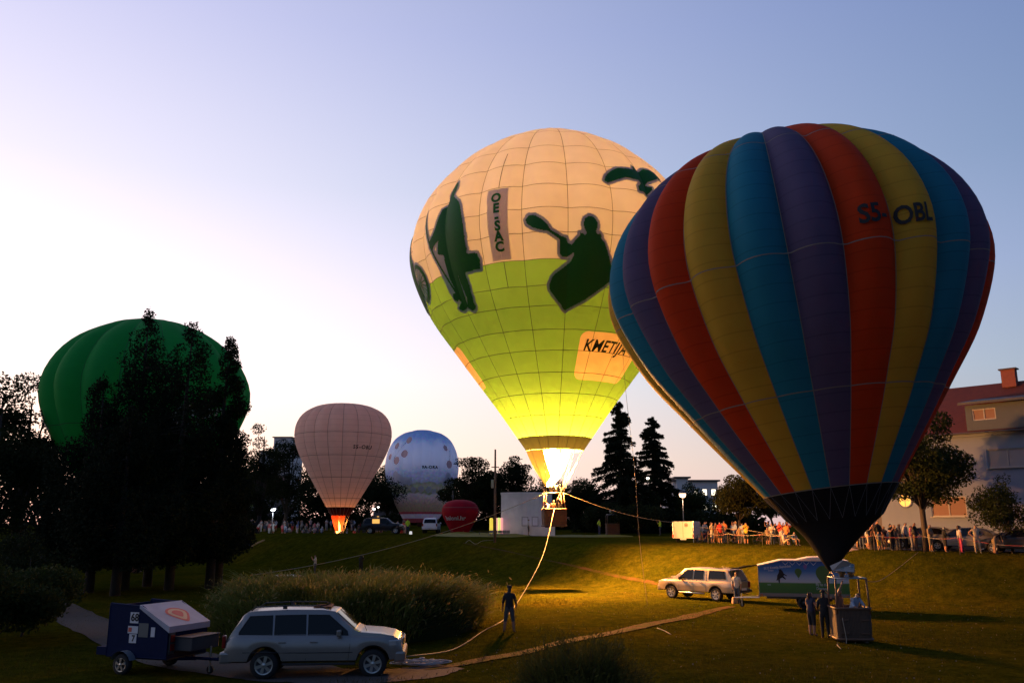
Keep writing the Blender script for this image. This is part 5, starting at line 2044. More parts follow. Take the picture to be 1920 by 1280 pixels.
def make_hatchback(loc, rz, pm, label, kind=0):
    t = empty('parked_car', loc, rz)
    tag(t, label, 'car', 'cars parked by the white house')
    c = Car(4.25, 1.76, [(0, .92), (.04, 1.0), (.35, 1.28), (.75, 1.43), (1.4, 1.48), (2.1, 1.46), (2.5, 1.38), (3.1, 1.02), (3.25, .96), (3.8, .86), (4.1, .74), (4.25, .58)],
            [(0, .92), (.4, .98), (3.0, .92), (4.25, .9)], .28, (.78, 3.4), .31, .36, (.93, .74))
    c.body(t, pm)
    for poly in ([(.55, 1.0), (.85, 1.34), (1.45, 1.40), (1.5, .98)], [(1.58, .98), (1.55, 1.40), (2.3, 1.37), (2.85, 1.02), (2.88, .96)]):
        c.glass(t, poly)
    c.screen(t, 2.55, 3.06)
    c.screen(t, .70, .30, 'rear_window', .8)
    for s in (-1, 1):
        c.seam(t, [(1.54, .96), (1.54, .36)], s)
        c.handle(t, 1.7, .82, s, pm)
        c.mirror(t, 2.7, 1.0, s, pm)
        MB().box((.05, s * .7, .82), (.12, .2, .22)).build('tail_lamp', LAMP_R, t, bevel=.02)
        MB().box((4.0, s * .62, .68), (.28, .3, .14)).build('headlamp', LAMP_C, t, bevel=.03)
    MB().box((4.14, 0, .42), (.2, 1.5, .2)).build('front_bumper', pm, t, bevel=.05)
    MB().box((.04, 0, .46), (.2, 1.6, .26)).build('rear_bumper', pm, t, bevel=.05)
    c.wheels(t, .2, spokes=5)
    return t


b = gp(1808, 57.5)
make_hatchback((b.x + 1.6, b.y - 1.2, b.z), R(180 - 40), SILVER_D, 'silver grey hatchback parked behind the maple trunk')
b = gp(1680, 61)
make_hatchback((b.x + 3.4, b.y - 1.8, b.z), R(180 - 38), SILVER_D, 'pale car parked behind the man in the white shirt')
b = gp(1895, 53.6)
make_hatchback((b.x + 2.2, b.y - 1.4, b.z), R(180 - 42), NAVY, 'dark car at the right edge under the small tree')
b = gp(1580, 62.5)
make_hatchback((b.x + 2.2, b.y + .2, b.z), R(95), NAVY, 'black car with warm reflections beside the black skirt')
b = gpt(515, 1140)
b = gp(512, 51)
make_hatchback((b.x + 2.2, b.y, b.z), R(183), WHITE_P, 'white car of which only the roof shows behind the grass clump')


# ------------------------------------------------ trailers
BLUE_T = mat('blue_trailer_paint', (.005, .012, .045), .75, spec=.1, var=.2)
MURAL_W = mat('sticker_white', (.55, .55, .57), .6, var=.08)


def flat_text(s, size, parent, m, loc, rot, bold=.02, name='lettering', sxk=1.0):
    me = text_mesh(s, size, bold, sxk=sxk)
    o = mobj(name, me, m, parent)
    o.location = loc
    o.rotation_euler = rot
    return o


def blue_trailer():
    hx = Vector((math.cos(SUV_RZ), math.sin(SUV_RZ)))
    nose = Vector((suv.location.x - hx.x * .42, suv.location.y - hx.y * .42))
    hd = R(-20)
    d = Vector((math.cos(hd), math.sin(hd)))
    o = nose - d * 3.2
    t = empty('box_trailer', (o.x, o.y, 0), hd)
    tag(t, 'dark blue balloon trailer with printed sloping lid behind the silver car', 'trailer')
    L, Wd, z0, zr, zf = 2.15, 1.62, .48, 1.86, 1.30
    # open box: side walls follow the sloping front
    side = [(0, z0), (L, z0), (L, zf), (L - 1.0, zr), (0, zr + .05)]
    for s in (-1, 1):
        y = s * Wd / 2
        MB().prism(side, y - .02, y + .02).build('side_wall', BLUE_T, t)
        MB().tube([(0, y, zr + .05), (L - 1.0, y, zr), (L, y, zf), (L, y, z0), (0, y, z0), (0, y, zr + .05)], .035, 5).build('edge_frame', BLUE_T, t)
    MB().box((.0, 0, (z0 + zr) / 2), (.04, Wd - .06, zr - z0)).build('rear_wall', BLUE_T, t)
    MB().box((L - .02, 0, (z0 + zf) / 2), (.04, Wd - .06, zf - z0)).build('front_wall', BLUE_T, t)
    MB().box((L / 2, 0, z0 - .02), (L, Wd - .05, .05)).build('floor', BLACK_P, t)
    # sloping lid with its print
    lid = MB().add([(L - 1.05, -Wd / 2 - .05, zr + .05), (L + .06, -Wd / 2 - .05, zf + .05), (L + .06, Wd / 2 + .05, zf + .05), (L - 1.05, Wd / 2 + .05, zr + .05), (L - 1.05, -Wd / 2 - .05, zr - .05), (L + .06, -Wd / 2 - .05, zf - .12), (L + .06, Wd / 2 + .05, zf - .12), (L - 1.05, Wd / 2 + .05, zr - .05)],
                   [(0, 1, 2, 3), (7, 6, 5, 4), (0, 4, 5, 1), (1, 5, 6, 2), (2, 6, 7, 3), (3, 7, 4, 0)]).build('lid', mat('lid_print_sky', (.30, .31, .37), .5, var=.35, scale=1.6), t)
    sl = (zf - zr) / 1.11

    def onlid(x, y, dz=.0):
        return (L - 1.05 + x, y, zr + .056 + sl * x + dz)
    n = 18
    for k, (c, mt, w) in enumerate((((.58, .05), mat('print_red', (.55, .10, .06), .6), .46), ((.58, .05), mat('print_yellow_pale', (.62, .42, .22), .6), .36), ((.58, .05), mat('print_red', (.55, .10, .06)), .22))):
        pts = [onlid(c[0] + w * .72 * math.cos(a) * (1.25 if math.cos(a) > 0 else .85), c[1] + w * .95 * math.sin(a) * (1 - .55 * max(0, math.cos(a))), .004 * k) for a in np.linspace(0, 2 * math.pi, n, endpoint=False)]
        MB().add(pts, [tuple(range(n))]).build('balloon_print', mt, lid)
    MB().box((-.18, 0, z0 + .12), (.4, Wd + .02, .22)).build('tail_bar', BLUE_T, t)
    for s in (-1, 1):
        wheel(t, .75, s * (Wd / 2 + .14), .29, .17, STEEL, 5)
        y = s * (Wd / 2 + .14)
        fen = [(.75 + .37 * math.cos(a), .29 + .37 * math.sin(a)) for a in np.linspace(.35, math.pi - .35, 9)]
        v = [(x, y - .13, z) for x, z in fen] + [(x, y + .13, z) for x, z in fen]
        f = [(k, k + 1, k + 10, k + 9) for k in range(8)]
        o_ = MB().add(v, f).build('mudguard', mat('zinc', (.30, .31, .33), .5, .5), t, True)
        MB().tube([(L + .35, s * .01, .40), (L - .4, s * .62, .44), (0, s * .62, .44)], .04, 5).build('chassis_rail', BLUE_T, t)
    MB().tube([(L - .1, 0, .42), (3.35, 0, .42)], .045, 6).build('drawbar', BLUE_T, t)
    MB().tube([(2.9, .12, .05), (2.9, .12, .75)], .03, 6).build('jockey_post', STEEL, t)
    wheel(t, 2.9, .14, .11, .06, STEEL_D, 4, 'jockey_wheel')
    tb = MB().box((L + .34, 0, .86), (.62, Wd * .72, .36)).build('tool_box', mat('tool_box_grey', (.04, .04, .045), .7), t, bevel=.02)
    MB().box((L + .34, 0, 1.052), (.66, Wd * .76, .02)).build('tool_box_lid', mat('tool_box_grey', (.1, .1, .1)), tb)
    lf = MB().box((L + .03, -Wd / 2 + .12, .93), (.05, .2, .66)).build('lamp_board', STEEL_D, t)
    for z in (.78, 1.02):
        MB().box((L + .062, -Wd / 2 + .12, z), (.03, .15, .18)).build('lamp', LAMP_R, lf)
    # stickers on the near side
    y = -Wd / 2 - .026
    dk = mat('print_black', (.01, .01, .01))
    for k, (x, z, w, h, s) in enumerate(((.92, 1.55, .30, .3, '68'), (.90, 1.22, .36, .2, ''), (.92, .98, .26, .24, '7'), (1.28, 1.22, .34, .38, ''), (1.62, 1.18, .14, .26, ''))):
        st = MB().box((x, y, z), (w, .008, h)).build('sticker', MURAL_W if k != 3 else mat('sticker_dim', (.10, .11, .11), .6), t)
        if s:
            flat_text(s, h * .95, st, dk, (x + .02, y - .006, z), (math.pi / 2, 0, 0), .04)
        if k == 1:
            MB().box((x - .1, y - .006, z), (.12, .006, .12)).build('sticker_mark', mat('print_red', (.5, .05, .05)), st)
    return t


blue_trailer()


def mural_mat():
    """trailer side print: blue sky over a pale haze and a green meadow"""
    m = mat('trailer_side_print', (.1, .2, .4), .45, var=.0)
    nt = m.node_tree
    b = nt.nodes['Principled BSDF']
    tc, sp, mr, rp = (nt.nodes.new(t) for t in ('ShaderNodeTexCoord', 'ShaderNodeSeparateXYZ', 'ShaderNodeMapRange', 'ShaderNodeValToRGB'))
    nlink(nt, tc.outputs['Object'], sp.inputs[0])
    mr.inputs['From Min'].default_value, mr.inputs['From Max'].default_value = .6, 2.3
    nlink(nt, sp.outputs[2], mr.inputs['Value'])
    st = [(0, (.20, .17, .15)), (.11, (.20, .17, .15)), (.115, (.04, .12, .02)), (.40, (.05, .16, .03)), (.43, (.42, .45, .50)), (.55, (.30, .40, .55)), (.75, (.04, .16, .42)), (1, (.015, .08, .30))]
    while len(rp.color_ramp.elements) < len(st):
        rp.color_ramp.elements.new(.5)
    for e, (q, c) in zip(rp.color_ramp.elements, st):
        e.position, e.color = q, (*c, 1)
    nlink(nt, mr.outputs[0], rp.inputs[0])
    nlink(nt, rp.outputs[0], b.inputs['Base Color'])
    return m


def mural_trailer():
    a = gp(1426, 45.4)
    t = empty('box_trailer', (a.x, a.y, a.z), R(-15))
    tag(t, 'long trailer printed with meadow, sky and balloons behind the striped balloon basket', 'trailer')
    L, Wd = 4.35, 1.9
    prof = [(0, .62), (L, .62), (L, 2.36), (1.15, 2.36), (0, 2.08)]
    MB().prism(prof, 0, Wd).build('body', mural_mat(), t)
    MB().prism([(-.03, 2.09), (1.13, 2.372), (L + .04, 2.372), (L + .04, 2.42), (1.13, 2.42), (-.03, 2.14)], -.03, Wd + .03).build('roof', mat('trailer_roof_pale', (.62, .55, .48), .5), t)
    MB().prism([(1.9, 2.421), (2.5, 2.56), (3.6, 2.60), (4.2, 2.421)], .2, Wd - .2).build('roof_bundle', mat('trailer_roof_pale', (.6, .55, .48)), t, bevel=.04)
    MB().prism([(-.02, .60), (-.02, 2.1), (0.0, 2.1), (0.0, .60)], -.02, 0).build('edge_strip', ALLOY, t)
    y = -.012
    wt = mat('print_white_letters', (.55, .58, .62), .7)
    dk = mat('print_black', (.01, .01, .01))
    gr = mat('print_balloon_green', (.06, .13, .03), .6)

    def balloon_print(x, z, r, mt):
        q = [(x + r * math.cos(a), y, z + r * math.sin(a)) for a in np.linspace(-.5, math.pi + .5, 16)] + [(x - .12 * r, y, z - 1.75 * r), (x + .12 * r, y, z - 1.75 * r)]
        MB().add(q, [tuple(range(len(q)))]).build('balloon_print', mt, t)
        MB().box((x, y, z - 2.05 * r), (.24 * r, .004, .2 * r)).build('balloon_print_basket', dk, t)
    balloon_print(1.95, 1.85, .17, gr)
    balloon_print(3.15, 1.80, .36, gr)
    balloon_print(2.3, 2.12, .09, mat('print_violet', (.2, .1, .3)))
    for k in range(5):
        x = 1.35 + .34 * k
        q = [(x - .16, y, 2.33), (x, y, 2.16), (x + .16, y, 2.33), (x + .13, y, 2.33), (x, y, 2.20), (x - .13, y, 2.33)]
        MB().add(q, [(0, 1, 4, 5), (1, 2, 3, 4)]).build('bunting_print', wt, t)
    horse = [(.98, 1.28), (1.02, 1.28), (1.04, 1.50), (1.16, 1.56), (1.30, 1.46), (1.34, 1.49), (1.22, 1.64), (1.26, 1.68), (1.38, 1.62), (1.40, 1.65), (1.24, 1.76), (1.18, 1.90), (1.08, 1.98), (1.0, 1.93), (1.02, 1.86), (.98, 1.76), (.92, 1.66), (.90, 1.5), (.86, 1.42), (.90, 1.40), (.95, 1.46)]
    MB().add([(x, y, z) for x, z in horse], [tuple(range(len(horse)))]).build('horse_print', dk, t)
    for s, sz, x, z in (('EKO Kmetija Slemenšek', .17, .95, 2.06), ('turizem', .11, .62, 1.9), ('Fly to the', .19, 3.05, 1.23), ('Discover', .19, 3.05, 1.04), ('www', .1, .5, 1.2)):
        flat_text(s, sz, t, wt, (x, y - .004, z), (math.pi / 2, R(-6) if z > 2 else 0, 0), .02, sxk=.8)
    for s in (-1, 1):
        wheel(t, 2.15, Wd / 2 + s * (Wd / 2 - .08), .32, .2, STEEL, 5)
    MB().box((2.15, Wd / 2, .55), (3.6, 1.1, .12)).build('chassis', STEEL_D, t)
    for s in (-1, 1):
        MB().tube([(0, Wd / 2 + s * .5, .52), (-1.25, Wd / 2, .46)], .04, 6).build('drawbar', STEEL, t)
    MB().tube([(-.9, Wd / 2, .05), (-.9, Wd / 2, .7)], .035, 6).build('jockey_post', STEEL, t)
    wheel(t, -.9, Wd / 2 + .02, .11, .07, STEEL_D, 4, 'jockey_wheel')
    for x in (.1, L - .12):
        MB().box((x, -.025, .7), (.12, .03, .05)).build('side_marker', mat('marker_orange', (.5, .12, .02), .4), t)


mural_trailer()


def white_trailer():
    a = gp(1262, 72)
    t = empty('box_trailer', (a.x, a.y, a.z), R(-24))
    tag(t, 'white box trailer anchoring the tether rope beside the spectators', 'trailer')
    Wd, L, h, z0 = 1.72, 2.6, 1.36, .32
    wp = mat('trailer_white_panel', (.66, .63, .58), .5, var=.06)
    MB().box((Wd / 2, L / 2, z0 + h / 2), (Wd, L, h)).build('body', wp, t, bevel=.03)
    MB().box((Wd / 2, -.012, z0 + h / 2), (.03, .02, h - .1)).build('door_seam', mat('seam_grey', (.3, .28, .25), .7), t)
    for x in (.02, Wd - .02):
        MB().box((x, -.01, z0 + h / 2), (.06, .04, h)).build('corner_strip', ALLOY, t)
        MB().box((x, -.04, z0 + .2), (.14, .05, .24)).build('tail_lamp', mat('trailer_tail_lamp', (.5, .05, .02), .4), t)
    MB().lathe([(.001, -.016), (.15, -.016)], (Wd * .66, 0, z0 + h * .78), 18, 'y').build('round_emblem', mat('emblem_dark', (.06, .05, .05), .6), t)
    MB().lathe([(.06, -.022), (.11, -.022)], (Wd * .66, 0, z0 + h * .78), 18, 'y').build('emblem_ring', mat('emblem_pale', (.5, .42, .34), .6), t)
    MB().box((Wd / 2, -.05, z0 - .06), (.5, .05, .12)).build('number_plate', PLATE, t)
    MB().tube([(Wd + .05, -.3, 0), (Wd - .05, -.02, z0 + h * .6)], .02, 5).build('prop_stand', STEEL, t)
    for x in (.06, Wd - .06):
        wheel(t, 0, 0, .27, .16, STEEL, 5)
        w = t.children[-1]
        w.location = (x, L * .5, .27)
        w.rotation_euler = (0, 0, math.pi / 2)
    MB().tube([(Wd / 2, L, .4), (Wd / 2, L + 1.1, .4)], .04, 6).build('drawbar', STEEL, t)
    return a


WT = white_trailer()

# ================================================================== people
_PM = {}
BASEJ = {
    'pelvis': (0, 0, .95, .170, .135), 'waist': (0, 0, 1.10, .158, .122), 'chest': (0, .01, 1.32, .190, .138), 'nb': (0, .015, 1.46, .085, .08), 'neck': (0, 0, 1.53, .062, .066),
    'head': (0, -.015, 1.625, .098, .118), 'crown': (0, -.005, 1.70, .086, .104),
    'ls': (.165, .01, 1.415, .076, .076), 'le': (.235, .03, 1.14, .055, .055), 'lw': (.235, -.04, .895, .030, .030), 'lh': (.235, -.06, .815, .034, .024),
    'rs': (-.165, .01, 1.415, .076, .076), 're': (-.235, .03, 1.14, .055, .055), 'rw': (-.235, -.04, .895, .030, .030), 'rh': (-.235, -.06, .815, .034, .024),
    'lp': (.088, 0, .88, .112, .112), 'lk': (.10, -.02, .49, .074, .076), 'la': (.105, .02, .09, .042, .045), 'lt': (.115, -.15, .035, .042, .032),
    'rp': (-.088, 0, .88, .112, .112), 'rk': (-.10, -.02, .49, .074, .076), 'ra': (-.105, .02, .09, .042, .045), 'rt': (-.115, -.15, .035, .042, .032),
}
BONES = [('pelvis', 'waist', 1), ('waist', 'chest', 1), ('chest', 'nb', 1), ('nb', 'neck', 0), ('neck', 'head', 0), ('head', 'crown', 0)]
for s in 'lr':
    BONES += [('chest', s + 's', 1), (s + 's', s + 'e', 2), (s + 'e', s + 'w', 3), (s + 'w', s + 'h', 0), ('pelvis', s + 'p', 4), (s + 'p', s + 'k', 4), (s + 'k', s + 'a', 5), (s + 'a', s + 't', 6)]
POSES = {
    'stand': {},
    'walk': {'lk': (.10, -.10, .50), 'la': (.105, -.12, .09), 'lt': (.115, -.28, .04), 'rk': (-.10, .02, .49), 'ra': (-.105, .22, .11), 'rt': (-.115, .06, .04)},
    'apart': {'lk': (.15, -.02, .49), 'la': (.20, .02, .09), 'lt': (.23, -.14, .035), 'rk': (-.14, .0, .49), 'ra': (-.18, .04, .09), 'rt': (-.21, -.11, .035), 'lw': (.27, -.08, .90), 'lh': (.27, -.11, .82), 're': (-.25, .0, 1.14), 'rw': (-.25, -.14, .93), 'rh': (-.24, -.19, .87)},
    'phone': {'le': (.23, -.15, 1.22), 'lw': (.09, -.30, 1.46), 'lh': (.07, -.33, 1.54), 're': (-.23, -.15, 1.22), 'rw': (-.09, -.30, 1.46), 'rh': (-.07, -.33, 1.54)},
    'salute': {'re': (-.33, -.08, 1.36), 'rw': (-.22, -.16, 1.60), 'rh': (-.15, -.17, 1.67), 'le': (.24, 0, 1.14), 'lw': (.2, -.18, 1.02), 'lh': (.17, -.24, 1.0)},
    'akimbo': {'le': (.40, .05, 1.20), 'lw': (.22, -.06, 1.03), 'lh': (.17, -.10, 1.0), 're': (-.40, .05, 1.20), 'rw': (-.22, -.06, 1.03), 'rh': (-.17, -.10, 1.0), 'lk': (.13, -.02, .49), 'la': (.16, .02, .09), 'lt': (.18, -.15, .035)},
    'crossed': {'le': (.24, -.04, 1.15), 'lw': (-.02, -.18, 1.20), 'lh': (-.10, -.16, 1.22), 're': (-.24, -.04, 1.15), 'rw': (.02, -.20, 1.16), 'rh': (.10, -.18, 1.18)},
    'bend': {'waist': (0, -.08, 1.06), 'chest': (0, -.28, 1.17), 'nb': (0, -.42, 1.20), 'neck': (0, -.48, 1.20), 'head': (0, -.57, 1.19), 'crown': (0, -.64, 1.18), 'ls': (.165, -.38, 1.15), 'le': (.2, -.42, .88), 'lw': (.15, -.45, .66), 'lh': (.14, -.46, .58), 'rs': (-.165, -.38, 1.15), 're': (-.2, -.42, .88), 'rw': (-.15, -.45, .66), 'rh': (-.14, -.46, .58)},
    'lean': {'waist': (0, -.05, 1.09), 'chest': (0, -.16, 1.27), 'nb': (0, -.24, 1.38), 'neck': (0, -.28, 1.43), 'head': (0, -.34, 1.49), 'crown': (0, -.36, 1.56), 'ls': (.165, -.2, 1.33), 'le': (.24, -.32, 1.12), 'lw': (.16, -.48, 1.02), 'lh': (.12, -.54, 1.0), 'rs': (-.165, -.2, 1.33), 're': (-.24, -.32, 1.12), 'rw': (-.16, -.48, 1.02), 'rh': (-.12, -.54, 1.0)},
    'reach': {'re': (-.2, -.12, 1.64), 'rw': (-.12, -.2, 1.88), 'rh': (-.1, -.22, 1.96)},
    'sit': {'pelvis': (0, 0, .30), 'waist': (0, .02, .45), 'chest': (0, 0, .67), 'nb': (0, -.01, .81), 'neck': (0, -.02, .88), 'head': (0, -.035, .975), 'crown': (0, -.025, 1.045), 'ls': (.165, -.01, .765), 'le': (.24, -.08, .52), 'lw': (.17, -.26, .50), 'lh': (.14, -.33, .50), 'rs': (-.165, -.01, .765), 're': (-.24, -.08, .52), 'rw': (-.17, -.26, .50), 'rh': (-.14, -.33, .50),
            'lp': (.09, -.06, .25), 'lk': (.14, -.40, .46), 'la': (.12, -.38, .09), 'lt': (.13, -.54, .04), 'rp': (-.09, -.06, .25), 'rk': (-.14, -.40, .46), 'ra': (-.12, -.38, .09), 'rt': (-.13, -.54, .04)},
}


def person_mesh(pose, fingers):
    key = (pose, fingers)
    if key in _PM:
        return _PM[key]
    J = dict(BASEJ)
    for k, v in POSES[pose].items():
        J[k] = (*v, *BASEJ[k][3:])
    bones = list(BONES)
    for s in 'lr':
        h, w = Vector(J[s + 'h'][:3]), Vector(J[s + 'w'][:3])
        d = (h - w).normalized()
        sd = d.cross(Vector((1, 0, 0)))
        sd = sd.normalized() if sd.length > .1 else Vector((0, 1, 0))
        sg = 1 if s == 'l' else -1
        inn = d.cross(sd).normalized()
        if fingers:
            for q, (o, ln) in enumerate(((-.028, .068), (-.009, .078), (.010, .074), (.028, .058))):
                a = h + sd * o + d * .03
                n1, n2 = s + 'f%d' % q, s + 'g%d' % q
                J[n1] = (*a, .0095, .0095)
                J[n2] = (*(a + d * ln * .6 + inn * .004), .0085, .0085)
                J[n2 + 'x'] = (*(a + d * ln * .9 + inn * .02), .007, .007)
                bones += [(s + 'h', n1, 0), (n1, n2, 0), (n2, n2 + 'x', 0)]
            a = w + d * .03 - sd * .035
            J[s + 'th'] = (*a, .012, .012)
            J[s + 'ti'] = (*(a + d * .045 - sd * .022), .009, .009)
            bones += [(s + 'w', s + 'th', 0), (s + 'th', s + 'ti', 0)]
        else:
            J[s + 'f'] = (*(h + d * .075), .030, .015)
            bones += [(s + 'h', s + 'f', 0)]
    hd, cr, nk = Vector(J['head'][:3]), Vector(J['crown'][:3]), Vector(J['neck'][:3])
    upv = (cr - nk).normalized()
    fwd = upv.cross(Vector((1, 0, 0))) * -1
    if fwd.y > 0 and abs(upv.z) > .5:
        fwd = -fwd
    J['nose'] = (*(hd + fwd * .105 - upv * .01), .014, .014)
    bones.append(('head', 'nose', 0))
    names = list(J)
    idx = {n: i for i, n in enumerate(names)}
    me = bpy.data.meshes.new('person')
    me.from_pydata([J[n][:3] for n in names], [(idx[a], idx[b]) for a, b, _ in bones], [])
    o = bpy.data.objects.new('person', me)
    COL.objects.link(o)
    o.modifiers.new('Skin', 'SKIN')
    sv = me.skin_vertices[0].data
    for n in names:
        sv[idx[n]].radius = J[n][3:5]
        sv[idx[n]].use_root = n == 'pelvis'
    sub = o.modifiers.new('Sub', 'SUBSURF')
    sub.levels = sub.render_levels = 1
    dg = bpy.context.evaluated_depsgraph_get()
    out = bpy.data.meshes.new_from_object(o.evaluated_get(dg))
    bpy.data.objects.remove(o)
    A = np.array([J[a][:3] for a, b, _ in bones])
    B = np.array([J[b][:3] for a, b, _ in bones])
    RR = np.array([(J[a][3] + J[b][3]) / 2 for a, b, _ in bones])
    sl = np.array([c for *_, c in bones])
    C = np.array([p.center for p in out.polygons])
    D = B - A
    t = np.clip(((C[:, None] - A) * D).sum(-1) / ((D * D).sum(-1) + 1e-9), 0, 1)
    dist = np.linalg.norm(C[:, None] - A - t[..., None] * D, axis=-1) - RR
    k = dist.argmin(1)
    slot = sl[k]
    hb = np.array([a in ('head', 'neck') and b in ('crown', 'head') for a, b, _ in bones])[k]
    rel = C - np.array(hd)
    u_, f_ = rel @ np.array(upv), rel @ np.array(fwd)
    slot = np.where(hb & ((u_ > .045) | ((f_ < -.005) & (u_ > -.05))), 7, slot)
    out.materials.clear()
    for _ in range(8):
        out.materials.append(None)
    out.polygons.foreach_set('material_index', slot.astype(np.int32))
    out.polygons.foreach_set('use_smooth', np.ones(len(out.polygons), bool))
    out.update()
    _PM[key] = (out, hd, upv, fwd)
    return _PM[key]


CLOTH = {
    'black': (.010, .010, .012), 'navy': (.018, .022, .05), 'white': (.45, .43, .42), 'cream': (.36, .30, .22), 'beige': (.25, .18, .11), 'red': (.42, .03, .03), 'pink': (.55, .14, .16), 'magenta': (.45, .05, .13),
    'grey': (.16, .16, .17), 'dgrey': (.06, .06, .065), 'blue': (.08, .13, .28), 'jeans': (.05, .07, .12), 'brown': (.14, .06, .035), 'yellow': (.55, .38, .03), 'orange': (.55, .18, .05), 'hivis': (.55, .75, .03), 'green': (.05, .14, .06), 'lblue': (.30, .38, .50), 'khaki': (.20, .17, .10),
}
HAIRC = {'dark': (.020, .013, .010), 'brown': (.07, .035, .02), 'blond': (.36, .22, .09), 'grey': (.3, .29, .28)}


def cm(c):
    return mat('cloth_' + c, CLOTH[c], .85, var=.15, scale=9, bump=.25, bscale=14)


SKIN = mat('skin', (.32, .16, .10), .55, var=.06)


def person(label, loc, rz, pose='stand', h=1.75, top='grey', bottom='jeans', sleeve='short', leg='long', shoe='dgrey', hair='dark', style='short', extra=None, group=None, fingers=False, far=False):
    me, hd, upv, fwd = person_mesh(pose, fingers)
    o = bpy.data.objects.new('person', me)
    link(o)
    o.location, o.rotation_euler, o.scale = loc, (0, 0, rz), (h / 1.76,) * 3
    T, B_ = cm(top), cm(bottom)
    H_ = mat('hair_' + hair, HAIRC[hair], .6, var=.2, scale=20)
    ms = [SKIN, T, SKIN if sleeve == 'none' else T, T if sleeve == 'long' else SKIN, B_, B_ if leg == 'long' else SKIN, cm(shoe), H_]
    for i, m in enumerate(ms):
        o.material_slots[i].link = 'OBJECT'
        o.material_slots[i].material = m
    tag(o, label, 'person', group)
    if far:
        return o
    if style == 'long':
        q = hd - fwd * .045
        MB().tube([q + upv * .10, q + upv * .03 - fwd * .05, q - upv * .10 - fwd * .04, q - upv * .24 - fwd * .03], [.05, .088, .08, .035], 10).build('hair', H_, o, True)
    elif style == 'pony':
        q = hd - fwd * .06
        MB().tube([q + upv * .05, q - fwd * .07, q - fwd * .06 - upv * .12, q - fwd * .04 - upv * .24], [.03, .04, .035, .01], 8).build('hair', H_, o, True)
    elif style == 'curly':
        mb = MB()
        rg = random.Random(3)
        for _ in range(26):
            v = Vector((rg.gauss(0, 1), rg.gauss(0, 1), rg.gauss(.4, 1))).normalized()
            if v.dot(fwd) > .6 and v.dot(upv) < .5:
                continue
            c = hd + upv * .04 + v * .095
            mb.tube([c - v * .04, c, c + v * .035], [.02, .045, .015], 6)
        mb.build('hair', H_, o, True)
    elif style == 'cap':
        mb = MB()
        c = hd + upv * .045
        x = Vector((1, 0, 0))
        y = fwd
        rings = []
        for rr, hh in ((.108, 0), (.106, .035), (.082, .075), (.03, .095)):
            rings.append([c + upv * hh + (x * .9 * math.cos(a) + y * 1.08 * math.sin(a)) * rr for a in np.linspace(0, 2 * math.pi, 14, endpoint=False)])
        v = [p for r_ in rings for p in r_]
        f = [(i * 14 + k, i * 14 + (k + 1) % 14, (i + 1) * 14 + (k + 1) % 14, (i + 1) * 14 + k) for i in range(3) for k in range(14)] + [tuple(range(42, 56))]
        mb.add(v, f)
        mb.add([c + x * .08 + y * .08, c - x * .08 + y * .08, c - x * .06 + y * .19 - upv * .015, c + x * .06 + y * .19 - upv * .015], [(0, 1, 2, 3)])
        mb.build('cap', cm(extra or 'black'), o, True)
    return o


G = {}


def spot(px, py):
    return gpt(px, py)


# near figures
person('man in black T-shirt, grey shorts and cap, his back turned, watching the rope', spot(955, 1186), R(175), 'apart', 1.80, 'black', 'dgrey', 'short', 'bare', 'beige', 'dark', 'cap', fingers=True)
person('woman in dark vest with ponytail left of the basket', spot(1524, 1192), R(120), 'crossed', 1.72, 'navy', 'black', 'none', 'bare', 'dgrey', 'brown', 'pony', fingers=True)
person('man in black vest over white shirt, hand raised to his cap', spot(1549, 1197), R(170), 'salute', 1.80, 'black', 'black', 'short', 'long', 'brown', 'dark', 'cap', fingers=True)
person('person with white T-shirt and dark jeans at the pickup hatch', spot(1383, 1131), R(-20), 'stand', 1.68, 'white', 'jeans', 'short', 'long', 'dgrey', 'brown', 'long', fingers=True)
bz = SB_G + Vector((0, 0, .16))
person('crew member in dark shirt bending over the rim inside the striped balloon basket', bz + Vector((.18, .12, 0)), R(20), 'lean', 1.78, 'lblue', 'navy', hair='dark', fingers=True)
person('crew member with bare arms at the back of the striped balloon basket', bz + Vector((-.25, .25, 0)), R(40), 'reach', 1.74, 'brown', 'dgrey', 'none', hair='dark', fingers=True)
gbz = GB.location + GB_M.translation + Vector((0, 0, .17))
person('passenger with fair curly hair in a white shirt in the flying basket', gbz + Vector((-.34, -.2, 0)), R(-50), 'lean', 1.70, 'white', 'jeans', 'long', hair='blond', style='curly', fingers=True)
person('pilot in black T-shirt and pale cap in the flying basket', gbz + Vector((.34, .0, 0)), R(30), 'reach', 1.76, 'black', 'navy', 'short', hair='blond', style='cap', extra='cream', fingers=True)
person('passenger in the middle of the flying basket under the burner', gbz + Vector((0, .25, 0)), R(170), 'stand', 1.70, 'brown', 'navy', hair='brown')
person('person in white T-shirt and dark shorts before the block house', gp(991, 92.5), R(90), 'stand', 1.78, 'white', 'dgrey', 'short', 'bare')
person('man in yellow high-visibility vest beside the spare basket', gp(1124, 97), R(60), 'akimbo', 1.78, 'hivis', 'jeans')
person('man in yellow high-visibility vest right of the black car', gp(764, 100), R(10), 'stand', 1.76, 'hivis', 'navy')
person('person in yellow high-visibility vest by the white trailer, partly in shade', gp(1238, 96), R(-120), 'phone', 1.72, 'hivis', 'dgrey')
person('person in white shirt photographing, behind the tall grass', gp(590, 78), R(-70), 'phone', 1.78, 'white', 'dgrey')
person('person in black photographing, alone behind the tall grass', gp(676, 80), R(170), 'phone', 1.80, 'black', 'black')

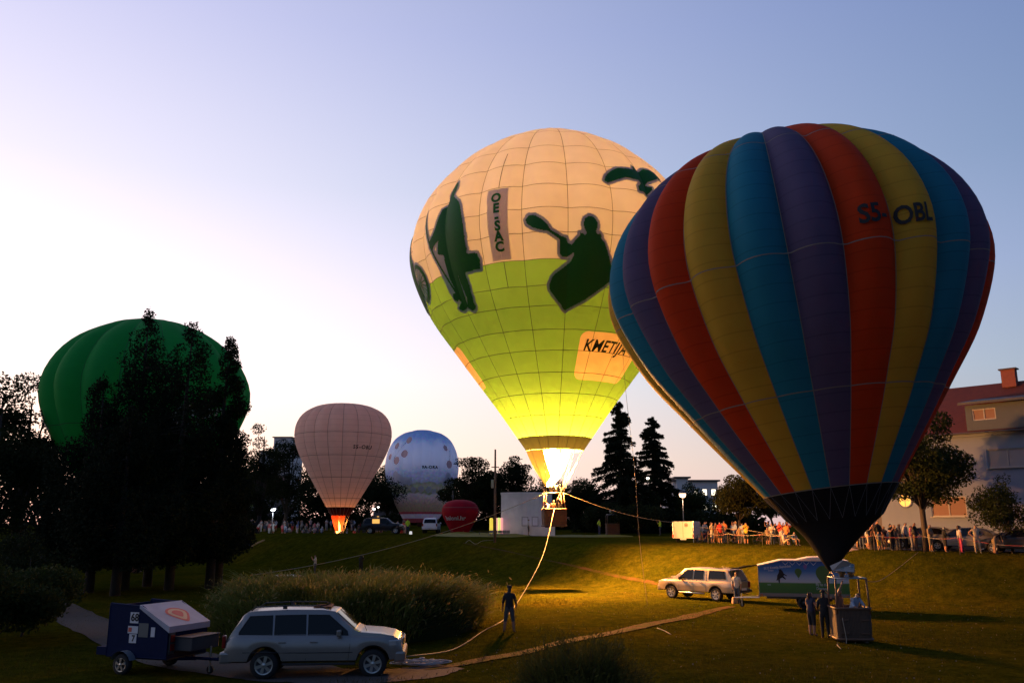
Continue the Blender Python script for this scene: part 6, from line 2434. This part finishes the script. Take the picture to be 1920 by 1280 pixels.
# spectators on the bank, right: column, distance, turn, pose, height, top, trousers, sleeve, leg, hair, style, label
SPECT = [
    (1308, 76, 120, 'stand', 1.74, 'lblue', 'white', 'short', 'long', 'dark', 'short', 'spectator in pale blue shirt next to the white trailer'),
    (1313, 78, 60, 'stand', 1.66, 'white', 'grey', 'short', 'bare', 'dark', 'short', 'spectator in white shirt just behind the one in pale blue'),
    (1323, 74.5, 20, 'crossed', 1.72, 'white', 'navy', 'short', 'long', 'brown', 'short', 'spectator in white standing over the first bicycle'),
    (1336, 71, 30, 'crossed', 1.68, 'cream', 'white', 'short', 'bare', 'brown', 'long', 'woman in cream top and white skirt'),
    (1343, 72, -10, 'phone', 1.66, 'brown', 'brown', 'none', 'long', 'brown', 'long', 'woman in brown dress taking a photo'),
    (1351, 70.5, 10, 'stand', 1.74, 'red', 'black', 'short', 'bare', 'dark', 'short', 'spectator in red top and black shorts'),
    (1356, 73, -20, 'phone', 1.7, 'cream', 'grey', 'long', 'long', 'grey', 'short', 'spectator in pale clothes behind the red top'),
    (1376, 74, 10, 'stand', 1.7, 'blue', 'navy', 'short', 'long', 'dark', 'short', 'spectator in blue behind the small lit tree'),
    (1387, 70, 0, 'stand', 1.34, 'beige', 'dgrey', 'none', 'bare', 'brown', 'short', 'child in beige in front of the small lit tree'),
    (1393, 72, -20, 'crossed', 1.7, 'lblue', 'grey', 'short', 'long', 'dark', 'short', 'spectator in washed blue left of the yellow shirt'),
    (1400, 69.5, -15, 'phone', 1.76, 'yellow', 'black', 'short', 'bare', 'dark', 'short', 'spectator in yellow and black taking a photo'),
    (1440, 68, 5, 'crossed', 1.36, 'beige', 'black', 'short', 'bare', 'dark', 'short', 'child in beige next to the woman in white'),
    (1449, 68.5, -10, 'crossed', 1.68, 'white', 'jeans', 'short', 'long', 'brown', 'long', 'woman in white T-shirt with folded arms'),
    (1465, 67.5, -20, 'phone', 1.76, 'red', 'navy', 'short', 'long', 'dark', 'short', 'spectator in dark red with raised camera by the black skirt'),
    (1467, 66.5, 10, 'stand', 1.25, 'white', 'beige', 'short', 'long', 'brown', 'short', 'small child in white before the raised camera'),
    (1476, 67, -30, 'stand', 1.68, 'orange', 'black', 'none', 'long', 'dark', 'long', 'woman in orange top and black trousers by the black skirt'),
    (1471, 66, 40, 'sit', 1.7, 'white', 'cream', 'short', 'bare', 'brown', 'short', 'spectator in white sitting on the grass'),
    (1490, 66, 20, 'sit', 1.7, 'blue', 'jeans', 'short', 'bare', 'dark', 'short', 'spectator in blue sitting beside the black skirt'),
    (1590, 58.5, 60, 'stand', 1.58, 'cream', 'beige', 'none', 'bare', 'brown', 'short', 'spectator in cream at the left end of the black car'),
    (1617, 57.8, -20, 'crossed', 1.74, 'black', 'jeans', 'short', 'long', 'dark', 'short', 'man in black T-shirt and jeans by the black car'),
    (1630, 57.2, 50, 'phone', 1.74, 'dgrey', 'cream', 'short', 'bare', 'grey', 'short', 'spectator in cream shorts by the black car'),
    (1640, 58.6, -10, 'stand', 1.76, 'brown', 'black', 'short', 'long', 'dark', 'short', 'spectator in brown behind the child in yellow shorts'),
    (1649, 58.2, 10, 'stand', 1.92, 'black', 'navy', 'short', 'long', 'dark', 'short', 'tall man in black with a child before him'),
    (1649.5, 56.5, 0, 'stand', 1.22, 'grey', 'yellow', 'none', 'bare', 'brown', 'short', 'small child in yellow shorts'),
    (1657, 57.6, -30, 'stand', 1.2, 'brown', 'dgrey', 'short', 'bare', 'dark', 'short', 'small child in brown beside the bicycle'),
    (1674, 56.4, 20, 'phone', 1.70, 'black', 'black', 'none', 'long', 'dark', 'long', 'woman all in black taking a photo'),
    (1680, 57.4, -20, 'stand', 1.72, 'dgrey', 'dgrey', 'short', 'long', 'brown', 'short', 'man in dark grey behind the woman in black'),
    (1689, 58, 80, 'stand', 1.78, 'navy', 'navy', 'short', 'long', 'dark', 'short', 'young man in navy looking left'),
    (1701, 57.2, 40, 'stand', 1.84, 'white', 'black', 'short', 'long', 'dark', 'short', 'man in white T-shirt and black trousers'),
    (1711, 56.2, 70, 'crossed', 1.66, 'pink', 'grey', 'none', 'long', 'dark', 'short', 'woman in pink top and grey trousers'),
    (1747, 55.2, 30, 'crossed', 1.74, 'beige', 'khaki', 'short', 'bare', 'dark', 'short', 'man in beige shirt right of the maple trunk'),
    (1774, 54.6, 80, 'crossed', 1.62, 'black', 'black', 'short', 'bare', 'grey', 'short', 'person in black leaning by the grey hatchback'),
    (1803, 53.6, 90, 'stand', 1.68, 'white', 'magenta', 'none', 'long', 'brown', 'long', 'woman in white top and pink leggings'),
    (1834, 53, -15, 'akimbo', 1.76, 'cream', 'cream', 'none', 'long', 'dark', 'short', 'man in pale vest and trousers, hands on hips'),
    (1866, 52.4, 80, 'bend', 1.76, 'black', 'beige', 'short', 'bare', 'brown', 'short', 'person in black top and beige shorts bending forward'),
]
for px, Y, rz, pose, h, top, bot, sl, lg, hr, stl, lab in SPECT:
    person(lab, gp(px, Y), R(rz), pose, h, top, bot, sl, lg, 'dgrey', hr, stl, group='spectators along the bank')
rng = random.Random(31)
for k in range(22):
    px = rng.uniform(1318, 1492) if k < 12 else rng.uniform(1600, 1730)
    Y = (76.5 - (px - 1318) * .042 if k < 12 else 60.2 - (px - 1600) * .014) + rng.uniform(-.6, .8)
    tp = rng.choice(['white', 'red', 'blue', 'grey', 'dgrey', 'pink', 'lblue', 'navy', 'brown', 'orange'])
    person('spectator in %s half hidden in the second row %s' % ({'lblue': 'pale blue', 'dgrey': 'dark grey'}.get(tp, tp), 'left of the black skirt' if k < 12 else 'right of the black skirt'), gp(px, Y), R(rng.uniform(-80, 80)), rng.choice(['stand', 'crossed', 'phone', 'walk', 'salute']), rng.uniform(1.5, 1.85), tp, rng.choice(['jeans', 'navy', 'beige', 'dgrey']), rng.choice(['short', 'none']), rng.choice(['long', 'bare']), 'dgrey', rng.choice(['dark', 'brown', 'blond']), rng.choice(['short', 'long', 'short']), group='second row of spectators')
o = person('child in white sitting on the shoulders of the tall man', gp(1641, 58.9) + Vector((0, 0, 1.32)), R(10), 'sit', 1.15, 'white', 'grey', hair='brown', group='spectators along the bank')

# far crowd on the left: too small to tell one from the next
rng = random.Random(12)
tops = ['white', 'red', 'blue', 'grey', 'white', 'dgrey', 'pink', 'lblue', 'navy', 'white']
for k in range(96):
    px = rng.uniform(432, 600) if k < 56 else (rng.uniform(600, 735) if k < 84 else rng.uniform(735, 760))
    Y = rng.uniform(132, 140)
    tp = rng.choice(tops)
    ps = rng.choice(['stand', 'crossed', 'phone', 'stand', 'akimbo', 'sit'])
    q = gp(px, Y)
    person('spectator in %s in the distant row %s' % ({'lblue': 'pale blue', 'dgrey': 'dark grey'}.get(tp, tp), 'left of the pale balloon' if px < 600 else 'behind the pale balloon and the black car'), q, R(rng.uniform(-60, 60)), ps, rng.uniform(1.55, 1.85), tp, rng.choice(['jeans', 'navy', 'white', 'red', 'dgrey']), rng.choice(['short', 'none']), rng.choice(['long', 'bare']), group='distant crowd', far=True)

# ================================================================== ropes and small things


def rope(name, label, pts, r=.022, cat='rope', m=ROPE_M, sag=0.0, group=None, n=24):
    P = [Vector(p) for p in pts]
    if len(P) == 2:
        P = [P[0].lerp(P[1], k / n) - Vector((0, 0, sag * 4 * (k / n) * (1 - k / n))) for k in range(n + 1)]
    else:
        A = np.array([tuple(p) for p in P])
        t = np.linspace(0, len(P) - 1, (len(P) - 1) * 6 + 1)
        i = np.minimum(t.astype(int), len(P) - 2)
        f = (t - i)[:, None]
        Q = np.vstack([2 * A[0] - A[1], A, 2 * A[-1] - A[-2]])
        a, b, c, d = Q[i], Q[i + 1], Q[i + 2], Q[i + 3]
        P = [Vector(q) for q in .5 * (2 * b + (c - a) * f + (2 * a - 5 * b + 4 * c - d) * f ** 2 + (3 * b - a - 3 * c + d) * f ** 3)]
    o = MB().tube(P, r, 6).build(name, m, None, True)
    return tag(o, label, cat, group)


GF = [GB.location + GB_M @ Vector((sx * GB_FW, sy * GB_FD, GB_TOP)) for sx, sy in ((1, -1), (-1, -1), (0, -1))]
rope('tether_rope', 'taut rope from the flying basket to the white trailer', [GF[0], WT + Vector((.15, .1, 1.6))], .024, sag=.35)
rope('tether_rope', 'long taut rope from the flying basket down to the car roof on the left', [GF[1], gp(440, 48.5) + Vector((.5, 1.2, 1.5))], .018, sag=.7)
q = gpt(905, 1185)
q2 = gpt(752, 1243)
rope('tether_rope', 'slack rope from the flying basket past the man to the silver car', [GB.location + GB_M @ Vector((-.1, -.62, 1.18)), at(1020, 1035, 53), at(985, 1105, 46), at(950, 1155, 39.5), at(930, 1170, 36.2), q + Vector((0, 0, .04)), gpt(850, 1220) + Vector((0, 0, .06)), Vector((suv.location.x + 4.9, suv.location.y + .2, .45))], .02)
rope('crown_line', 'thin line hanging from the glowing balloon to the lawn', [at(1166, 640, 51), at(1174, 740, 50.5), at(1190, 880, 50), at(1199, 1010, 49.5), gpt(1214, 1135)], .012, m=mat('thin_line', (.20, .15, .10), .8))
rope('handling_line', 'thin line from the striped balloon basket to the bank', [SB_G + SB_M @ Vector((SB_FW, SB_FD, SB_TOP)), at(1640, 1090, 40), at(1670, 1075, 46), gpt(1722, 1036) + Vector((0, 0, .05))], .012, m=mat('thin_line', (.2, .15, .1)))
rope('drop_line', 'short line trailing from the striped balloon basket on the grass', [SB_G + Vector((-.5, -.6, .9)), SB_G + Vector((-.48, -.75, .03)), gpt(1570, 1208) + Vector((0, 0, .02)), gpt(1577, 1217) + Vector((0, 0, .02))], .014)


def rope_pile():
    rg = random.Random(5)
    c = gpt(795, 1246)
    pts = []
    for k in range(60):
        a = k * .8 + rg.gauss(0, .4)
        q = .28 + .5 * rg.random()
        pts.append((c.x + q * math.cos(a) + .012 * (k - 30) + rg.gauss(0, .1), c.y + .7 * q * math.sin(a) + rg.gauss(0, .1), c.z + .03 + .12 * rg.random()))
    o = rope('rope_pile', 'tangled white rope lying beside the nose of the silver car', pts, .016, m=mat('white_rope', (.36, .36, .36), .8))


rope_pile()
for k, (pts, lab) in enumerate([(((1232, 1178), (1245, 1183), (1258, 1190)), 'bit of pale cord on the grass right of the dirt track'), (((873, 1018), (880, 1013), (892, 1020), (905, 1014), (930, 1012)), 'pale cord lying at the foot of the wooden pole')]):
    rope('loose_cord', lab, [gpt(*p) + Vector((0, 0, .03)) for p in pts], .016)


def lamp_post(px, Y, h, label, glow, es, globe=.28, cap=True, watts=0):
    b = gp(px, Y)
    t = empty('street_lamp', b)
    tag(t, label, 'street lamp')
    MB().tube([(0, 0, -.1), (0, 0, .8), (0, 0, h)], [.07, .05, .035], 8).build('post', STEEL_D, t, True)
    gm = mat('lamp_glow_%g_%g' % (es, glow[2]), (.9, .85, .8), .5, emit=glow, es=es)
    MB().lathe([(.001, h - .02), (globe * .7, h + .02), (globe, h + globe * .7), (globe * .8, h + globe * 1.3), (.001, h + globe * 1.5)], (0, 0, 0), 14).build('globe', gm, t, True)
    if cap:
        MB().lathe([(globe * 1.1, h + globe * 1.0), (globe * .7, h + globe * 1.6), (.001, h + globe * 1.75)], (0, 0, 0), 14).build('cap', STEEL_D, t, True)
    if watts:
        L = bpy.data.lights.new('lamp_light', 'POINT')
        L.energy, L.color, L.shadow_soft_size = watts, glow, globe
        o = bpy.data.objects.new('lamp_light', L)
        o.location = (0, -.05, h - .3)
        link(o, t)


lamp_post(1283, 88, 4.0, 'globe street lamp glowing above the white trailer', (1, .58, .32), 4, .36, watts=260)
lamp_post(509, 128, 3.9, 'bright white street lamp before the dark trees, left', (.85, .92, 1), 12, .36, watts=300)
lamp_post(700, 140, 3.2, 'small bright lamp between the pale and painted balloons', (1, .95, .9), 9, .22)
lamp_post(708, 150, 3.3, 'fainter lamp next to the one between the two balloons', (1, .9, .8), 5, .2)
lamp_post(1218, 109, 6.6, 'small distant lamp shining between the two spruces', (1, .85, .7), 8, .2)


def pole():
    b = gp(928, 78)
    t = empty('utility_pole', b)
    tag(t, 'tall weathered wooden pole standing left of the block house', 'pole')
    wood = mat('weathered_wood', (.14, .095, .07), .9, var=.3, scale=4, bump=.4, bscale=9)
    MB().tube([(0, 0, -.2), (0, 0, 4), (0, 0, 8.2)], [.13, .11, .08], 10).build('post', wood, t, True)
    MB().box((-.25, -.05, 5.1), (.22, .2, .75)).build('junction_box', mat('box_grey', (.34, .33, .33), .6), t, bevel=.02)
    MB().box((0, 0, 6.6), (.7, .08, .08)).build('cross_arm', wood, t)
    b = gp(848, 118)
    t2 = empty('utility_pole', b)
    tag(t2, 'thin dark pole right in front of the painted balloon', 'pole')
    MB().tube([(0, 0, -.2), (0, 0, 5.6)], [.09, .06], 8).build('post', wood, t2, True)
    MB().box((0, 0, 4.8), (.3, .2, .5)).build('lantern', STEEL_D, t2, bevel=.03)
    return t


pole()


def spare_basket():
    b = gp(1149, 98)
    t = empty('balloon_basket', b)
    tag(t, 'spare wicker basket with burner frame standing on the upper lawn', 'basket')
    basket(t, Vector((0, 0, 0)), 1.5, 1.2, 1.15, R(4), WICKER, 1.1, lean=.8)


spare_basket()


def heap(name, label, outline, Y_lift, m, cat, seed=1, h=.22):
    """cloth spread flat on the grass in folds"""
    P = [gpt(*p) for p in outline]
    c = sum(P, Vector()) / len(P)
    n = len(P)
    rg = random.Random(seed)
    rings = [P, [p.lerp(c, .3) for p in P], [p.lerp(c, .65) for p in P]]
    v = []
    for i, r_ in enumerate(rings):
        for p in r_:
            v.append((p.x, p.y, float(gz(p.x, p.y)) + .02 + (0 if i == 0 else h * rg.uniform(.3, 1.0))))
    v.append((c.x, c.y, float(gz(c.x, c.y)) + h))
    f = [(i * n + k, i * n + (k + 1) % n, (i + 1) * n + (k + 1) % n, (i + 1) * n + k) for i in range(2) for k in range(n)] + [(2 * n + k, 2 * n + (k + 1) % n, 3 * n) for k in range(n)]
    o = MB().add(v, f).build(name, m, None, True)
    return tag(o, label, cat)


YEL = fabric('yellow_ground_cloth', (.17, .15, .012), .1, .3)
heap('ground_cloth', 'long yellow cloth spread on the lawn before the block house', [(806, 1004), (840, 999), (880, 998.5), (930, 1000), (985, 1002), (1000, 1004.5), (960, 1007), (900, 1006), (850, 1006)], 0, YEL, 'cloth', 2)
heap('ground_cloth', 'yellow cloth strip running to the right past the flying basket', [(1000, 1003.5), (1060, 1003), (1120, 1003.5), (1185, 1004), (1188, 1006), (1120, 1007), (1040, 1006.5)], 0, YEL, 'cloth', 3, .12)
heap('ground_cloth', 'crumpled blue cloth on the grass beside the left conifers', [(446, 1028), (452, 1020), (466, 1019), (470, 1024), (458, 1030)], 0, fabric('blue_ground_cloth', (.02, .06, .22), .2, .3), 'cloth', 4)
heap('ground_cloth', 'thin tan strip of cloth beside the crumpled blue one', [(470, 1022), (485, 1016), (497, 1011), (497, 1013), (484, 1019), (472, 1025)], 0, fabric('tan_ground_cloth', (.30, .17, .05), .2, .3), 'cloth', 5, .1)
heap('ground_cloth', 'pale mat on the bank edge behind the black skirt', [(1570, 1030), (1598, 1028), (1612, 1030), (1590, 1034)], 0, mat('pale_mat', (.36, .26, .2), .8), 'mat', 6, .04)

# lit inflatable columns
for k, (px, c, lab) in enumerate([(921, (1.0, .75, .08), 'yellow glowing column, leftmost by the wooden pole'), (930, (1.0, .45, .35), 'pink glowing column just right of the pole'), (935, (.75, .95, .25), 'yellow green glowing column in the group'), (940, (1.0, .40, .40), 'pink glowing column nearest the block house')]):
    b = gp(px, 94 + .3 * k)
    t = empty('light_column', b)
    tag(t, lab, 'lamp', 'glowing columns')
    gm = mat('column_glow_%d' % k, c, .6, emit=c, es=.75)
    MB().lathe([(.001, .12), (.17, .12), (.19, .3), (.19, 1.75), (.16, 1.88), (.001, 1.92)], (0, 0, 0), 12).build('tube', gm, t, True)
    MB().box((0, 0, .06), (.5, .5, .12)).build('base', BLACK_P, t)


def bench(px, Y):
    t = empty('park_bench', gp(px, Y))
    tag(t, 'small dark bench left of the glowing columns', 'bench')
    MB().box((0, 0, .45), (1.2, .4, .06)).build('seat', BARK, t)
    for s in (-.5, .5):
        MB().box((s, 0, .21), (.06, .36, .42)).build('leg', STEEL_D, t)


bench(908, 94)


def bicycle(loc, rz, label):
    t = empty('bicycle', loc, rz)
    tag(t, label, 'bicycle', 'bicycles by the spectators')
    for x in (-.52, .52):
        w = MB().tube([(x + .33 * math.cos(a), 0, .34 + .33 * math.sin(a)) for a in np.linspace(0, 2 * math.pi, 25)], .02, 5, False).build('wheel', TYRE, t, True)
        mb = MB()
        for k in range(8):
            a = math.pi * k / 8
            mb.tube([(x + .32 * math.cos(a), 0, .34 + .32 * math.sin(a)), (x - .32 * math.cos(a), 0, .34 - .32 * math.sin(a))], .003, 3)
        mb.build('spokes', STEEL, w)
    mb = MB()
    for a, b in (((-.52, 0, .34), (-.12, 0, .30)), ((-.12, 0, .30), (-.25, 0, .82)), ((-.52, 0, .34), (-.22, 0, .72)), ((-.22, 0, .72), (.35, 0, .78)), ((-.12, 0, .30), (.37, 0, .72)), ((.34, 0, .92), (.52, 0, .34))):
        mb.tube([a, b], .018, 6)
    mb.build('frame', mat('bicycle_paint', (.10, .03, .03), .4), t, True)
    MB().tube([(.30, -.27, .98), (.36, -.15, .95), (.34, 0, .94), (.36, .15, .95), (.30, .27, .98)], .013, 6).build('handlebar', STEEL_D, t, True)
    MB().box((-.27, 0, .87), (.24, .13, .06), top=(.8, .7)).build('saddle', BLACK_P, t, bevel=.015)
    MB().lathe([(.001, 0), (.09, 0), (.09, .012), (.001, .012)], (-.12, -.03, .30), 14, 'y').build('chainring', STEEL_D, t)


bicycle(gp(1322, 70.5), R(8), 'bicycle leaning nearest the white trailer')
bicycle(gp(1374, 71), R(-10), 'bicycle beside the trunk of the small lit tree')
bicycle(gp(1430, 69.5), R(14), 'bicycle left of the child in beige')
bicycle(gp(1662, 57), R(-24), 'bicycle beside the woman all in black')


def tape_mat():
    m = mat('barrier_tape', (.6, .6, .6), .5, var=.0)
    nt = m.node_tree
    tc, w, mx = (nt.nodes.new(t) for t in ('ShaderNodeTexCoord', 'ShaderNodeTexChecker', 'ShaderNodeMix'))
    w.inputs['Scale'].default_value = 1.6
    w.inputs['Color1'].default_value = (.2, .17, .15, 1)
    w.inputs['Color2'].default_value = (.2, .02, .015, 1)
    mp = nt.nodes.new('ShaderNodeMapping')
    mp.inputs['Scale'].default_value = (1, .001, .001)
    nlink(nt, tc.outputs['Object'], mp.inputs[0])
    nlink(nt, mp.outputs[0], w.inputs['Vector'])
    nlink(nt, w.outputs['Color'], nt.nodes['Principled BSDF'].inputs['Base Color'])
    return m


TAPE = tape_mat()


def barrier(pts, h, label, posts=True):
    P = [gp(px, Y) for px, Y in pts]
    t = empty('barrier_tape', P[0])
    tag(t, label, 'barrier tape')
    v, f = [], []
    for a, b in zip(P, P[1:]):
        for k in range(9):
            s = k / 8
            q = a.lerp(b, s) - P[0]
            z = q.z + h - .12 * 4 * s * (1 - s)
            v += [(q.x, q.y, z), (q.x, q.y + .006, z + .036)]
    f = [(2 * k, 2 * k + 2, 2 * k + 3, 2 * k + 1) for k in range(len(v) // 2 - 1)]
    MB().add(v, f).build('tape', TAPE, t)
    for p in P:
        q = p - P[0]
        MB().tube([(q.x, q.y, q.z - .1), (q.x, q.y, q.z + h + .15)], .025, 6).build('stake', BARK, t)


barrier([(1328, 69.6), (1365, 69), (1430, 67.2), (1492, 65.6)], .78, 'red and white barrier tape before the spectators left of the black skirt')
barrier([(1588, 57.0), (1640, 55.8), (1733, 54.2), (1800, 52.6), (1925, 50.2)], .95, 'red and white barrier tape before the spectators right of the black skirt')
rope('guide_rope', 'pale line running from the white trailer across to the black skirt', [WT + Vector((2.0, .3, 1.2)), gp(1400, 66) + Vector((0, 0, 1.1)), gp(1500, 62) + Vector((0, 0, .5))], .012)

# small bag and lamp on the ground
for px, Y, m, lab in ((770, 99.5, mat('lit_bag', (.7, .7, .7), .6, emit=(1, 1, .95), es=.6), 'small lit white bag at the feet of the vest wearer'), (1378, 48.8, mat('pale_bag', (.4, .25, .17), .8), 'small pale bag on the grass behind the pickup')):
    b = gp(px, Y)
    o = MB().box((b.x, b.y, b.z + .17), (.34, .22, .34), .3, (.75, .7)).build('bag', m, None, bevel=.05)
    tag(o, lab, 'bag')
